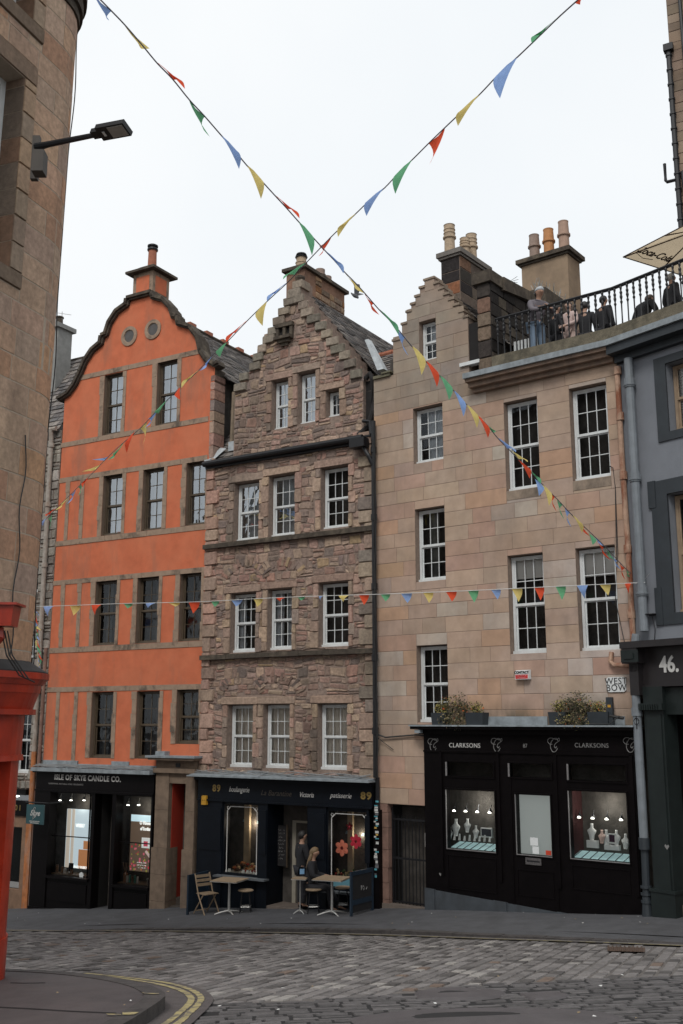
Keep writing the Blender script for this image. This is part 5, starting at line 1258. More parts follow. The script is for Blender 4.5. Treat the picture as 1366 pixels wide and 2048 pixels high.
a, b = FR.uz(1102, 1440, .15)[0], FR.uz(1222, 1440, .15)[0]; planter(a, b, 300, 'larger planter of trailing foliage below the street name sign', 2, 1)
# alarm + street sign
t, c = alarm(FR, 1043, 1349, .32, .19, 'white and red CONTACT alarm box under the tall left window', SIGNW, off=.12)
text(FR, 'CONTACT', c[0], c[1]+.04, .05, TXTB, t, .122, sx=.95, bold=.003); mb = MB(); mb.fb(FR, c[0]-.14, c[0]+.14, c[1]-.085, c[1]-.0, .12, .1215); mb.build('red_panel', mat('red_label', (.5, .03, .03), .5), t); scrawl(FR, c[0], c[1]-.025, .22, .018, SIGNW, t, .122); scrawl(FR, c[0], c[1]-.06, .22, .02, SIGNW, t, .122)
a = FR.rect(1213, 1354, 1252, 1384, .03); t = thing('street_name_sign', 'white enamel street name sign with clipped corners near the downpipes', 'sign', FR.pt((a[0]+a[1])/2, a[2], .02))
mb = MB(); k = .04; pts = [(a[0]+k, a[2]), (a[1]-k, a[2]), (a[1], a[2]+k), (a[1], a[3]-k), (a[1]-k, a[3]), (a[0]+k, a[3]), (a[0], a[3]-k), (a[0], a[2]+k)]
mb.add([FR.pt(x, z, .012) for x, z in pts]+[FR.pt(x, z, .035) for x, z in pts], [tuple(range(8))[::-1], tuple(range(8, 16))]+[(i, (i+1) % 8, 8+(i+1) % 8, 8+i) for i in range(8)]); mb.build('plate', SIGNW, t)
text(FR, 'WEST', (a[0]+a[1])/2, a[2]+(a[3]-a[2])*.71, .125, TXTB, t, .037, sx=.92, sp=1.1); text(FR, 'BOW', (a[0]+a[1])/2, a[2]+(a[3]-a[2])*.27, .125, TXTB, t, .037, sx=.92, sp=1.1)
a = FR.uz(1219, 1410, .2); t = thing('sensor_box', 'small dark pillar box with yellow label beside the right planter', 'sensor', FR.pt(a[0], ztop+.03, .2)); mb = MB(); mb.fb(FR, a[0]-.06, a[0]+.06, ztop+.03, ztop+.55, .14, .22); mb.build('casing', CHAR, t); mb = MB(); mb.fb(FR, a[0]-.03, a[0]+.03, ztop+.36, ztop+.41, .22, .223); mb.build('label_plate', MATS['yellow_plastic'], t)
# ================================================================== grey building
GB = thing('grey_building', 'grey rendered building with dark window surrounds at the right edge', 'building', FG.pt(1.2, .7, 0))
GL = 4.2
v1 = FG.rect(1313, 700, 1410, 884, 0)
def gz_(px, py, off=0): return FG.uz(px, py, off)
gw1 = (gz_(1336, 800)[0], 2.35, gz_(1345, 862)[1], gz_(1350, 722)[1]); gs1 = (gz_(1313, 800)[0], 2.6, 9.2, 10.86)
gw2 = (gz_(1343, 1110)[0], 2.35, gz_(1352, 1225)[1], gz_(1350, 985)[1]); gs2 = (gz_(1311, 1110)[0], 2.6, gz_(1330, 1250)[1], 8.46)
print('grey', gw1, gs1, gw2, gs2)
hl = [gw1, gw2]
wallmesh(FG, [(.0, 5.3), (GL, 5.3), (GL, 11.2), (.0, 11.2)], hl, depth=.24, back=.5).build('wall', GREYR, GB)
mb = MB()
for (a, b, c, e), s_ in zip(hl, (gs1, gs2)):
    o_ = .03
    mb.fb(FG, s_[0], a, s_[2], s_[3], -.02, o_); mb.fb(FG, a, b, e, s_[3], -.02, o_); mb.fb(FG, a, b, s_[2], c, -.02, o_); mb.fb(FG, b, s_[1], s_[2], s_[3], -.02, o_)
mb.fb(FG, gs2[0]-.06, gs2[0]+.1, gs2[3]-.5, gs2[3]+.02, -.01, .042); mb.fb(FG, gs2[0]-.05, gs2[0]+.1, gs2[2]-.0, gs2[2]+.7, -.01, .04)
mb.build('window_surround', CHAR, GB)
window(FG, GB, gw1, cols=1, rows=1, paint=mat('tan_frame', (.30, .22, .15), .5), rec=.2, room=DARKIN, inner=[('slat', .02, 1, .02, .98)], fr=.06)
window(FG, GB, gw2, cols=1, rows=1, paint=mat('tan_frame', (0, 0, 0)), rec=.2, room=DARKIN, inner=[('net', .2, 1, 0, 1)], fr=.06)
mb = MB(); mb.fb(FG, -.1, GL, -1, 11.1, -5.5, -.55); mb.build('rear_body', MATS['sooty_stone'], GB)
# shallow terrace cornice on grey building
mb = MB(); mb.fb(FG, .02, GL, 11.0, 11.14, -.1, .12); mb.fb(FG, -.0, GL, 11.14, 11.31, -.1, .34); mb.build('cornice', CHAR, GB)
# shop front 46
mb = MB()
zf0, zf1 = gz_(1340, 1372, .25)[1], gz_(1340, 1292, .25)[1]
print('fascia46', zf0, zf1)
mb.fb(FG, .28, GL, zf0, zf1, -.2, .16); mb.fb(FG, .0, GL, zf1, zf1+.12, -.2, .42); mb.fb(FG, .02, .36, zf1-.28, zf1, .0, .40)
mb.fb(FG, .1, .3, zf0-.15, zf1-.28, .0, .30); mb.fb(FG, .28, GL, zf0-.0, zf0+.03, .16, .2)
for k in range(6): mb.fb(FG, .12+.028*k, .132+.028*k, zf1-.42, zf1-.3, .3, .315)
mb.build('fascia', mat('dark_maroon_paint', (.014, .011, .012), .5), GB)
mb = MB(); mb.fb(FG, .02, .4, zf1-.26, zf1-.04, .40, .42); mb.fb(FG, .1, .3, zf1-.2, zf1-.1, .42, .44)
mb.fb(FG, .3, .72, -.2, zf0, -.2, .2); mb.fb(FG, .35, .67, .9, zf0-.5, .2, .22); mb.fb(FG, .26, .76, .3, 1.05, -.2, .25); mb.fb(FG, .24, .78, 1.05, 1.1, -.2, .27); mb.fb(FG, .7, 1.9, zf0-.5, zf0-.02, -.3, .1)
mb.fb(FG, .26, .76, zf0-.42, zf0-.3, .2, .3)
for k in range(8): mb.fb(FG, .3+.05*k, .32+.05*k, zf0-.42, zf0-.32, .3, .32)
mb.build('green_pilaster', GREENP, GB)
mb = MB(); mb.fb(FG, .72, 3.5, -.2, zf0-.5, -1.2, -1.1); mb.fb(FG, .70, .73, -.2, zf0, -1.1, -.2); mb.fb(FG, .9, 1.6, .6, 3.4, -1.1, -1.07); mb.build('dark_entrance', BLACKP, GB)
mb = MB(); mb.fb(FG, .76, 2.2, .2, .86, -1.0, .05); mb.build('threshold', MATS['doorstep_stone'], GB)
c = gz_(1334, 1330, .17); text(FG, '46.', c[0]+.04, c[1], .29, LET, GB, .165, bold=.010, sx=.82, ext=.01)
c = gz_(1334, 1694, .22); mb = MB(); mb.add([FG.pt(c[0]+x*.05, c[1]+y*.05, .224) for x, y in ((0, -1), (1, .3), (.6, .9), (0, .45), (-.6, .9), (-1, .3))], [(0, 1, 2, 3), (0, 3, 4, 5)]); mb.build('heart_sticker', LETD, GB)
mb = MB(); mb.tube([FG.pt(.12, zf0-.5, .1), FG.pt(.2, zf0-.5, .3), FG.pt(.2, zf0-.75, .3), FG.pt(.12, zf0-.75, .15)], .012, 5); mb.tube([FG.pt(.2+.06*math.cos(k), zf0-.62+.06*math.sin(k), .3) for k in range(7)], .008, 5); mb.build('iron_scroll', BLACKM, GB)
mb = MB(); mb.tube([FG.pt(gz_(1300, 1220, .05)[0]+.05, zf1+.1, .05), FG.pt(gz_(1300, 1220, .05)[0]+.09, zf1+.35, .05), FG.pt(gz_(1300, 1220, .05)[0]+.03, zf1+.6, .04)], .008, 5)
q = FG.pt(gz_(1300, 1236, .1)[0], zf1+.6, .08); mb.lathe(q, [(.02, 0), (.11, .02), (.10, .035), (.02, .04)], 12); mb.build('dish_light', BLACKM, GB)
mb = MB(); q = gz_(1283, 1167, .12); mb.tube([FG.pt(q[0], q[1]-.02, 0), FG.pt(q[0], q[1], .15)], .02, 6); mb.tube([FG.pt(q[0]+.01, q[1]+.02, .1), FG.pt(q[0]+.2, q[1]+.16, .15)], .004, 4); q2 = gz_(1286, 1220, .1); mb.tube([FG.pt(q2[0], q2[1]-.04, .0), FG.pt(q2[0], q2[1]+.04, .1)], .015, 6); mb.build('wall_hook', STEEL, GB)
# downpipes between sandstone and grey
mb = MB(); X = lambda u, z, d=.13: FG.pt(u, z, d)
mb.tube([X(.36, 11.0), X(.36, 5.65)], .085, 12)
for z in (10.5, 8.6, 6.4): mb.tube([X(.36, z-.09), X(.36, z+.09)], .105, 12); mb.tube([X(.36, z-.06), X(.36, z-.03)], .12, 12)
mb.tube([FG.pt(.2, 5.6, .16), FG.pt(.16, 5.2, .22), FG.pt(.16, 1.95, .22)], .08, 12)
mb.tube([FG.pt(.16, 4.1, .22), FG.pt(.16, 4.25, .22)], .10, 12)
mb.build('grey_downpipe', PIPEG, GB)
mb = MB(); mb.tube([FG.pt(.16, 1.95, .22), FG.pt(.16, 1.75, .22)], .10, 12); mb.tube([FG.pt(.15, 1.75, .2), FG.pt(.13, .9, .2)], .07, 10); mb.tube([FG.pt(.13, .95, .2), FG.pt(.13, .55, .2)], [.075, .10], 10)
for z in (.85, .98, 1.1): mb.tube([FG.pt(.13, z-.02, .2), FG.pt(.13, z+.02, .2)], .10, 10)
mb.build('drain_foot', CHAR, GB)
mb = MB(); xs = FR.uz(1235, 900, .06)[0]
mb.tube([FR.pt(6.06, 10.9, .08), FR.pt(6.06, 8.9, .08), FR.pt(6.08, 7.3, .08), FR.pt(6.08, 4.0, .1)], .055, 10)
for z in (10.85, 9.9, 8.7, 7.25, 6.0, 4.55): mb.tube([FR.pt(6.07, z-.08, .08), FR.pt(6.07, z+.08, .08)], .075, 10)
mb.tube([FR.pt(5.62, 5.3, .05), FR.pt(5.6, 5.12, .08), FR.pt(5.68, 5.05, .1), FR.pt(6.03, 5.03, .1)], .045, 8)
mb.build('rusty_downpipe', PIPER, RT)
mb = MB()
for k in range(2): mb.tube([FR.pt(5.78-.02*k, 8.95, .02), FR.pt(5.85, 8.9, .05), FR.pt(5.88, 8.5, .06), FR.pt(5.82+.03*k, 7.2, .04), FR.pt(5.75, 6.3, .04), FR.pt(5.93, 5.4, .12)], .008, 5)
mb.build('thin_cable', MATS['black_cable'], RT)
# ================================================================== terrace above
TT = thing('terrace', 'raised stone terrace with mossy parapet above sandstone and grey buildings', 'terrace', FR.pt(4.5, 11.31, 0))
MOSS = mat('mossy_parapet', (.14, .12, .085), .95, var=.4, scale=8, bump=.8, bscale=30, stain=((.045, .042, .03), .85), stain_scale=2.2, stain_stretch=(1, 1, 1))
mb = MB()
def both(u0r, z0, z1, d0, d1):
    e = math.tan(.5*abs(math.atan2(FR.d[1], FR.d[0])-math.atan2(FG.d[1], FG.d[0])))
    for F_, st, en in ((FR, lambda d: u0r, lambda d: FR.L-d*e), (FG, lambda d: d*e, lambda d: GL)):
        mb.hexa([F_.pt(st(d1), z0, d1), F_.pt(en(d1), z0, d1), F_.pt(en(d0), z0, d0), F_.pt(st(d0), z0, d0), F_.pt(st(d1), z1, d1), F_.pt(en(d1), z1, d1), F_.pt(en(d0), z1, d0), F_.pt(st(d0), z1, d0)])
both(3.3, 11.42, 11.74, -.12, .20); mb.build('parapet', MOSS, TT)
mb = MB(); both(2.68, 11.31, 11.43, -.1, .40); mb.build('lead_gutter', LEAD, TT)
mb = MB(); mb.fb(FR, 3.3, 6.6, 11.2, 11.45, -5.0, -.12); mb.fb(FG, -1, GL, 11.2, 11.449, -5.0, -.12); mb.build('paving', ASPH, TT)
# party wall and pillar
rT = random.Random(23); PW = thing('terrace_side_wall', 'blackened stone wall, side face painted darker for shade, and pillar closing the left end of terrace', 'wall', FR.pt(3.15, 11.4, -2))
mb = MB(); pu0, pu1 = FR.uz(955, 640, .02)[0], FR.uz(982, 640, .02)[0]; print('pillar', pu0, pu1)
mb.fb(FR, pu0, pu1, 11.43, 13.55, -.5, .02); mb.hexa([FR.pt(pu1-.3, 11.4, -.5), FR.pt(pu1-.02, 11.4, -.5), FR.pt(pu1-.02, 11.4, -4.2), FR.pt(pu1-.3, 11.4, -4.2), FR.pt(pu1-.3, 13.5, -.5), FR.pt(pu1-.02, 13.5, -.5), FR.pt(pu1-.02, 14.0, -4.2), FR.pt(pu1-.3, 14.0, -4.2)])
mb.build('core', MATS['soot'], PW)
st = stones(FR, [(pu0, 11.43), (pu1, 11.43), (pu1, 13.55), (pu0, 13.55)], [], (.25, .4), (.4, .5), lambda r: r.choice([(.2, .15, .11), (.12, .09, .07), (.06, .05, .045), (.24, .15, .11)]), (.04, .055), .01, .004, .015, rng=rT)
sp = Plane(FR.pt(pu1, 0, .02)[:2], FR.pt(pu1, 0, -4.2)[:2])
stones(sp, [(0, 11.43), (4.2, 11.43), (4.2, 13.95), (0, 13.5)], [], (.22, .34), (.3, .6), lambda r: r.choice([(.035, .03, .027), (.05, .042, .035), (.025, .022, .02), (.085, .07, .055), (.03, .026, .024)]), (.012, .03), .012, .006, .015, rng=rT, mb=st)  # blackened side face, with its shadow also put into the stone colours
st.build('stonework', RUB, PW)
mb = MB(); mb.fb(FR, pu0-.07, pu1+.07, 13.55, 13.82, -.45, .12)
mb.hexa([FR.pt(pu1-.4, 13.5, -.45), FR.pt(pu1+.1, 13.5, -.45), FR.pt(pu1+.1, 13.75, -2.3), FR.pt(pu1-.4, 13.75, -2.3), FR.pt(pu1-.4, 13.82, -.45), FR.pt(pu1+.1, 13.82, -.45), FR.pt(pu1+.1, 13.95, -2.3), FR.pt(pu1-.4, 13.95, -2.3)])
mb.hexa([FR.pt(pu1-.4, 13.9, -2.5), FR.pt(pu1+.1, 13.9, -2.5), FR.pt(pu1+.1, 14.0, -4.3), FR.pt(pu1-.4, 14.0, -4.3), FR.pt(pu1-.4, 14.3, -2.5), FR.pt(pu1+.1, 14.3, -2.5), FR.pt(pu1+.1, 14.3, -4.3), FR.pt(pu1-.4, 14.3, -4.3)])
mb.build('coping', COPE, PW)
mb = MB()
for k in range(9):
    a = k*.4; mb.tube([FR.pt(pu1-.1, 13.82, -.9), FR.pt(pu1-.1+.12*math.cos(a), 13.9, -.9-.1*math.sin(a)), FR.pt(pu1-.1+.3*math.cos(a), 13.96-.03*(k % 3), -.9-.25*math.sin(a))], .006, 3)
mb.build('weed', mat('weed_green', (.05, .06, .03), .9), PW)
SPK = thing('anti_climb_spikes', 'tangle of grey metal anti-climb spikes on the wall before the tan chimney', 'spikes', FR.pt(pu1, 14.3, -3.3))
mb = MB(); rs_ = random.Random(8)
for k in range(60):
    d = -2.5-1.9*k/60; b_ = Vector(FR.pt(pu1-.15+rs_.uniform(-.1, .15), 14.3, d)); mb.tube([b_, b_+Vector((rs_.uniform(-.08, .08), rs_.uniform(-.08, .08), rs_.uniform(.12, .34)))], .008, 4)
    if k % 2: mb.tube([b_+Vector((0, 0, .15)), b_+Vector((rs_.uniform(-.25, .25), rs_.uniform(-.2, .2), rs_.uniform(.05, .3)))], .006, 4)
mb.build('spike_rows', mat('galvanised', (.30, .29, .27), .6, metal=.3), SPK)
# railing
RA = thing('iron_railing', 'black iron railing with turned balusters along the terrace edge', 'railing', FR.pt(4.5, 11.74, .05))
zr = FR.uz(1079, 611, .05)[1]; zr2 = FG.uz(1360, 526, .05)[1]; print('rail z', zr, zr2)
ZR = (zr+zr2)/2
mb = MB(); s0 = 3.34
mb.tube([FR.pt(s0, ZR, .05), FR.pt(FR.L, ZR, .05), FG.pt(0, ZR, .05), FG.pt(GL, ZR, .05)], .028, 8); mb.tube([FR.pt(s0, ZR-.035, .05), FR.pt(FR.L, ZR-.035, .05), FG.pt(GL, ZR-.035, .05)], .018, 6)
mb.build('handrail', BLACKM, RA)
def baluster(F_, u):
    mb = MB(); b_ = F_.pt(u, 11.74, .05); H = ZR-11.76
    mb.lathe(b_, [(.018, 0), (.030, .03), (.016, .06), (.014, H*.3), (.016, H*.55), (.030, H*.60), (.014, H*.64), (.032, H*.72), (.022, H*.78), (.032, H*.83), (.016, H*.88), (.028, H*.95), (.016, H)], 8)
    mb.build('baluster', BLACKM, RA)
u = s0+.05
while u < FR.L: baluster(FR, u); u += .152
u = .07
while u < 2.6: baluster(FG, u); u += .152
# ================================================================== tall building top right
TW = thing('tall_tenement', 'tall dark-edged stone tenement rising above terrace at top right', 'tenement', (9, 26, 11.4))
tq = atY(1350, 250, 25.5); FT = Plane((tq.x, tq.y), (tq.x+3.4, tq.y-1.9))
wallmesh(FT, [(0, 11.4), (6, 11.4), (6, 24.3), (0.0, 24.3)], [], back=6).build('wall', MORTAR, TW)
stones(FT, [(.0, 11.4), (1.6, 11.4), (1.6, 24.3), (0, 24.3)], [], (.25, .36), (.3, .7), lambda r: r.choice([(.22, .17, .13), (.26, .2, .15), (.18, .14, .11), (.2, .15, .12)]), (.01, .02), .012, .002, .01, rng=rT).build('stonework', ASH, TW)
mb = MB(); mb.tube([FT.pt(-.02, 11.5, .08), FT.pt(-.02, 22.3, .08)], .075, 8); mb.fb(FT, -.14, .12, 22.3, 22.5, .0, .2); z = 11.8
while z < 22.2: mb.tube([FT.pt(-.02, z, .08), FT.pt(-.02, z+.05, .08)], .095, 8); z += .45
for z in (14.6, 18.4): mb.tube([FT.pt(-.05, z, .1), FT.pt(-.3, z, .1), FT.pt(-.33, z+.05, .1), FT.pt(-.33, z+.55, .1)], .045, 6)
mb.tube([FT.pt(.38, 24.2, .1), FT.pt(.42, 18, .1), FT.pt(.30, 17.2, .1), FT.pt(.30, 12, .1)], .05, 8); mb.tube([FT.pt(.12, 18.6, .1), FT.pt(.2, 17, .1), FT.pt(.32, 16.6, .1)], .05, 8); mb.tube([FT.pt(.75, 24.2, .1), FT.pt(.85, 12, .1)], .06, 8)
mb.build('soil_pipe', BLACKM, TW)
# ================================================================== left neighbour
NB = thing('pale_stone_house', 'weathered pale stone house with slate roof behind the red shop corner', 'house', FN.pt(FN.L-1, -.9, 0))
NL = FN.L; ez = FN.uz(112, 862, .0)[1]; print('eave', ez, NL)
nw = [(NL-.95, NL-.62, 7.6, 9.2), (NL-1.15, NL-.55, 2.6, 4.4), (NL-1.0, NL-.62, 5.2, 6.4)]
wallmesh(FN, [(0, 2.2), (NL-.02, 2.2), (NL-.02, ez), (0, ez)], nw, depth=.2, back=.5).build('wall', MORTAR, NB)
stones(FN, [(NL-2.6, 2.2), (NL-.02, 2.2), (NL-.02, ez), (NL-2.6, ez)], nw, (.2, .34), (.2, .5), lambda r: r.choice([(.34, .31, .27), (.28, .25, .22), (.40, .37, .33), (.22, .2, .18)]), (.02, .05), .02, .01, .02, rng=rT, split=.3).build('stonework', RUB, NB)
for w in nw: window(FN, NB, w, cols=2, rows=2, rec=.12, fr=.05)
frontroof(NB, FN, NL-3, NL-.05, ez, ez+3.0, .1, -1.9, 77, row=.2)
mb = MB(); mb.tube([FN.pt(NL-3, ez+3.03, -1.95), FN.pt(NL-.05, ez+3.03, -1.95)], .07, 8); mb.build('ridge', COPE, NB)
cc = FN.uz(113, 655, -1.0); mb = MB(); mb.fb(FN, cc[0]-.5, cc[0]+.08, ez, cc[1], -1.6, -1.0); mb.fb(FN, cc[0]-.6, cc[0]+.16, cc[1], cc[1]+.14, -1.7, -.9); co = mb.build('chimney', mat('grey_render_stack', (.25, .25, .24), .9, var=.2), NB)
mb = MB(); mb.lathe(FN.pt(cc[0]-.1, cc[1]+.14, -1.2), [(.12, 0), (.11, .25), (.14, .26), (.13, .3)], 10); mb.build('chimney_pot', COPE, co)
mb = MB(); cz = cc[1]+.6; mb.tube([FN.pt(cc[0], cc[1], -1.2), FN.pt(cc[0], cz, -1.2)], .012, 4); mb.tube([FN.pt(cc[0]-.2, cz, -1.2), FN.pt(cc[0]+.5, cz-.25, -1.1)], .008, 4); mb.build('aerial', STEEL, co)
mb = MB(); mb.tube([FN.pt(NL-1.2, ez+.02, .14), FN.pt(NL-.1, ez+.02, .14)], .07, 8); mb.tube([FN.pt(NL-.3, ez, .16), FN.pt(NL-.3, ez-.3, .12), FN.pt(NL-.26, 3.2, .12)], .065, 10)
z = ez-.4
while z > 3.4: mb.tube([FN.pt(NL-.28, z, .12), FN.pt(NL-.28, z-.12, .12)], .085, 10); z -= 1.75
mb.build('weathered_downpipe', PIPEW, NB)
mb = MB(); mb.tube([FN.pt(NL-.26, 3.2, .12), FN.pt(NL-.26, 1.7, .12)], .07, 10); mb.fb(FN, NL-.42, NL-.22, -.9, 1.5, -.1, .1); mb.build('orange_painted_pipe', mat('faded_orange', (.42, .15, .05), .8, var=.3, stain=((.3, .28, .25), .7), stain_scale=5), NB)
mb = MB(); mb.fb(FN, NL-.2, NL-.01, -1.0, 2.3, -.1, .08); mb.tube([FN.pt(NL-.1, 6, .06), FN.pt(NL-.08, -.9, .12)], .05, 8); mb.build('worn_pier', MATS['worn_pink_stone'], NB)
SN = thing('neighbour_shopfront', 'small dark shop front with gold numerals seen left of the candle shop', 'shopfront', FN.pt(NL-1.3, -.9, .1))
mb = MB(); mb.fb(FN, NL-3, NL-.4, 1.5, 1.9, -.1, .15); mb.fb(FN, NL-3, NL-.35, 2.05, 2.2, -.1, .25); mb.build('fascia', BLACKP, SN)
mb = MB(); mb.fb(FN, NL-3, NL-.42, 1.2, 1.5, -.1, .1); mb.fb(FN, NL-.56, NL-.42, -.4, 1.2, -.1, .1); mb.fb(FN, NL-3, NL-.42, -1.2, -.4, -.1, .1); mb.build('timber_surround', mat('tan_timber', (.22, .13, .08), .7, var=.3), SN)
mb = MB(); mb.fb(FN, NL-3, NL-.56, -.4, 1.2, -.9, -.85); mb.build('dark_window', DARKIN, SN); mb = MB(); mb.quad(*[FN.pt(x, z, 0) for x, z in ((NL-3, -.4), (NL-.56, -.4), (NL-.56, 1.2), (NL-3, 1.2))]); mb.build('pane', G3, SN)
text(FN, '101', NL-.78, 1.7, .15, GOLD, SN, .155, sp=1.4)
mb = MB(); mb.lathe(FN.pt(NL-.62, 2.0, .3), [(.03, 0), (.08, .02), (.05, .04)], 10); tag(mb.build('fascia_lamp', emit('white_lamp', (1, 1, .95), 3)), 'small white lamp over the gold numerals left of hanging sign', 'lamp')
# ================================================================== corner building on the left
n0 = Vector((.933, -.359)).normalized(); RC = .75; Cc = (-3.615-.9575*RC, 12.0-.2885*RC)
CW = Curved(Cc, RC, (n0.x, n0.y), lean=.013)
CB = thing('corner_building', 'brown sandstone corner building with rounded edge filling the left side', 'building', (-4.3, 11, 1.2))
A_ = Vector((Cc[0]+n0.x*RC, Cc[1]+n0.y*RC)); t0 = Vector((-n0.y, n0.x))
PLn = Plane(tuple(A_-t0*10), tuple(A_))
def cuz(px, py, z=None):
    u, z_ = PLn.uz(px, py); 
    for _ in range(3):
        P2_ = Plane((A_.x-t0.x*10+CW.lean*(z_-4), A_.y-t0.y*10), (A_.x+CW.lean*(z_-4), A_.y)); u, z_ = P2_.uz(px, py)
    return u-10, z_
wa, wb_, wc = cuz(51, 157), cuz(15, 533), cuz(33, 345); wd = cuz(64, 41)
print('corner win', wa, wb_, wc, wd, cuz(0, 300), cuz(60, 1200))
ju = (wa[0]+wb_[0])/2
cwin = [(ju-1.15, ju, wb_[1], wa[1]), (wd[0]-1.15, wd[0], wd[1], wd[1]+2.0)]
def cstones(zb, zt, wins, mb, rows, wr):
    return stones(CW, [(-2.6, zb), (1.6, zb), (1.6, zt), (-2.6, zt)], wins, rows, wr, lambda r: r.choice([(0.522, 0.342, 0.239), (0.547, 0.36, 0.249), (0.496, 0.342, 0.249), (0.57, 0.332, 0.204), (0.459, 0.332, 0.254), (0.533, 0.389, 0.287), (0.472, 0.279, 0.183), (0.508, 0.355, 0.254)]), (.003, .007), .010, 0, .005, mb=mb, sub=4, rng=rT)
mb = MB(); us = [-2.2+.1*k for k in range(60) if -2.2+.1*k <= 2.5]
# backing wall
def cback(z0, z1, d, mb, u0=-2.6, u1=1.7):
    n = max(1, int((u1-u0)/.1))
    for k in range(n):
        a, b = u0+(u1-u0)*k/n, u0+(u1-u0)*(k+1)/n; mb.quad(CW.pt(a, z0, d), CW.pt(b, z0, d), CW.pt(b, z1, d), CW.pt(a, z1, d))
z_b, z_t = 4.45, 13.0
segs = [(z_b, cwin[0][2], None), (cwin[0][2], cwin[0][3], cwin[0]), (cwin[0][3], cwin[1][2], None), (cwin[1][2], z_t, cwin[1])]
for z0, z1, w in segs:
    if w: cback(z0, z1, 0, mb, -2.6, w[0]); cback(z0, z1, 0, mb, w[1], 1.7)
    else: cback(z0, z1, 0, mb)
for (a, b, c, e) in cwin:
    cs = [(a, c), (b, c), (b, e), (a, e)]
    for i in range(4):
        p_, q_ = cs[i], cs[(i+1) % 4]; mb.quad(CW.pt(*p_, 0), CW.pt(*q_, 0), CW.pt(*q_, -.35), CW.pt(*p_, -.35))
mb.build('wall', MORT3, CB)
cs = MB(); gr = [(a-.22, b+.22, c-.2, e+.25) for a, b, c, e in cwin]
cstones(z_b, z_t, gr, cs, (.30, .36), (.35, .75))
for (a, b, c, e) in cwin:
    stone(CW, cs, a-.22, b+.22, e, e+.25, rT, [(.25, .18, .13)], (.02, .025), .01, 0, .008, 4, -.01); stone(CW, cs, a-.22, b+.22, c-.2, c, rT, [(.2, .15, .11)], (.03, .035), .01, 0, .008, 4, -.01)
    z = c
    while z < e-.02:
        ze = min(e, z+.33); stone(CW, cs, b, b+.22, z, ze, rT, [(.40, .30, .22), (.44, .31, .21), (.34, .26, .195)], (.02, .03), .01, 0, .008, 2, -.01); z = ze
for (a, b, c, e) in cwin:   # reveal stones
    z = c
    while z < e-.02:
        ze = min(e, z+.33); k_ = rT.choice([(.2, .12, .08), (.26, .18, .13), (.17, .13, .1)]); cs.quad(CW.pt(b-.004, z+.004, .015), CW.pt(b-.004, ze-.004, .015), CW.pt(b-.004, ze-.004, -.3), CW.pt(b-.004, z+.004, -.3), k_); z = ze
cs.build('pecked_stonework', PECK, CB)
for (a, b, c, e) in cwin:
    mb = MB(); mb.fb(CW, b-.08, b-.006, c, e, -.34, -.26); mb.fb(CW, a, a+.08, c, e, -.34, -.26); mb.fb(CW, a+.08, b-.08, e-.08, e, -.34, -.26); mb.fb(CW, a+.08, b-.08, c, c+.1, -.34, -.24); mb.fb(CW, b-.13, b-.08, c, e, -.33, -.29)
    o = mb.build('window', WHITEP, CB); mb = MB(); mb.quad(CW.pt(a, c, -.32), CW.pt(b, c, -.32), CW.pt(b, e, -.32), CW.pt(a, e, -.32)); mb.build('pane', G2, o); mb = MB(); mb.quad(CW.pt(a-.2, c, -.7), CW.pt(b+.1, c, -.7), CW.pt(b+.1, e, -.7), CW.pt(a-.2, e, -.7)); mb.build('room', DARKIN, o)
mb = MB()
for z0, z1, d1 in ((13.0, 13.12, .03), (13.12, 13.3, .07), (13.3, 13.5, .11)):
    n = 46
    for k in range(n):
        a, b = -2.6+4.3*k/n, -2.6+4.3*(k+1)/n; mb.hexa([CW.pt(a, z0, d1), CW.pt(b, z0, d1), CW.pt(b, z0, -.3), CW.pt(a, z0, -.3), CW.pt(a, z1, d1), CW.pt(b, z1, d1), CW.pt(b, z1, -.3), CW.pt(a, z1, -.3)])
mb.build('eaves_cornice', COPE, CB)
# unseen side-street wing, added to darken window reflections and shade the street
FW = Plane((-5.1, 12.95), (-24, 18.4)); FW.n = (-FW.n[0], -FW.n[1]) if FW.n[1] < 0 else FW.n
ww = [(1.6+3.0*k, 2.8+3.0*k, z, z+2.0) for k in range(6) for z in (5.4, 8.8)]
mb = wallmesh(FW, [(0, .2), (19, .2), (19, 13.2), (0, 13.2)], ww, depth=.25, back=.3); mb.build('unseen_wing_wall', [DRESS, DRESS, DRESS], CB)
mb = MB(); mb.hexa([FW.pt(0, 13.2, .2), FW.pt(19, 13.2, .2), FW.pt(19, 13.2, -6), FW.pt(0, 13.2, -6), FW.pt(0, 16.6, -2.6), FW.pt(19, 16.6, -2.6), FW.pt(19, 16.7, -3.4), FW.pt(0, 16.7, -3.4)]); mb.build('unseen_wing_roof', COPE, CB)
for a_, b_, c_, e_w in ww:
    mb = MB(); mb.quad(*[FW.pt(x, z, -.2) for x, z in ((a_, c_), (b_, c_), (b_, e_w), (a_, e_w))]); mb.build('window', DARKIN, CB)
mb = MB(); pts = [CW.pt(.50+.01*math.sin(z*1.3), z, .004+.03*max(0, math.sin(z*1.7))**2) for z in [4.6+.1*k for k in range(84)]]; mb.tube(pts, .008, 5)
mb.tube([CW.pt(-.15+.03*math.sin(k*.8), 4.7+.12*k, .03) for k in range(22)], .008, 5); mb.build('wall_cable', MATS['black_cable'], CB)
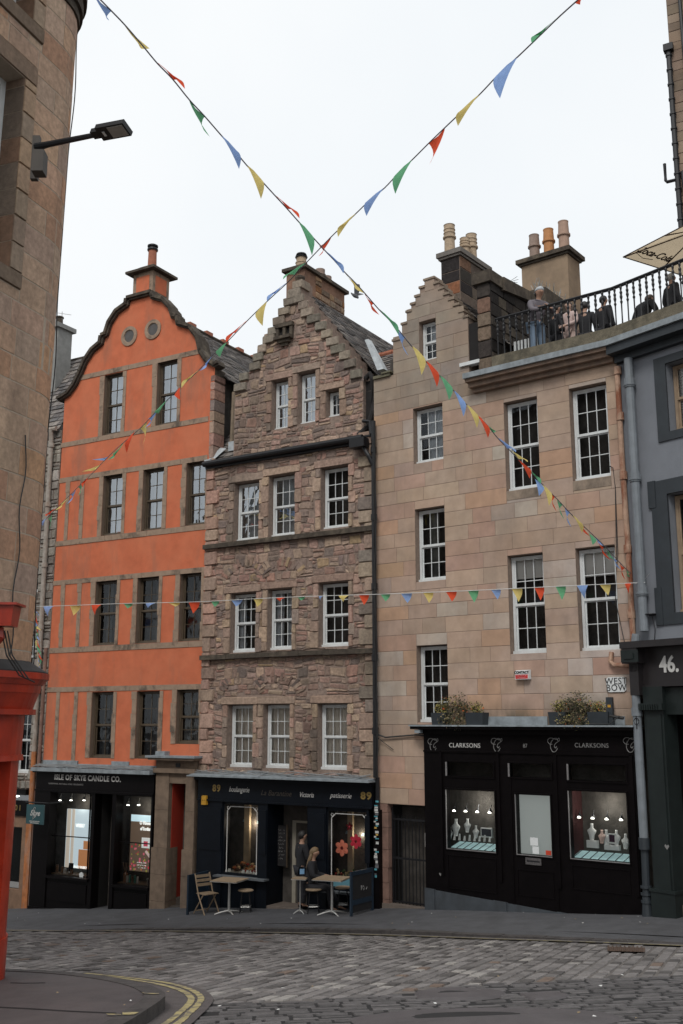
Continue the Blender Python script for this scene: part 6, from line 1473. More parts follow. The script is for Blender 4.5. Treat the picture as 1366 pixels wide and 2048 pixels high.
# red shop front on its ground floor
RS = thing('red_shopfront', 'glossy red shop front with moulded cornice at the left edge', 'shopfront', (-4.2, 11.5, 1.2))
mb = MB()
def cband(z0, z1, d0, d1, u0=-3.5, u1=1.6, top=None):
    n = 50
    for k in range(n):
        a, b = u0+(u1-u0)*k/n, u0+(u1-u0)*(k+1)/n; mb.hexa([CW.pt(a, z0, d0), CW.pt(b, z0, d0), CW.pt(b, z0, -.3), CW.pt(a, z0, -.3), CW.pt(a, z1, d1), CW.pt(b, z1, d1), CW.pt(b, z1, -.3), CW.pt(a, z1, -.3)])
ct = 4+.0445*12
for z0, z1, d0, d1 in ((ct-.07, ct, .22, .22), (ct-.13, ct-.07, .16, .20), (ct-.22, ct-.13, .13, .14), (ct-.40, ct-.22, .06, .12), (ct-.46, ct-.40, .10, .10), (ct-.9, ct-.46, -.03, -.02), (ct-.96, ct-.9, .0, -.01)): cband(z0, z1, d0, d1)
mb.build('cornice', RED, RS)
mb = MB()
cband(.8, ct-.96, -.05, -.05, .19, 1.6); cband(.8, ct-.96, -.29, -.29, -3.5, .19); cband(.8, 1.7, -.03, -.03, .15, 1.6)
mb.hexa([CW.pt(u_, z_, d_) for z_ in (.8, ct-.96) for u_, d_ in ((.13, -.05), (.20, -.05), (.20, -.3), (.13, -.3))])
mb.build('corner_pier', RED, RS)
mb = MB(); n = 50
for k in range(n):
    a, b = -3.5+5.1*k/n, -3.5+5.1*(k+1)/n; mb.hexa([CW.pt(a, ct, .20), CW.pt(b, ct, .20), CW.pt(b, ct, -.1), CW.pt(a, ct, -.1), CW.pt(a, ct+.015, .20), CW.pt(b, ct+.015, .20), CW.pt(b, ct+.14, 0), CW.pt(a, ct+.14, 0)])
mb.build('sooty_lead_cover', mat('black_lead', (.02, .019, .02), .85, var=.4), RS)
rb = atY(15, 1232, 10.6); mb = MB(); b0 = rb
t = thing('red_wall_box', 'red louvred box fixed to the stone just above red shop cornice', 'box', b0-Vector((0, 0, .15)))
mb.hexa([b0+Vector(v) for v in ((-.35, -.12, -.11), (.08, -.12, -.11), (.08, .1, -.11), (-.35, .1, -.11), (-.35, -.14, .10), (.10, -.14, .10), (.10, .12, .10), (-.35, .12, .10))]); mb.box(b0+Vector((-.37, -.17, .10)), b0+Vector((.14, .15, .125))); mb.build('casing', RED, t)
mb = MB(); mb.tube([b0+Vector((-.08, 0, -.11)), b0+Vector((-.1, 0, -.2)), b0+Vector((-.14, 0, -.3))], [.05, .09, .06], 10); mb.build('round_base', RED, t)
mb = MB()
for k in range(3): mb.tube([b0+Vector((-.05+.03*k, 0, -.15)), b0+Vector((.0+.03*k, .05, -.4)), b0+Vector((.1+.05*k, .2, -.6-.02*k)), b0+Vector((.2, .4, -.66))], .008, 5)
mb.build('hanging_cable', MATS['black_cable'], t)
# street lamp on bracket
LM = thing('street_lamp', 'black flat LED street lamp on a wall bracket high on left building', 'street lamp', atY(75, 320, 9.6))
def at(px, py, Y): return atY(px, py, Y)
mb = MB(); a0, a1, a2 = at(72, 293, 10.6), at(95, 289, 10.5), at(190, 270, 10.1); mb.tube([a0, a1, a2], [.04, .035, .028], 8); mb.tube([at(72, 300, 10.6), at(98, 291, 10.5)], .02, 6); mb.build('bracket_arm', BLACKM, LM)
hd = [at(188, 262, 10.1), at(262, 248, 9.9)]
d_ = (hd[1]-hd[0]).normalized(); e_ = Vector((.25, .95, 0)).normalized(); e_ = (e_-d_*e_.dot(d_)).normalized(); w_ = d_.cross(e_).normalized()
if w_.z < 0: w_ = -w_
o_ = at(186, 268, 10.1)
tl = Vector((0, 0, 0))
def hb(x0, x1, y0, y1, z0, z1, t=1.0):
    sl = (e_*.96-w_*.28).normalized(); up_ = (w_*.96+e_*.28).normalized()
    return [o_+d_*x+sl*y+up_*z for (x, y, z) in ((x0, y0, z0), (x1, y0*t, z0), (x1, y1*t, z0), (x0, y1, z0), (x0, y0, z1), (x1, y0*t, z1), (x1, y1*t, z1), (x0, y1, z1))]
mb = MB(); mb.hexa(hb(.0, .10, -.05, .05, -.03, .03)); mb.hexa(hb(.09, .46, -.09, .09, -.03, .03, 1.0)); mb.hexa(hb(.12, .44, -.06, .06, .03, .05)); mb.build('head', BLACKM, LM)
mb = MB(); mb.hexa(hb(.24, .44, -.07, .07, -.036, -.03)); mb.build('lens', mat('led_lens', (.30, .29, .27), .3, var=.15), LM)
mb = MB(); mb.hexa(hb(.15, .18, -.03, .03, -.037, -.031)); mb.build('rating_label', SIGNW, LM)
bx = at(80, 327, 10.5); mb = MB(); mb.box(bx+Vector((-.07, -.08, -.13)), bx+Vector((.06, .08, .13))); mb.box(at(72, 320, 10.65)+Vector((-.05, -.02, -.24)), at(72, 320, 10.65)+Vector((.03, .05, .30))); mb.build('control_box', mat('brown_box', (.05, .042, .035), .7), LM)
# ================================================================== ground
def sheet(n, x0, x1, y0, y1, nx, ny, h=0):
    vs = []; fs = []
    for j in range(ny+1):
        for i in range(nx+1):
            x = x0+(x1-x0)*i/nx; y = y0+(y1-y0)*j/ny; vs.append((x, y, gz(x, y)+h))
    for j in range(ny):
        for i in range(nx): a = j*(nx+1)+i; fs.append((a, a+1, a+nx+2, a+nx+1))
    return vs, fs
mb = MB(); vs, fs = sheet(0, -40, 40, -30, 45, 80, 75, -.012); mb.add(vs, fs); tag(mb.build('road', JOINT, loc=(0, 0, 0)), kind='structure')
mb = MB(); mb.quad((-900, -900, -6), (900, -900, -6), (900, 900, -6), (-900, 900, -6)); tag(mb.build('ground', ASPH, loc=(0, 0, 0)), kind='structure')
# far pavement follows the facades
chain = [Vector(PL), Vector(P0), Vector(P1), Vector(P2), Vector(P3), Vector(FG.pt(3.5, 0, 0)[:2]), Vector(FG.pt(6, 0, 0)[:2])]
def offs(c, w):
    out = []
    for i, p_ in enumerate(c):
        a = c[max(i-1, 0)]; b = c[min(i+1, len(c)-1)]; t = (b-a).normalized(); out.append(p_+Vector((t.y, -t.x))*w)
    return out
kp = [gpx(px, py, .12) for px, py in ((-250, 1846), (60, 1848), (300, 1848), (700, 1853), (1000, 1861), (1366, 1872), (1700, 1886))]
def catmull(P, n=8):
    out = []
    for i in range(len(P)-1):
        p0, p1, p2, p3 = P[max(i-1, 0)], P[i], P[i+1], P[min(i+2, len(P)-1)]
        for k in range(n):
            f = k/n; out.append(.5*((2*p1)+(-p0+p2)*f+(2*p0-5*p1+4*p2-p3)*f*f+(-p0+3*p1-3*p2+p3)*f**3))
    out.append(P[-1]); return out
K = [Vector((v.x, v.y)) for v in catmull([Vector((v.x, v.y, 0)) for v in kp])]
print('kerb', [tuple(round(c, 1) for c in v) for v in kp])
def zpav(x, y): return -.83+.088*max(-15, min(SQ(x, y)[0], 32))
mb = MB()
inner = []
bk = offs(chain, -1.2)
# strips from kerb to behind facades
def closest_on(c, p_):
    best = None
    for i in range(len(c)-1):
        a, b = c[i], c[i+1]; t = max(0, min(1, (p_-a).dot(b-a)/(b-a).length_squared)); q_ = a+(b-a)*t
        if best is None or (q_-p_).length < (best-p_).length: best = q_
    return best
NP = 12
rowsP = []
for p_ in K:
    q_ = closest_on(bk, p_); rowsP.append([p_+(q_-p_)*(j/NP) for j in range(NP+1)])
for i in range(len(rowsP)-1):
    for j in range(NP):
        a, b, c, d = rowsP[i][j], rowsP[i+1][j], rowsP[i+1][j+1], rowsP[i][j+1]
        mb.quad(*[(v.x, v.y, zpav(v.x, v.y)+.012*math.sin(v.x*2.1+v.y*1.3)*(j/NP > .1)) for v in (a, b, c, d)])
tag(mb.build('far_pavement', ASPH, loc=(0, 0, 0)), kind='structure')
mb = MB(); ko = offs(K, .02); ki = offs(K, -.16)
for i in range(len(K)-1):
    n = 2 if i % 3 else 1
    for k in range(n):
        a0_, a1_ = k/n+.004, (k+1)/n-.006
        A, B, C, D = [u_[i]+(u_[i+1]-u_[i])*f for u_, f in ((ko, a0_), (ko, a1_), (ki, a1_), (ki, a0_))]
        zz = random.uniform(-.006, .006)
        mb.hexa([(v.x, v.y, zpav(v.x, v.y)-.3) for v in (A, B, C, D)]+[(v.x, v.y, zpav(v.x, v.y)+.010+zz) for v in (A, B, C, D)])
tag(mb.build('far_kerb', KERB, loc=(0, 0, 0)), kind='structure')
def strip(path, w, h, name, m, brk=0, seed=0):
    r_ = random.Random(seed); mb = MB(); L_ = [offs(path, s) for s in (-w/2, w/2)]
    for i in range(len(path)-1):
        if r_.random() < brk: continue
        q_ = [L_[0][i], L_[0][i+1], L_[1][i+1], L_[1][i]]; e = [r_.uniform(-.006, .006) for _ in range(4)]
        mb.quad(*[(v.x+e[k], v.y, gz(v.x, v.y)+h) for k, v in enumerate(q_)])
    return tag(mb.build(name, m, loc=(0, 0, 0)), kind='structure')
def dens(P, n):
    out = []
    for i in range(len(P)-1):
        for k in range(n): out.append(P[i]+(P[i+1]-P[i])*k/n)
    return out+[P[-1]]
strip(dens(offs(K, .33), 3), .06, .015, 'yellow_line', YEL, .06, 1); strip(dens(offs(K, .16), 3), .26, .008, 'gutter_channel', mat('grey_channel', (.10, .09, .085), .85, var=.3, scale=8), 0, 3)
# near pavement
KN = [(-260, 1936), (-60, 1938), (60, 1941), (150, 1947), (230, 1957), (290, 1970), (321, 1984), (326, 1992), (318, 2001), (290, 2020), (245, 2048), (190, 2075), (120, 2110)]
kn = catmull([Vector((v.x, v.y, 0)) for v in (gpx(x, y, .12) for x, y in KN)], 4); kn = [Vector((v.x, v.y)) for v in kn]
corner = Vector((-14, 5)); mb = MB(); cen = Vector((-6.5, 8.0))
R0_ = [v for v in kn]
zn = lambda v: gz(v.x, v.y)+.12
for i in range(len(R0_)-1):
    prev = None
    for j in range(10):
        f0, f1 = j/10, (j+1)/10
        a, b, c, d = R0_[i]+(cen-R0_[i])*f0, R0_[i+1]+(cen-R0_[i+1])*f0, R0_[i+1]+(cen-R0_[i+1])*f1, R0_[i]+(cen-R0_[i])*f1
        mb.quad(*[(v.x, v.y, zn(v)) for v in (a, b, c, d)])
tag(mb.build('near_pavement', ASPH2, loc=(0, 0, 0)), kind='structure')
mb = MB()
for P_ in (((-20, 2014), (60, 2018), (140, 2023), (232, 2027)), ((20, 1966), (50, 1967), (90, 1966))):
    g_ = [gpx(x, y, .124) for x, y in P_]
    for k in range(len(g_)-1): a, b = g_[k], g_[k+1]; mb.quad(tuple(a), tuple(b), (b.x, b.y+.022, b.z+.002), (a.x, a.y+.022, a.z+.002))
tag(mb.build('pavement_joint', JOINT2, loc=(0, 0, 0)), kind='structure')
mb = MB(); kin = offs(kn, .17); kio = offs(kn, -.02)
if (kin[20]-cen).length > (kn[20]-cen).length: kin, kio = offs(kn, -.17), offs(kn, .02)
i = 0; st_ = 3
while i < len(kn)-1:
    j = min(i+st_, len(kn)-1)
    for k in range(i, j):
        e0 = .02 if k == i else 0; e1 = .02 if k == j-1 else 0
        A, B, C, D = [u_[k]+(u_[k+1]-u_[k])*f for u_, f in ((kio, e0), (kio, 1-e1), (kin, 1-e1), (kin, e0))]
        mb.hexa([(v.x, v.y, gz(v.x, v.y)-.2) for v in (A, B, C, D)]+[(v.x, v.y, zn(v)+.008) for v in (A, B, C, D)])
    i = j
tag(mb.build('near_kerb', KERB, loc=(0, 0, 0)), kind='structure')
def gpath(P, n=6): return [Vector((v.x, v.y)) for v in catmull([Vector((v.x, v.y, 0)) for v in (gpx(x, y, 0) for x, y in P)], n)]
YA = gpath([(170, 1949), (230, 1955), (290, 1962), (345, 1971), (385, 1984), (401, 1998), (396, 2012), (376, 2032), (350, 2055), (300, 2090)])
YB = gpath([(205, 1955), (255, 1961), (300, 1968), (345, 1978), (372, 1989), (382, 2001), (376, 2013), (356, 2032), (328, 2053), (280, 2086)])
strip(YA, .066, .017, 'yellow_line', YEL, .0, 4); strip(YB, .066, .017, 'yellow_line', YEL, .0, 5)
# tarmac channel inside the double lines
mb = MB(); yo = offs(YA, -.12); 
if (yo[10]-cen).length < (YA[10]-cen).length: yo = offs(YA, .12)
m_ = min(len(yo), len(kn))
for i in range(len(yo)-1):
    a, b = yo[i], yo[i+1]; c, d = closest_on(kn, b), closest_on(kn, a)
    for j in range(4):
        q_ = [a+(d-a)*j/4, b+(c-b)*j/4, b+(c-b)*(j+1)/4, a+(d-a)*(j+1)/4]; mb.quad(*[(v.x, v.y, gz(v.x, v.y)+.012) for v in q_])
tag(mb.build('tarmac_margin', mat('worn_tarmac', (.085, .072, .07), .85, var=.25, scale=5, bump=.4, bscale=90, stain=((.02, .018, .018), .85), stain_scale=5, stain_stretch=(1, 1, 1), stain_lo=.62, stain_hi=.68), loc=(0, 0, 0)), kind='structure')
# chalky yellow kerb marks
mb = MB()
for pts in (((283, 1985), (318, 1986.5), (318, 1988), (290, 1987)), ((245, 2024), (278, 2024), (268, 2029), (245, 2029)), ((212, 2027), (242, 2028), (242, 2029.5), (216, 2029))):
    mb.quad(*[tuple(gpx(x, y, .135)) for x, y in pts])
tag(mb.build('yellow_kerb_mark', YEL, loc=(0, 0, 0)), kind='structure')
# setts
rg = random.Random(5); sm = MB(); sm2 = MB()
e1 = Vector((.36, .933)).normalized(); c1 = Vector((.933, -.36)).normalized()
bnd = [Vector((v.x, v.y)) for v in (gpx(x, y, 0) for x, y in ((-300, 2040), (330, 2030), (420, 2008), (700, 1995), (900, 1972), (1150, 1958), (1366, 1949), (1600, 1938)))]
farpoly = [(v.x, v.y) for v in offs(K, .42)]+[(v.x, v.y) for v in bnd[::-1]]
innerline = [(v.x, v.y) for v in kn]+[(-14, 4), (-14, 20)]
nearexcl = [(v.x, v.y) for v in (yo if True else kn)]+[(v.x, v.y) for v in [Vector((-14, 5))]]+[(kn[0].x, kn[0].y)]
def addsett(mb, cx, cy, ex, ey, l, w, col, h=.035, rnd=rg):
    b = min(.012, w*.16); P = []
    for sgn in ((-1, -1), (1, -1), (1, 1), (-1, 1)):
        x = cx+ex.x*l/2*sgn[0]+ey.x*w/2*sgn[1]+rnd.uniform(-.006, .006); y = cy+ex.y*l/2*sgn[0]+ey.y*w/2*sgn[1]+rnd.uniform(-.006, .006); P.append((x, y))
    T_ = []
    for i_, sgn in enumerate(((-1, -1), (1, -1), (1, 1), (-1, 1))):
        T_.append((P[i_][0]-ex.x*b*sgn[0]-ey.x*b*sgn[1], P[i_][1]-ex.y*b*sgn[0]-ey.y*b*sgn[1]))
    hz = rnd.uniform(-.006, .006)
    vs = [(x, y, gz(x, y)-.04) for x, y in P]+[(x, y, gz(x, y)+hz+rnd.uniform(-.002, .002)) for x, y in T_]
    mb.add(vs, [(4, 5, 6, 7), (0, 1, 5, 4), (1, 2, 6, 5), (2, 3, 7, 6), (3, 0, 4, 7)], col)
def settcol(r):
    t = r.random()
    if t < .05: return (.31, .29, .27)
    if t < .07: return (.17, .125, .10)
    if t < .24: return (.085, .078, .075)
    v = r.uniform(.13, .22); return (v*1.04, v*.96, v*.93)
def settcol2(r):
    v = r.uniform(.075, .135); return (v*1.02, v*.95, v*.95)
xs_ = -26*1.0
cval = -16.0
while cval < 16:
    cval += .168; ev = -2+rg.uniform(0, .2)
    wv = .143
    while ev < 34:
        l = rg.uniform(.13, .30) if rg.random() < .8 else rg.uniform(.3, .42)
        cx = c1.x*cval+e1.x*(ev+l/2); cy = c1.y*cval+e1.y*(ev+l/2); ev += l+.014
        if cy < 9 or cy > 31 or cx < -12.5 or cx > 9.5: continue
        if not in_poly(cx, cy, farpoly): continue
        if in_poly(cx, cy, nearexcl): continue
        addsett(sm, cx, cy, e1, c1, l, wv, settcol(rg))
# near setts with wide dark joints, rows run across
patch = []
for P_ in (((830, 1984), (880, 1976), (960, 1977), (1010, 1984), (985, 1996), (900, 1999), (840, 1997)), ((700, 2035), (800, 2022), (950, 2016), (1110, 2018), (1230, 2028), (1220, 2044), (1000, 2060), (760, 2060)), ((1040, 1988), (1100, 1984), (1140, 1992), (1070, 2000))):
    patch.append([(v.x, v.y) for v in (gpx(x, y, 0) for x, y in P_)])
e2 = Vector((.985, .17)).normalized(); c2 = Vector((-.17, .985)).normalized(); 
nearpoly = [(v.x, v.y) for v in bnd]+[(14, 14), (14, 3), (-6, 3)]
cval = 2.0
while cval < 22:
    cval += rg.uniform(.118, .15); ev = -9+rg.uniform(0, .3)
    while ev < 12:
        l = rg.uniform(.16, .34); bend = .10*math.sin((ev)*.8)+.05*math.sin(ev*2.3+cval)
        cx = e2.x*(ev+l/2)+c2.x*(cval+bend); cy = e2.y*(ev+l/2)+c2.y*(cval+bend); ev += l+rg.uniform(.012, .03)
        if cy < 5 or cy > 16 or cx > 7: continue
        if not in_poly(cx, cy, nearpoly) or in_poly(cx, cy, nearexcl): continue
        if any(in_poly(cx, cy, p_) for p_ in patch): continue
        if rg.random() < .02: continue
        addsett(sm2, cx, cy, e2, c2, l, rg.uniform(.075, .10), settcol2(rg))
print('setts', len(sm.f)//5, len(sm2.f)//5)
tag(sm.build('cobbled_road', SETT, loc=(0, 0, 0)), kind='structure'); tag(sm2.build('worn_cobbled_road', SETT, loc=(0, 0, 0)), kind='structure')
mb = MB()
nb = [Vector(p_) for p_ in nearpoly]
# dark joint bed under the near setts
vs, fs = sheet(0, -6, 9, 3, 16, 60, 52, -.009)
keep = [f for f in fs if in_poly(sum(vs[i][0] for i in f)/4, sum(vs[i][1] for i in f)/4, nearpoly)]
mb.add(vs, keep); tag(mb.build('dark_joint_bed', JOINT2, loc=(0, 0, 0)), kind='structure')
mb = MB()
for p_ in patch:
    c = Vector((sum(a for a, b in p_)/len(p_), sum(b for a, b in p_)/len(p_))); n = len(p_); rings = []
    sp_ = catmull([Vector((a, b, 0)) for a, b in p_+[p_[0]]], 4)[:-1]; n = len(sp_)
    vs = [(c.x, c.y, gz(c.x, c.y)+.012)]+[(c.x+(v.x-c.x)*f, c.y+(v.y-c.y)*f, gz(v.x, v.y)+(.012 if f < 1 else -.02)) for f in (.5, .93, 1.06) for v in sp_]
    fs = [(0, 1+k, 1+(k+1) % n) for k in range(n)]+[(1+r_*n+k, 1+r_*n+(k+1) % n, 1+(r_+1)*n+(k+1) % n, 1+(r_+1)*n+k) for r_ in range(2) for k in range(n)]
    mb.add(vs, fs)
tag(mb.build('tarmac_patch', mat('smooth_tarmac', (.075, .066, .068), .7, var=.2, scale=4, bump=.3, bscale=120), loc=(0, 0, 0)), kind='structure')
# drain grating
mb = MB(); gc = [gpx(x, y, .018) for x, y in ((1215, 1893), (1290, 1895), (1290, 1904), (1215, 1902))]
mb.quad(*gc)
for k in range(9):
    a = gc[0].lerp(gc[1], (k+.2)/9); b = gc[3].lerp(gc[2], (k+.2)/9); mb.tube([a+Vector((0, 0, .01)), b+Vector((0, 0, .01))], .012, 4)
tag(mb.build('drain_grating', mat('rusty_iron', (.09, .055, .038), .8, var=.3, scale=20)), 'rusty iron drain grating in the cobbles near the right kerb', 'drain')
# litter specks
lm = [mat('litter_white', (.6, .6, .58), .8), mat('litter_tan', (.3, .22, .12), .8)]
rl = random.Random(3)
for k in range(46):
    px, py = rl.uniform(20, 1350), rl.choice([rl.uniform(1824, 1850), rl.uniform(1950, 2040)])
    far = py < 1900
    g_ = gpx(px, py, 0); h = .135 if (far or (px < 300 and py < 2010)) else .02; s = rl.uniform(.012, .028)
    g_ = gpx(px, py, h); mb = MB(); a = rl.uniform(0, 6); mb.add([(g_.x+s*math.cos(a+t)*rl.uniform(.6, 1), g_.y+s*math.sin(a+t), g_.z+rl.uniform(0, .008)) for t in (0, 1.5, 3, 4.6)], [(0, 1, 2, 3)])
    tag(mb.build('litter_scrap', lm[k % 3 == 0], loc=g_), 'tiny pale scrap of litter lying on the pavement or cobbles', 'litter', 'scraps of litter')
# ================================================================== bunting
CLR = {'b': (.33, .50, .88), 'y': (.88, .72, .26), 'r': (.92, .13, .06), 'g': (.19, .54, .29)}
def clothmat(k):
    n = 'pennant_'+{'b': 'blue', 'y': 'yellow', 'r': 'red', 'g': 'green'}[k]
    if n in MATS: return MATS[n]
    m, nt, b = newmat(n); base = N(nt, 'ShaderNodeRGB'); base.outputs[0].default_value = CLR[k]+(1,)
    sh = ramp(nt, noisetex(nt, 9, 3), .3, .7, (.85, .85, .85, 1), (1.08, 1.08, 1.08, 1)); c = mixrgb(nt, 'MULTIPLY', 1, base.outputs[0], sh)
    L(nt, c, b.inputs['Base Color']); b.inputs['Roughness'].default_value = .8; b.inputs['Specular IOR Level'].default_value = .1
    tr = N(nt, 'ShaderNodeBsdfTranslucent'); L(nt, c, tr.inputs[0]); mx = N(nt, 'ShaderNodeMixShader'); mx.inputs[0].default_value = .5
    L(nt, b.outputs[0], mx.inputs[1]); L(nt, tr.outputs[0], mx.inputs[2]); L(nt, mx.outputs[0], nt.nodes['Material Output'].inputs[0]); MATS[n] = m; return m
CORD = mat('grey_tape', (.16, .15, .17), .8, var=.2); CORDW = mat('white_cord', (.6, .6, .58), .8, var=.1)
def bunting(label, E0, E1, path, flags, r=.008, cord=CORD, curl=.03, seed=1):
    """string runs in the vertical plane through its two end points"""
    r_ = random.Random(seed)
    dx, dy = E1.x-E0.x, E1.y-E0.y; nx, ny = dy, -dx
    def P(px, py, out=0.):
        v = ray(px, py); t = (E0.x*nx+E0.y*ny)/(v.x*nx+v.y*ny); q_ = Vector((v.x*t, v.y*t, v.z*t+CZ))
        return q_+Vector((nx, ny, 0)).normalized()*out
    t = thing('bunting', label, 'bunting', P(*path[0]), 'strings of coloured bunting across the street')
    mb = MB(); pp = catmull([P(*q_) for q_ in path], 4); mb.tube(pp, r, 6); mb.build('cord', cord, t)
    for fl in flags:
        k, a, b, tip = fl[0], fl[1], fl[2], fl[3]
        A, B = P(*a), P(*b); A, B = A.lerp(B, -.05), A.lerp(B, 1.06); T = P(*tip); n = 6; vs = []; fs = []
        side = r_.choice([-1, 1]); N_ = Vector((nx, ny, 0)).normalized(); tw = r_.uniform(-.5, .5)
        Lh = (T-(A+B)/2).length; bulge = r_.uniform(-.05, .05)
        pe = (B-A).normalized()
        for i in range(n+1):
            f = i/n; s_ = math.sin(f*PI)
            Cm = N_*side*(Lh*.07*s_)+pe*bulge*Lh*s_
            g_ = f**1.3; l_, m_, rr_ = A.lerp(T, g_)+Cm*.8, ((A+B)/2).lerp(T, f)+Cm+N_*.02*(1-f)*side, B.lerp(T, g_)+Cm*.8+N_*.05*s_*side
            vs += [l_, m_, rr_]
        for i in range(n):
            for j in range(2): q_ = 3*i+j; fs.append((q_, q_+1, q_+4, q_+3))
        mb = MB(); mb.add(vs, fs); mb.build('pennant', clothmat(k), t, smooth=True)
        mb = MB()
        hem = [A, A.lerp(B, .5), B]; 
    return t
FA = [('b', (188, -12), (221, 20), (218.6, 41)), ('y', (247, 48), (281, 86), (299.5, 97)), ('r', (314, 125), (345, 158), (370, 178)), ('g', (379, 200), (408, 231), (420, 274)), ('b', (441, 269), (466, 297), (478, 338)),
      ('y', (493, 329), (517, 355), (522, 398)), ('r', (548, 389), (573, 416), (599, 437)), ('g', (596, 442), (617, 465), (624, 511)), ('b', (648, 499), (668, 520), (687, 547)), ('y', (689, 544), (711, 566), (733, 588)),
      ('r', (729, 586), (746, 606), (759, 630)), ('g', (757, 617), (777, 638), (797, 670)), ('b', (793, 655), (810, 673), (817, 712)), ('y', (823, 691), (841, 708), (843, 750)), ('r', (851, 721), (867, 737), (874, 774)),
      ('g', (879, 750), (896, 767), (898, 800)), ('b', (907, 780), (922, 797), (927, 833)), ('y', (932, 808), (946, 822), (954, 856)), ('r', (953, 828), (968, 846), (976, 876)), ('g', (973, 849), (983, 860), (987, 866)),
      ('b', (995, 876), (1013, 896), (1032, 905)), ('y', (1021, 901), (1036, 917), (1055, 924)), ('r', (1037, 920), (1052, 933), (1059, 957)), ('g', (1052, 933), (1067, 950), (1081, 969)), ('b', (1070, 958), (1083, 971), (1078, 992)),
      ('y', (1085, 970), (1096, 980), (1098, 1012)), ('r', (1100, 983), (1110, 993), (1114, 1024)), ('g', (1115, 999), (1125, 1009), (1129, 1039)), ('b', (1130, 1015), (1139, 1025), (1143, 1055)), ('y', (1144, 1029), (1155, 1041), (1164, 1066)),
      ('r', (1159, 1043), (1169, 1054), (1181, 1073)), ('g', (1178, 1067), (1188, 1076), (1185, 1090)), ('b', (1187, 1070), (1198, 1080), (1211, 1093)), ('r', (1197, 1084), (1207, 1095), (1222, 1121)), ('g', (1210, 1093), (1220, 1106), (1230, 1120)),
      ('b', (1224, 1110), (1234, 1121), (1243, 1140)), ('r', (1241, 1127), (1249, 1136), (1251, 1160)), ('g', (1251, 1135), (1258, 1145), (1264, 1160)), ('b', (1261, 1145), (1268, 1154), (1271, 1172)), ('y', (1269, 1152), (1275, 1160), (1278, 1182)), ('r', (1275, 1159), (1281, 1165), (1285, 1190))]
pathA = [(178, -24), (221, 20), (248, 48), (281, 86), (314, 126), (345, 158), (379, 200), (408, 231), (441, 269), (466, 297), (493, 330), (517, 355), (548, 389), (573, 416), (596, 442), (617, 465), (648, 499), (668, 520), (689, 544), (711, 566), (730, 587), (757, 618), (777, 638), (794, 656), (823, 692), (851, 722), (879, 751), (907, 781), (933, 809), (953, 829), (975, 851), (997, 878), (1021, 902), (1052, 934), (1087, 971), (1116, 1000), (1144, 1030), (1170, 1055), (1215, 1098), (1250, 1136), (1285, 1166)]
endA = Vector(FG.pt(.12, FG.uz(1285, 1166, .15)[1], .15))
bunting('long bunting falling from upper left corner to the downpipe on the right', atY(178, -24, 9.0), endA, pathA, FA, seed=2)
FBL = [('r', (1172, -16), (1149, 4), (1158, 6)), ('g', (1121, 31), (1083, 68), (1064, 87)), ('b', (1035, 114), (998, 148), (1000, 197)), ('y', (962, 186), (929, 218), (916, 252)), ('r', (889, 256), (859, 285), (858, 330)), ('g', (825, 319), (798, 345), (790.6, 388)),
       ('b', (769, 375), (742, 398), (733, 432)), ('y', (715, 424), (690, 448), (676, 474)), ('r', (662, 474), (640, 492), (637, 513)), ('g', (612, 526), (590, 548), (566, 559)), ('b', (575, 565), (553, 586), (534, 603)), ('y', (534, 603), (516, 622), (525.4, 652)),
       ('r', (496, 640), (472, 664), (453, 685)), ('g', (454, 684), (438, 699), (440, 714)), ('b', (425, 709), (410, 726), (398, 742)), ('y', (399, 740), (382, 755), (363, 776)), ('r', (361, 774), (353, 786), (361, 800)), ('g', (335, 799), (314, 822), (317, 827)),
       ('b', (313, 822), (298, 836), (289, 857)), ('y', (292, 843), (281, 856), (286, 889)), ('r', (270, 863), (259, 876), (253.7, 906)), ('g', (246, 886), (226, 907), (215, 920)), ('b', (219.5, 911), (208, 919), (184, 919)), ('y', (208, 922), (189, 937), (164, 943)),
       ('r', (183, 948), (173, 961), (165, 975)), ('g', (165, 965), (157, 974), (156, 992)), ('b', (151, 979), (142, 989), (133, 1009)), ('y', (134, 995), (121, 1007), (107, 1022)), ('r', (112, 1017), (100, 1028), (93, 1032)), ('g', (103, 1030), (96, 1037), (98, 1059)), ('b', (92, 1037), (87, 1042), (86, 1052))]
pathB = [(1185, -26), (1121, 31), (1083, 68), (1035, 114), (998, 148), (962, 186), (929, 218), (889, 256), (859, 285), (825, 319), (798, 345), (769, 376), (742, 398), (715, 424), (690, 448), (662, 474), (612, 526), (575, 565), (534, 603), (495, 641), (453, 685), (425, 710), (398, 740), (360, 775), (335, 800), (313, 822), (281, 856), (246, 886), (219, 911), (183, 948), (151, 979), (110, 1020), (84, 1046)]
bunting('long bunting falling from upper right down to the far left drainpipe', atY(1185, -26, 9.0), atY(84, 1046, 27.6), pathB, FBL, seed=5)
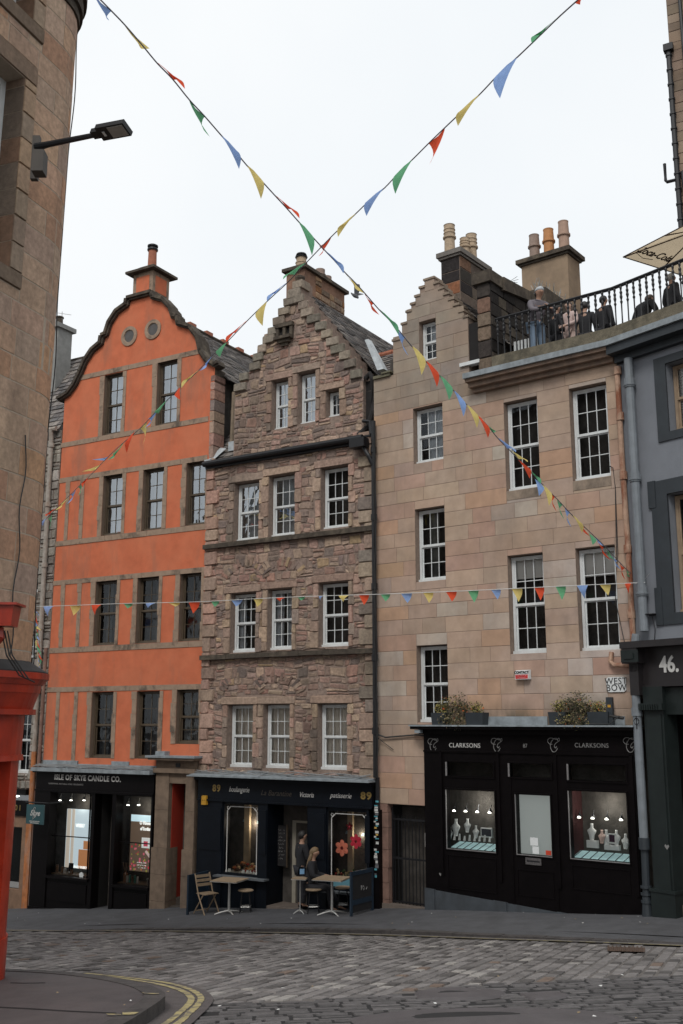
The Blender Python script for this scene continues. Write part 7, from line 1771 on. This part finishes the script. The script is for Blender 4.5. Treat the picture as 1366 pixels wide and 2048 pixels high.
Cf = [('b', 88, 106, 96, 1233), ('y', 141, 160, 147, 1231), ('r', 184, 202, 190, 1230), ('g', 248, 264, 255, 1217), ('b', 292, 310, 296, 1216), ('y', 337, 358, 351, 1213), ('r', 378, 398, 386, 1227), ('g', 423, 437, 429, 1214), ('b', 463.5, 483.5, 472, 1213),
      ('y', 508, 524, 514, 1214), ('r', 553, 569, 560, 1203), ('g', 596, 609, 602, 1201), ('b', 638, 646, 641, 1201), ('y', 678, 697, 687, 1204), ('r', 719, 737, 728, 1210), ('g', 762, 779, 771, 1203), ('b', 803, 822.5, 815, 1206), ('y', 847, 865, 858, 1206),
      ('r', 893, 912, 904, 1203), ('g', 937, 956, 948.5, 1205), ('b', 983, 1000, 995, 1199), ('y', 1024, 1043, 1037, 1204), ('r', 1069, 1087, 1081, 1201), ('g', 1112, 1130.5, 1124, 1200), ('b', 1155, 1175, 1170, 1198), ('y', 1200.6, 1220, 1216.6, 1191), ('r', 1250, 1262, 1258, 1187)]
pathC = [(70, 1213), (142, 1211), (250, 1207), (400, 1203.5), (520, 1197), (640, 1192), (760, 1188.5), (900, 1183), (1000, 1178.5), (1120, 1172.5), (1220, 1168), (1290, 1165)]
def yC(x):
    for i in range(len(pathC)-1):
        a, b = pathC[i], pathC[i+1]
        if a[0] <= x <= b[0]: return a[1]+(b[1]-a[1])*(x-a[0])/(b[0]-a[0])
bunting('straight level bunting of small pennants stretched along the house fronts', atY(70, 1213, 26.5), Vector(FG.pt(.1, FG.uz(1290, 1165, .3)[1], .3)), pathC, [(k, (a, yC(a)+.5), (b, yC(b)+.5), (tx, ty)) for k, a, b, tx, ty in Cf], r=.007, cord=CORDW, seed=9)
rb_ = random.Random(12); FD = []; pD = [(70, 1213), (72, 1240), (76, 1265), (79, 1290), (78, 1315), (84, 1352)]
for k in range(22):
    y = 1218+6.1*k; x = 71+10*(y-1213)/140; FD.append(('byrg'[k % 4], (x-1+rb_.uniform(-2, 2), y), (x+rb_.uniform(-2, 3), y+7), (x+rb_.uniform(-5, 12), y+rb_.uniform(12, 26))))
bunting('tangled end of bunting hanging down beside red cornice', atY(70, 1213, 25.5), atY(84, 1352, 25.4), pD, FD, seed=4)
# ================================================================== people
SKIN = mat('skin', (.33, .19, .13), .6, var=.08); SKIN2 = mat('fair_skin', (.45, .29, .22), .6, var=.08)
def skinmesh(name, V, E, Rr, m, parent, sub=2, root=0, extra=None):
    me = bpy.data.meshes.new(name); me.from_pydata(V, E, []); ob = bpy.data.objects.new(name, me); COL.objects.link(ob)
    md = ob.modifiers.new('s', 'SKIN'); md.use_smooth_shade = True
    if not me.skin_vertices: 
        bpy.context.view_layer.objects.active = ob
    for i, r_ in enumerate(Rr):
        r_ = r_ if isinstance(r_, tuple) else (r_, r_); me.skin_vertices[0].data[i].radius = r_; me.skin_vertices[0].data[i].use_root = (i == root)
    sb = ob.modifiers.new('u', 'SUBSURF'); sb.levels = sub; sb.render_levels = sub
    dg = bpy.context.evaluated_depsgraph_get(); dg.update(); out = bpy.data.meshes.new_from_object(ob.evaluated_get(dg)); bpy.data.objects.remove(ob)
    out.materials.clear(); out.materials.append(m)
    out.polygons.foreach_set('use_smooth', [True]*len(out.polygons))
    if extra: extra(out)
    o = bpy.data.objects.new(name, out); COL.objects.link(o)
    if parent: o.parent = parent
    return o
def person(label, loc, rotz, J, cloth, legs, hair, hairlen=0, skin=SKIN, scale=1.0, cap=None, bag=None, coat=0):
    """J: joints in a local frame, person facing -y.  One continuous body, clothes as close-fitting shells over it"""
    t = thing('person', label, 'person', loc, rotz=rotz); t.scale = (scale,)*3; WL[t.name] = Vector((0, 0, 0))
    V = []; E = []; R_ = []
    def add(p, r, par=None):
        V.append(tuple(p)); R_.append(r); 
        if par is not None: E.append((par, len(V)-1))
        return len(V)-1
    pel = add(J['pelvis'], (.13, .10)); ch_ = Vector(J['chest']); pv = Vector(J['pelvis'])
    wa = add(pv.lerp(ch_, .45), (.12, .09), pel); che = add(ch_, (.15, .105), wa); nk0 = add(J['neck'], .055, che); hd_ = Vector(J['head']); nk = Vector(J['neck'])
    n1 = add(nk.lerp(hd_, .45), .052, nk0); h1 = add(hd_, (.088, .102), n1); up = (hd_-nk).normalized(); h2 = add(hd_+up*.085, (.075, .09), h1)
    fw = Vector(J.get('face', (0, -1, 0))).normalized(); nose = add(hd_+fw*.105+up*.01, .014, h1)
    sdv = fw.cross(up).normalized()
    for s in (-1, 1): add(hd_+sdv*s*.088+up*.005, .010, h1)
    ends = {}
    for s in ('L', 'R'):
        sh = add(J['sh'+s], .062, che); el = add(J['el'+s], .046, sh); wr = add(J['wr'+s], .030, el)
        d = (Vector(J['wr'+s])-Vector(J['el'+s])).normalized(); a = d.orthogonal().normalized(); b = d.cross(a)
        pm = add(Vector(J['wr'+s])+d*.06, (.036, .02), wr)
        for k in range(4):
            o_ = a*(-.03+.02*k); f1 = add(Vector(J['wr'+s])+d*.105+o_, .009, pm); add(Vector(J['wr'+s])+d*(.155+.01*(k in (1, 2)))+o_*1.1-b*.02, .008, f1)
        th = add(Vector(J['wr'+s])+d*.05+a*.045, .011, pm); add(Vector(J['wr'+s])+d*.09+a*.06-b*.015, .009, th)
        hp = add(J['hip'+s], .088, pel); kn_ = add(J['kn'+s], .058, hp); an = add(J['an'+s], .038, kn_); ft_ = add(Vector(J['an'+s])+Vector(J.get('toe'+s, (0, -.16, -.05))), (.034, .025), an)
    skinmesh('body', V, E, R_, skin, t, 2)
    # top
    V, E, R_ = [], [], []
    k = 1.14; bt = add(pv.lerp(ch_, -.25 if not coat else -.25-coat), (.165, .135)); a1 = add(pv.lerp(ch_, .15), (.155, .125), bt); a2 = add(pv.lerp(ch_, .6), (.16, .12), a1); a3 = add(ch_+(nk-ch_)*.25, (.18, .14), a2); add(nk-(nk-ch_)*.05, .085, a3)
    for s in ('L', 'R'):
        sh = add(J['sh'+s], .082, a3); el = add(J['el'+s], .066, sh); add(Vector(J['el'+s]).lerp(Vector(J['wr'+s]), .93), .046, el)
    skinmesh('jacket', V, E, R_, cloth, t, 2)
    V, E, R_ = [], [], []
    p0 = add(pv, (.15, .12))
    for s in ('L', 'R'):
        hp = add(J['hip'+s], .108, p0); kn_ = add(J['kn'+s], .076, hp); add(Vector(J['kn'+s]).lerp(Vector(J['an'+s]), .93), .062, kn_)
    skinmesh('trousers', V, E, R_, legs, t, 2)
    for s in ('L', 'R'):
        V, E, R_ = [], [], []; a = Vector(J['an'+s]); to = Vector(J.get('toe'+s, (0, -.16, -.05))); x = add(a-to*.2+Vector((0, 0, -.03)), .045); y = add(a+to*.5+Vector((0, 0, -.03)), .048, x); add(a+to*1.05+Vector((0, 0, -.01)), (.04, .03), y)
        skinmesh('shoe', V, E, R_, J.get('shoemat', BLACKP), t, 1)
    # hair / cap
    def ell(nm, c, rr, m, nlat=8, nlon=14, cut=-1.0):
        vs = []; fs = []
        for a in range(nlat+1):
            ph = -PI/2+PI*a/nlat
            for b in range(nlon):
                th_ = 2*PI*b/nlon; w = 1+.04*math.sin(5*th_+a)
                vs.append(tuple(c+sdv*(rr[0]*math.cos(ph)*math.cos(th_)*w)+fw*(rr[1]*math.cos(ph)*math.sin(th_)*w)+up*rr[2]*max(cut, math.sin(ph))))
        for a in range(nlat):
            for b in range(nlon): fs.append((a*nlon+b, a*nlon+(b+1) % nlon, (a+1)*nlon+(b+1) % nlon, (a+1)*nlon+b))
        mb_ = MB(); mb_.add(vs, fs); o_ = mb_.build(nm, m, None, smooth=True, loc=(0, 0, 0)); o_.parent = t; return o_
    hc = hd_-fw*.022+up*.045
    if not cap: ell('hair', hc, (.092, .098, .105), hair)
    if hairlen: ell('hair', hd_-fw*.055-up*(.03+hairlen*.45), (.105, .055, .10+hairlen*.55), hair)
    if cap:
        ell('hair', hd_-fw*.03-up*.0, (.088, .085, .085), hair); ell('cap', hd_+up*.06-fw*.012, (.098, .108, .085), cap, cut=-.25); ell('cap_peak', hd_+up*.045-fw*.13, (.065, .06, .012), cap)
    if bag:
        V, E, R_ = [], [], []; x = add(ch_+Vector((0, .17, -.2)), (.13, .08)); add(ch_+Vector((0, .17, .05)), (.12, .07), x); skinmesh('backpack', V, E, R_, bag, t, 2)
    return t
def stand(**k):
    J = dict(pelvis=(0, 0, .93), chest=(0, 0, 1.30), neck=(0, .0, 1.47), head=(0, -.02, 1.62), shL=(-.18, 0, 1.40), shR=(.18, 0, 1.40), elL=(-.25, .03, 1.13), elR=(.25, .03, 1.13), wrL=(-.25, -.06, .90), wrR=(.25, -.06, .90),
             hipL=(-.09, 0, .88), hipR=(.09, 0, .88), knL=(-.1, -.02, .49), knR=(.1, -.02, .49), anL=(-.1, .0, .09), anR=(.1, .0, .09)); J.update(k); return J
DKC = mat('dark_jacket_cloth', (.012, .012, .015), .85, var=.3, scale=8, bump=.3); GRYJ = mat('mauve_grey_jacket', (.13, .115, .13), .8, var=.2); JEAN = mat('pale_jeans', (.16, .22, .30), .85, var=.2); PINKC = mat('pale_pink_coat', (.50, .38, .35), .85, var=.12)
PINKT = mat('pale_pink_trousers', (.48, .36, .32), .85, var=.15); HB = mat('black_hair', (.012, .010, .009), .6, var=.3, scale=40); HBR = mat('brown_hair', (.05, .03, .02), .6, var=.3, scale=40); HG = mat('grey_hair', (.30, .29, .27), .7, var=.2, scale=40); HBL = mat('light_brown_hair', (.17, .11, .055), .55, var=.35, scale=40, bump=.5)
CAPM = mat('pale_cap', (.42, .44, .46), .8, var=.15); DKT = mat('dark_trousers', (.014, .014, .018), .85, var=.2)
TF = 11.455
def tloc(F, px, d, z=TF):
    v = F.uz(px, 640, -d)[0]; return Vector(F.pt(v, z, -d))
aR = math.atan2(FR.d[1], FR.d[0]); aG = math.atan2(FG.d[1], FG.d[0])
def facing(F, deg=0): return math.atan2(F.d[1], F.d[0])+math.radians(deg)   # 0: faces outwards over the railing
def headz(F, px, py, d): return F.uz(px, py, -d)[1]
def put(F, px, py, d, label, J, rot, cl, lg, hr, Hn=1.74, **k):
    z = headz(F, px, py, d); H = z-TF; l = tloc(F, px, d); 
    return person(label, l, facing(F, rot), J, cl, lg, hr, scale=H/Hn, **k)
put(FR, 1073, 580, .28, 'man in pale cap and mauve-grey jacket leaning his elbows on the terrace railing', stand(chest=(0, -.08, 1.26), neck=(0, -.12, 1.43), head=(0, -.17, 1.58), shL=(-.18, -.09, 1.37), shR=(.18, -.09, 1.37), elL=(-.24, -.26, 1.14), elR=(.26, -.28, 1.16), wrL=(-.02, -.42, 1.14), wrR=(.06, -.45, 1.18), pelvis=(0, .08, .92)), 55, GRYJ, JEAN, HB, cap=CAPM, Hn=1.72)
put(FR, 1113, 610, .8, 'person in black standing behind man in pale cap', stand(), 150, DKC, DKT, HB, skin=SKIN)
put(FR, 1139, 605, .75, 'woman in pale pink coat with clasped hands behind terrace railing', stand(elL=(-.25, -.06, 1.13), elR=(.25, -.06, 1.13), wrL=(-.03, -.22, 1.06), wrR=(.03, -.24, 1.05)), -12, PINKC, PINKT, HBR, skin=SKIN2, hairlen=.12, Hn=1.74)
put(FR, 1170, 604, 1.3, 'person in black coat seen from behind just right of the woman in pink', stand(), 190, DKC, DKT, HB, coat=.3)
put(FG, 1208, 592, .95, 'man in black jacket with short black hair seen from behind against sky', stand(), 175, DKC, DKT, HB, skin=SKIN)
put(FG, 1284, 584, 1.25, 'person in black with pale blue collar bending behind terrace railing', stand(chest=(0, -.12, 1.25), neck=(0, -.2, 1.38), head=(0, -.25, 1.48), shL=(-.2, -.12, 1.32), shR=(.2, -.12, 1.32), elL=(-.36, -.1, 1.06), elR=(.36, -.1, 1.06)), 170, DKC, DKT, HBR, Hn=1.6)
put(FG, 1347, 546, 1.0, 'grey-haired man in dark tee shirt at the far right of terrace', stand(), 160, DKC, DKT, HG, skin=SKIN)
t = bpy.data.objects; 
# collar for the blue-collared person
# bakery customers
def ploc(F, px, py, d):
    u = F.uz(px, py, d)[0]; p_ = F.pt(u, 0, d); return Vector((p_[0], p_[1], -.83+.088*SQ(p_[0], p_[1])[0]))
l = ploc(FM, 620, 1780, .62); sl = l
ps = person('seated customer with long light brown hair in dark tracksuit outside the bakery', l, facing(FM, 115), dict(pelvis=(0, .02, .52), chest=(0, -.04, .90), neck=(0, -.05, 1.07), head=(0, -.09, 1.21), shL=(-.17, -.04, 1.0), shR=(.17, -.04, 1.0), elL=(-.22, -.1, .76), elR=(.22, -.1, .76),
    wrL=(-.12, -.32, .72), wrR=(.1, -.34, .74), hipL=(-.09, 0, .5), hipR=(.09, 0, .5), knL=(-.12, -.42, .52), knR=(.12, -.40, .5), anL=(-.14, -.50, .10), anR=(.14, -.62, .09), shoemat=BLACKP), DKC, DKT, HBL, hairlen=.24)
mb = MB(); mb.tube([(.2, -.03, .53), (.21, -.40, .52), (.205, -.48, .3), (.20, -.60, .14)], .012, 5); o = mb.build('stripe', WHITEP, None, loc=(0, 0, 0)); o.parent = ps
l = ploc(FM, 603, 1780, .2)
person('customer in black standing in the bakery doorway behind the seated one', l, facing(FM, 150), stand(elL=(-.24, -.05, 1.12), wrL=(-.1, -.26, 1.1), elR=(.27, .0, 1.13), wrR=(.16, -.2, 1.05)), DKC, DKT, HB, scale=.95, coat=.5)
mb = MB(); b = ploc(FM, 604, 1780, .55)+Vector((0, 0, .78)); mb.box(b+Vector((-.05, -.03, 0)), b+Vector((.05, .03, .10))); tag(mb.build('paper_cup_bag', mat('sky_blue_paper', (.20, .38, .6), .7)), 'small pale blue paper bag on the customer table by bakery door', 'bag')
# ================================================================== street furniture
def rotloc(F, px, py, d): return ploc(F, px, py, d)
# folding wooden chair
l = ploc(FM, 413, 1815, .95); t = thing('folding_chair', 'pale wooden folding chair beside blue windbreak board', 'chair', (0, 0, 0)); 
mb = MB()
for s in (-1, 1):
    x = .2*s; mb = MB(); mb.tube([(x, -.22, 0), (x, .05, .42), (x, .20, .86)], .016, 6); mb.build('leg', WOOD, t); mb = MB(); mb.tube([(x*.9, .24, 0), (x*.9, -.12, .44)], .015, 6); mb.build('leg', WOOD, t)
mb = MB()
for k in range(5): mb.box((-.19, -.2+.075*k, .435), (.19, -.14+.075*k, .45))
mb.build('seat', WOOD, t)
mb = MB()
for k in range(3): z = .62+.09*k; y = .05+(z-.42)*.34; mb.box((-.2, y-.012, z-.03), (.2, y+.008, z+.03))
mb.build('backrest', WOOD, t); mb = MB(); mb.tube([(-.18, .2, .06), (.18, .2, .06)], .012, 5); mb.build('stretcher', WOOD, t)
t.location = l; t.rotation_euler = (0, 0, facing(FM, 75)); t.scale = (1.0,)*3
def cafe_table(l, rot, label):
    t = thing('cafe_table', label, 'table', (0, 0, 0), 'bakery tables'); mb = MB(); mb.box((-.32, -.32, .72), (.32, .32, .735)); mb.build('top', WOOD, t)
    mb = MB(); mb.box((-.33, -.33, .705), (.33, .33, .72)); mb.build('rim', STEEL, t); mb = MB(); mb.tube([(0, 0, .04), (0, 0, .71)], .028, 10); mb.build('column', STEEL, t)
    for k in range(4):
        a = PI/4+k*PI/2; mb = MB(); mb.tube([(0, 0, .07), (.18*math.cos(a), .18*math.sin(a), .05), (.34*math.cos(a), .34*math.sin(a), .012)], [.022, .018, .012], 6); mb.build('foot', STEEL, t)
    t.location = l; t.rotation_euler = (0, 0, rot); return t
cafe_table(ploc(FM, 458, 1815, .95), facing(FM, 12), 'square wooden cafe table between folding chair and left stool')
cafe_table(ploc(FM, 664, 1815, .95), facing(FM, 12), 'square wooden cafe table beside the chalkboard barrier')
tt = cafe_table(ploc(FM, 600, 1815, .85), facing(FM, 20), 'narrow dark cafe table in front of the seated customer'); tt.scale = (.5, .5, 1)
def stool(l, label):
    t = thing('round_stool', label, 'stool', (0, 0, 0), 'low bakery stools'); mb = MB(); mb.lathe((0, 0, .46), [(.16, 0), (.175, .01), (.175, .025), (.16, .035)], 20); mb.build('seat', WOOD, t)
    for k in range(4): a = PI/4+k*PI/2; mb = MB(); mb.tube([(.11*math.cos(a), .11*math.sin(a), .46), (.17*math.cos(a), .17*math.sin(a), 0)], .012, 6); mb.build('leg', BLACKM, t)
    mb = MB(); q_ = [(.155*math.cos(PI/4+k*PI/2), .155*math.sin(PI/4+k*PI/2), .14) for k in range(5)]; mb.tube(q_, .009, 5); mb.build('footring', STEEL, t); t.location = l
stool(ploc(FM, 491, 1815, .8), 'round wooden stool under the left bakery window'); stool(ploc(FM, 627, 1815, .75), 'round wooden stool the customer sits on'); stool(ploc(FM, 686, 1800, .45), 'round wooden stool half hidden behind chalkboard barrier')
def barrier(a, b, label, board):
    A, B = a, b; F_ = Plane((A.x, A.y), (B.x, B.y)); t = thing('windbreak_barrier', label, 'barrier', A); z0 = min(A.z, B.z); w = F_.L; H = .86
    zz = lambda u: A.z+(B.z-A.z)*u/w
    mb = MB(); mb.fb(F_, 0, .06, zz(0), zz(0)+H, -.02, .02); mb.fb(F_, w-.06, w, zz(w), zz(w)+H, -.02, .02); 
    for z1, z2 in ((H-.08, H), (.2, .30)): mb.hexa([F_.pt(.06, zz(0)+z1, .018), F_.pt(w-.06, zz(w)+z1, .018), F_.pt(w-.06, zz(w)+z1, -.018), F_.pt(.06, zz(0)+z1, -.018), F_.pt(.06, zz(0)+z2, .018), F_.pt(w-.06, zz(w)+z2, .018), F_.pt(w-.06, zz(w)+z2, -.018), F_.pt(.06, zz(0)+z2, -.018)])
    mb.build('frame', NAVY2, t); mb = MB(); mb.hexa([F_.pt(.06, zz(0)+.05, .008), F_.pt(w-.06, zz(w)+.05, .008), F_.pt(w-.06, zz(w)+.05, -.008), F_.pt(.06, zz(0)+.05, -.008), F_.pt(.06, zz(0)+H-.05, .008), F_.pt(w-.06, zz(w)+H-.05, .008), F_.pt(w-.06, zz(w)+H-.05, -.008), F_.pt(.06, zz(0)+H-.05, -.008)])
    mb.build('panel', MATS['blackboard'] if board else NAVY2, t)
    if board: scrawl(F_, w*.5, z0+.5, .28, .12, LETD, t, .011)
barrier(ploc(FM, 374, 1820, 1.15), ploc(FM, 415, 1800, .25), 'plain dark blue windbreak barrier left of the cafe chair', False)
barrier(ploc(FM, 701, 1825, 1.15), ploc(FM, 746, 1812, .30), 'dark blue windbreak barrier with chalkboard panel right of the tables', True)
mb = MB(); a = ploc(FM, 402, 1815, 1.0); 
# pale crate of slats on the terrace
c0 = FR.uz(1028, 690, -.25); c1_ = FR.uz(1072, 690, -.25); T = thing('slatted_bench', 'white slatted bench behind railing left of the man in cap', 'bench', FR.pt(c0[0], TF, -.3))
mb = MB(); u = c0[0]
while u < c1_[0]: mb.fb(FR, u, u+.05, TF+.3, FR.uz(1050, 682, -.25)[1]+.04, -.27, -.24); u += .085
mb.build('back_slats', WHITEP, T); mb = MB(); mb.fb(FR, c0[0], c1_[0], TF+.38, TF+.42, -.7, -.27); mb.fb(FR, c0[0], c0[0]+.05, TF, TF+.38, -.6, -.3); mb.fb(FR, c1_[0]-.05, c1_[0], TF, TF+.38, -.6, -.3); mb.build('seat', WHITEP, T)
# parasol
UM = thing('cafe_parasol', 'beige square parasol with red-black soft drink script over terrace at the right', 'parasol', (7.28, 19.4, TF))
Lc = Vector((5.82, 19.7, 0)); ua = Vector((.86, .51, 0)).normalized(); ub = Vector((.51, -.86, 0)).normalized(); zc = 4+.478*19.7; S_ = 2.25
cor = [Lc, Lc+ua*S_, Lc+ua*S_+ub*S_, Lc+ub*S_]; ctr = Lc+(ua+ub)*S_/2
cor = [Vector((v.x, v.y, zc)) for v in cor]; ap = Vector((ctr.x, ctr.y, zc+.48))
CANV = mat('beige_canvas', (.50, .40, .27), .85, var=.08, scale=4)
mt, nt_2, b2 = newmat('lit_canvas'); b2.inputs['Base Color'].default_value = (.60, .51, .38, 1); b2.inputs['Roughness'].default_value = .9
tr = N(nt_2, 'ShaderNodeBsdfTranslucent'); tr.inputs[0].default_value = (.66, .54, .38, 1); mx = N(nt_2, 'ShaderNodeMixShader'); mx.inputs[0].default_value = .5; L(nt_2, b2.outputs[0], mx.inputs[1]); L(nt_2, tr.outputs[0], mx.inputs[2]); L(nt_2, mx.outputs[0], nt_2.nodes['Material Output'].inputs[0])
mb = MB()
for i in range(4):
    A, B = cor[i], cor[(i+1) % 4]; n = 6
    for k in range(n):
        a, b = A.lerp(B, k/n), A.lerp(B, (k+1)/n); sag = lambda f: -.03*math.sin(f*PI)
        mb.add([a, b, b.lerp(ap, .5)+Vector((0, 0, sag((k+1)/n))), a.lerp(ap, .5)+Vector((0, 0, sag(k/n))), ap], [(0, 1, 2, 3), (3, 2, 4)])
mb.build('canopy', mt, UM)
RIBM = mat('dark_rib', (.06, .035, .025), .6)
mb = MB()
for i in range(4): A, B = cor[i], cor[(i+1) % 4]; mb.tube([A-Vector((0, 0, .01)), B-Vector((0, 0, .01))], .012, 5)
mb.build('hem', RIBM, UM)
mids = [(cor[i]+cor[(i+1) % 4])/2 for i in range(4)]
for v in cor+mids: mb = MB(); mb.tube([v-Vector((0, 0, .02)), ap-Vector((0, 0, .05))], .014, 5); mb.build('rib', RIBM, UM)
mb = MB(); mb.tube([(ctr.x, ctr.y, TF), (ctr.x, ctr.y, zc+.5)], .03, 10); mb.build('pole', WOOD, UM)
mA = cor[0]; mM = mids[0]
slope = (ap-mM).normalized(); eU = ua
class GP:
    def pt(s, u, v, d=0): return tuple(cor[0]+eU*u+slope*v+Vector((0, 0, -.03-d)))
text(GP(), 'Coca-Cola', .62, .30, .17, mat('dark_red_print', (.035, .018, .014), .7), UM, 0, shear=.45, sx=.95, bold=.004)
# the same print curls under
mb = MB(); mb.tube([GP().pt(.2, .2, .0), GP().pt(.45, .13, .0), GP().pt(.7, .17, .0)], .008, 4); mb.build('script_tail', MATS['dark_red_print'], UM)
# pigeon in flight
pg = thing('pigeon', 'grey pigeon in flight against the sky right of broad chimney', 'bird', atY(710, 585, 18), rotz=.6); WL[pg.name] = Vector((0, 0, 0))
PGM = mat('pigeon_feather', (.07, .075, .085), .8, var=.4, scale=30)
skinmesh('body', [(0, -.13, -.05), (0, -.10, -.03), (0, -.05, 0), (0, .03, .0), (0, .11, .02), (0, .2, .05)], [(0, 1), (1, 2), (2, 3), (3, 4), (4, 5)], [.02, .032, .055, .06, .035, (.04, .01)], PGM, pg, 2)
mb = MB()
for s in (-1, 1):
    rows_ = [(0, .05), (.10, .08), (.2, .09), (.3, .05)]
    vs = []
    for x, w in rows_: z = .02+x*1.1-(x*x)*1.0; vs += [(s*x*.6, -w-.0+x*.1, z), (s*x*.6, w+x*.25, z-.01), (s*x*.6, -w+x*.1, z+.008), (s*x*.6, w+x*.25, z)]
    for i in range(3): a = 4*i; mb.add([vs[a+k] for k in range(8)], [(0, 1, 5, 4), (2, 3, 7, 6), (0, 2, 6, 4), (1, 3, 7, 5)])
o = mb.build('wings', PGM, None, loc=(0, 0, 0)); o.parent = pg; pg.scale = (.62,)*3; pg.rotation_euler = (.5, .4, 1.2); pg.location = atY(711, 592, 16)
# ================================================================== camera, light, sky
cd = bpy.data.cameras.new('camera'); cam = bpy.data.objects.new('camera', cd); COL.objects.link(cam); cam.location = CAMP; cam.rotation_euler = (PI/2+PITCH, 0, 0)
cd.sensor_fit = 'HORIZONTAL'; cd.sensor_width = 36; cd.lens = 36*FL/1366; cd.clip_end = 3000; SC.camera = cam
w = bpy.data.worlds.new('World'); SC.world = w; w.use_nodes = True; nt = w.node_tree; bg = nt.nodes['Background']
sk = N(nt, 'ShaderNodeTexSky'); sk.sky_type = 'NISHITA'; sk.sun_disc = False; sk.sun_elevation = math.radians(48); sk.sun_rotation = math.radians(160); sk.dust_density = 4
bw = N(nt, 'ShaderNodeRGBToBW'); L(nt, sk.outputs[0], bw.inputs[0])
tc = N(nt, 'ShaderNodeTexCoord'); nz = N(nt, 'ShaderNodeTexNoise'); nz.inputs['Scale'].default_value = 2.2; nz.inputs['Detail'].default_value = 4; L(nt, tc.outputs['Generated'], nz.inputs['Vector'])
cl = ramp(nt, nz.outputs['Fac'], .3, .7, (8.2, 8.65, 9.0, 1), (9.2, 9.4, 9.5, 1))
mxs = mixrgb(nt, 'MIX', .06, cl, sk.outputs[0]); L(nt, mxs, bg.inputs[0]); bg.inputs[1].default_value = .1
sl_ = bpy.data.lights.new('sun', 'SUN'); sl_.energy = 1.5; sl_.angle = math.radians(18); sl_.color = (1, .97, .92); so = bpy.data.objects.new('sun', sl_); COL.objects.link(so)
so.rotation_euler = (math.radians(42), 0, math.radians(-20)); so.location = (0, 0, 30)
SC.view_settings.view_transform = 'Standard'; SC.view_settings.look = 'None'; SC.view_settings.exposure = .14; SC.view_settings.gamma = 1
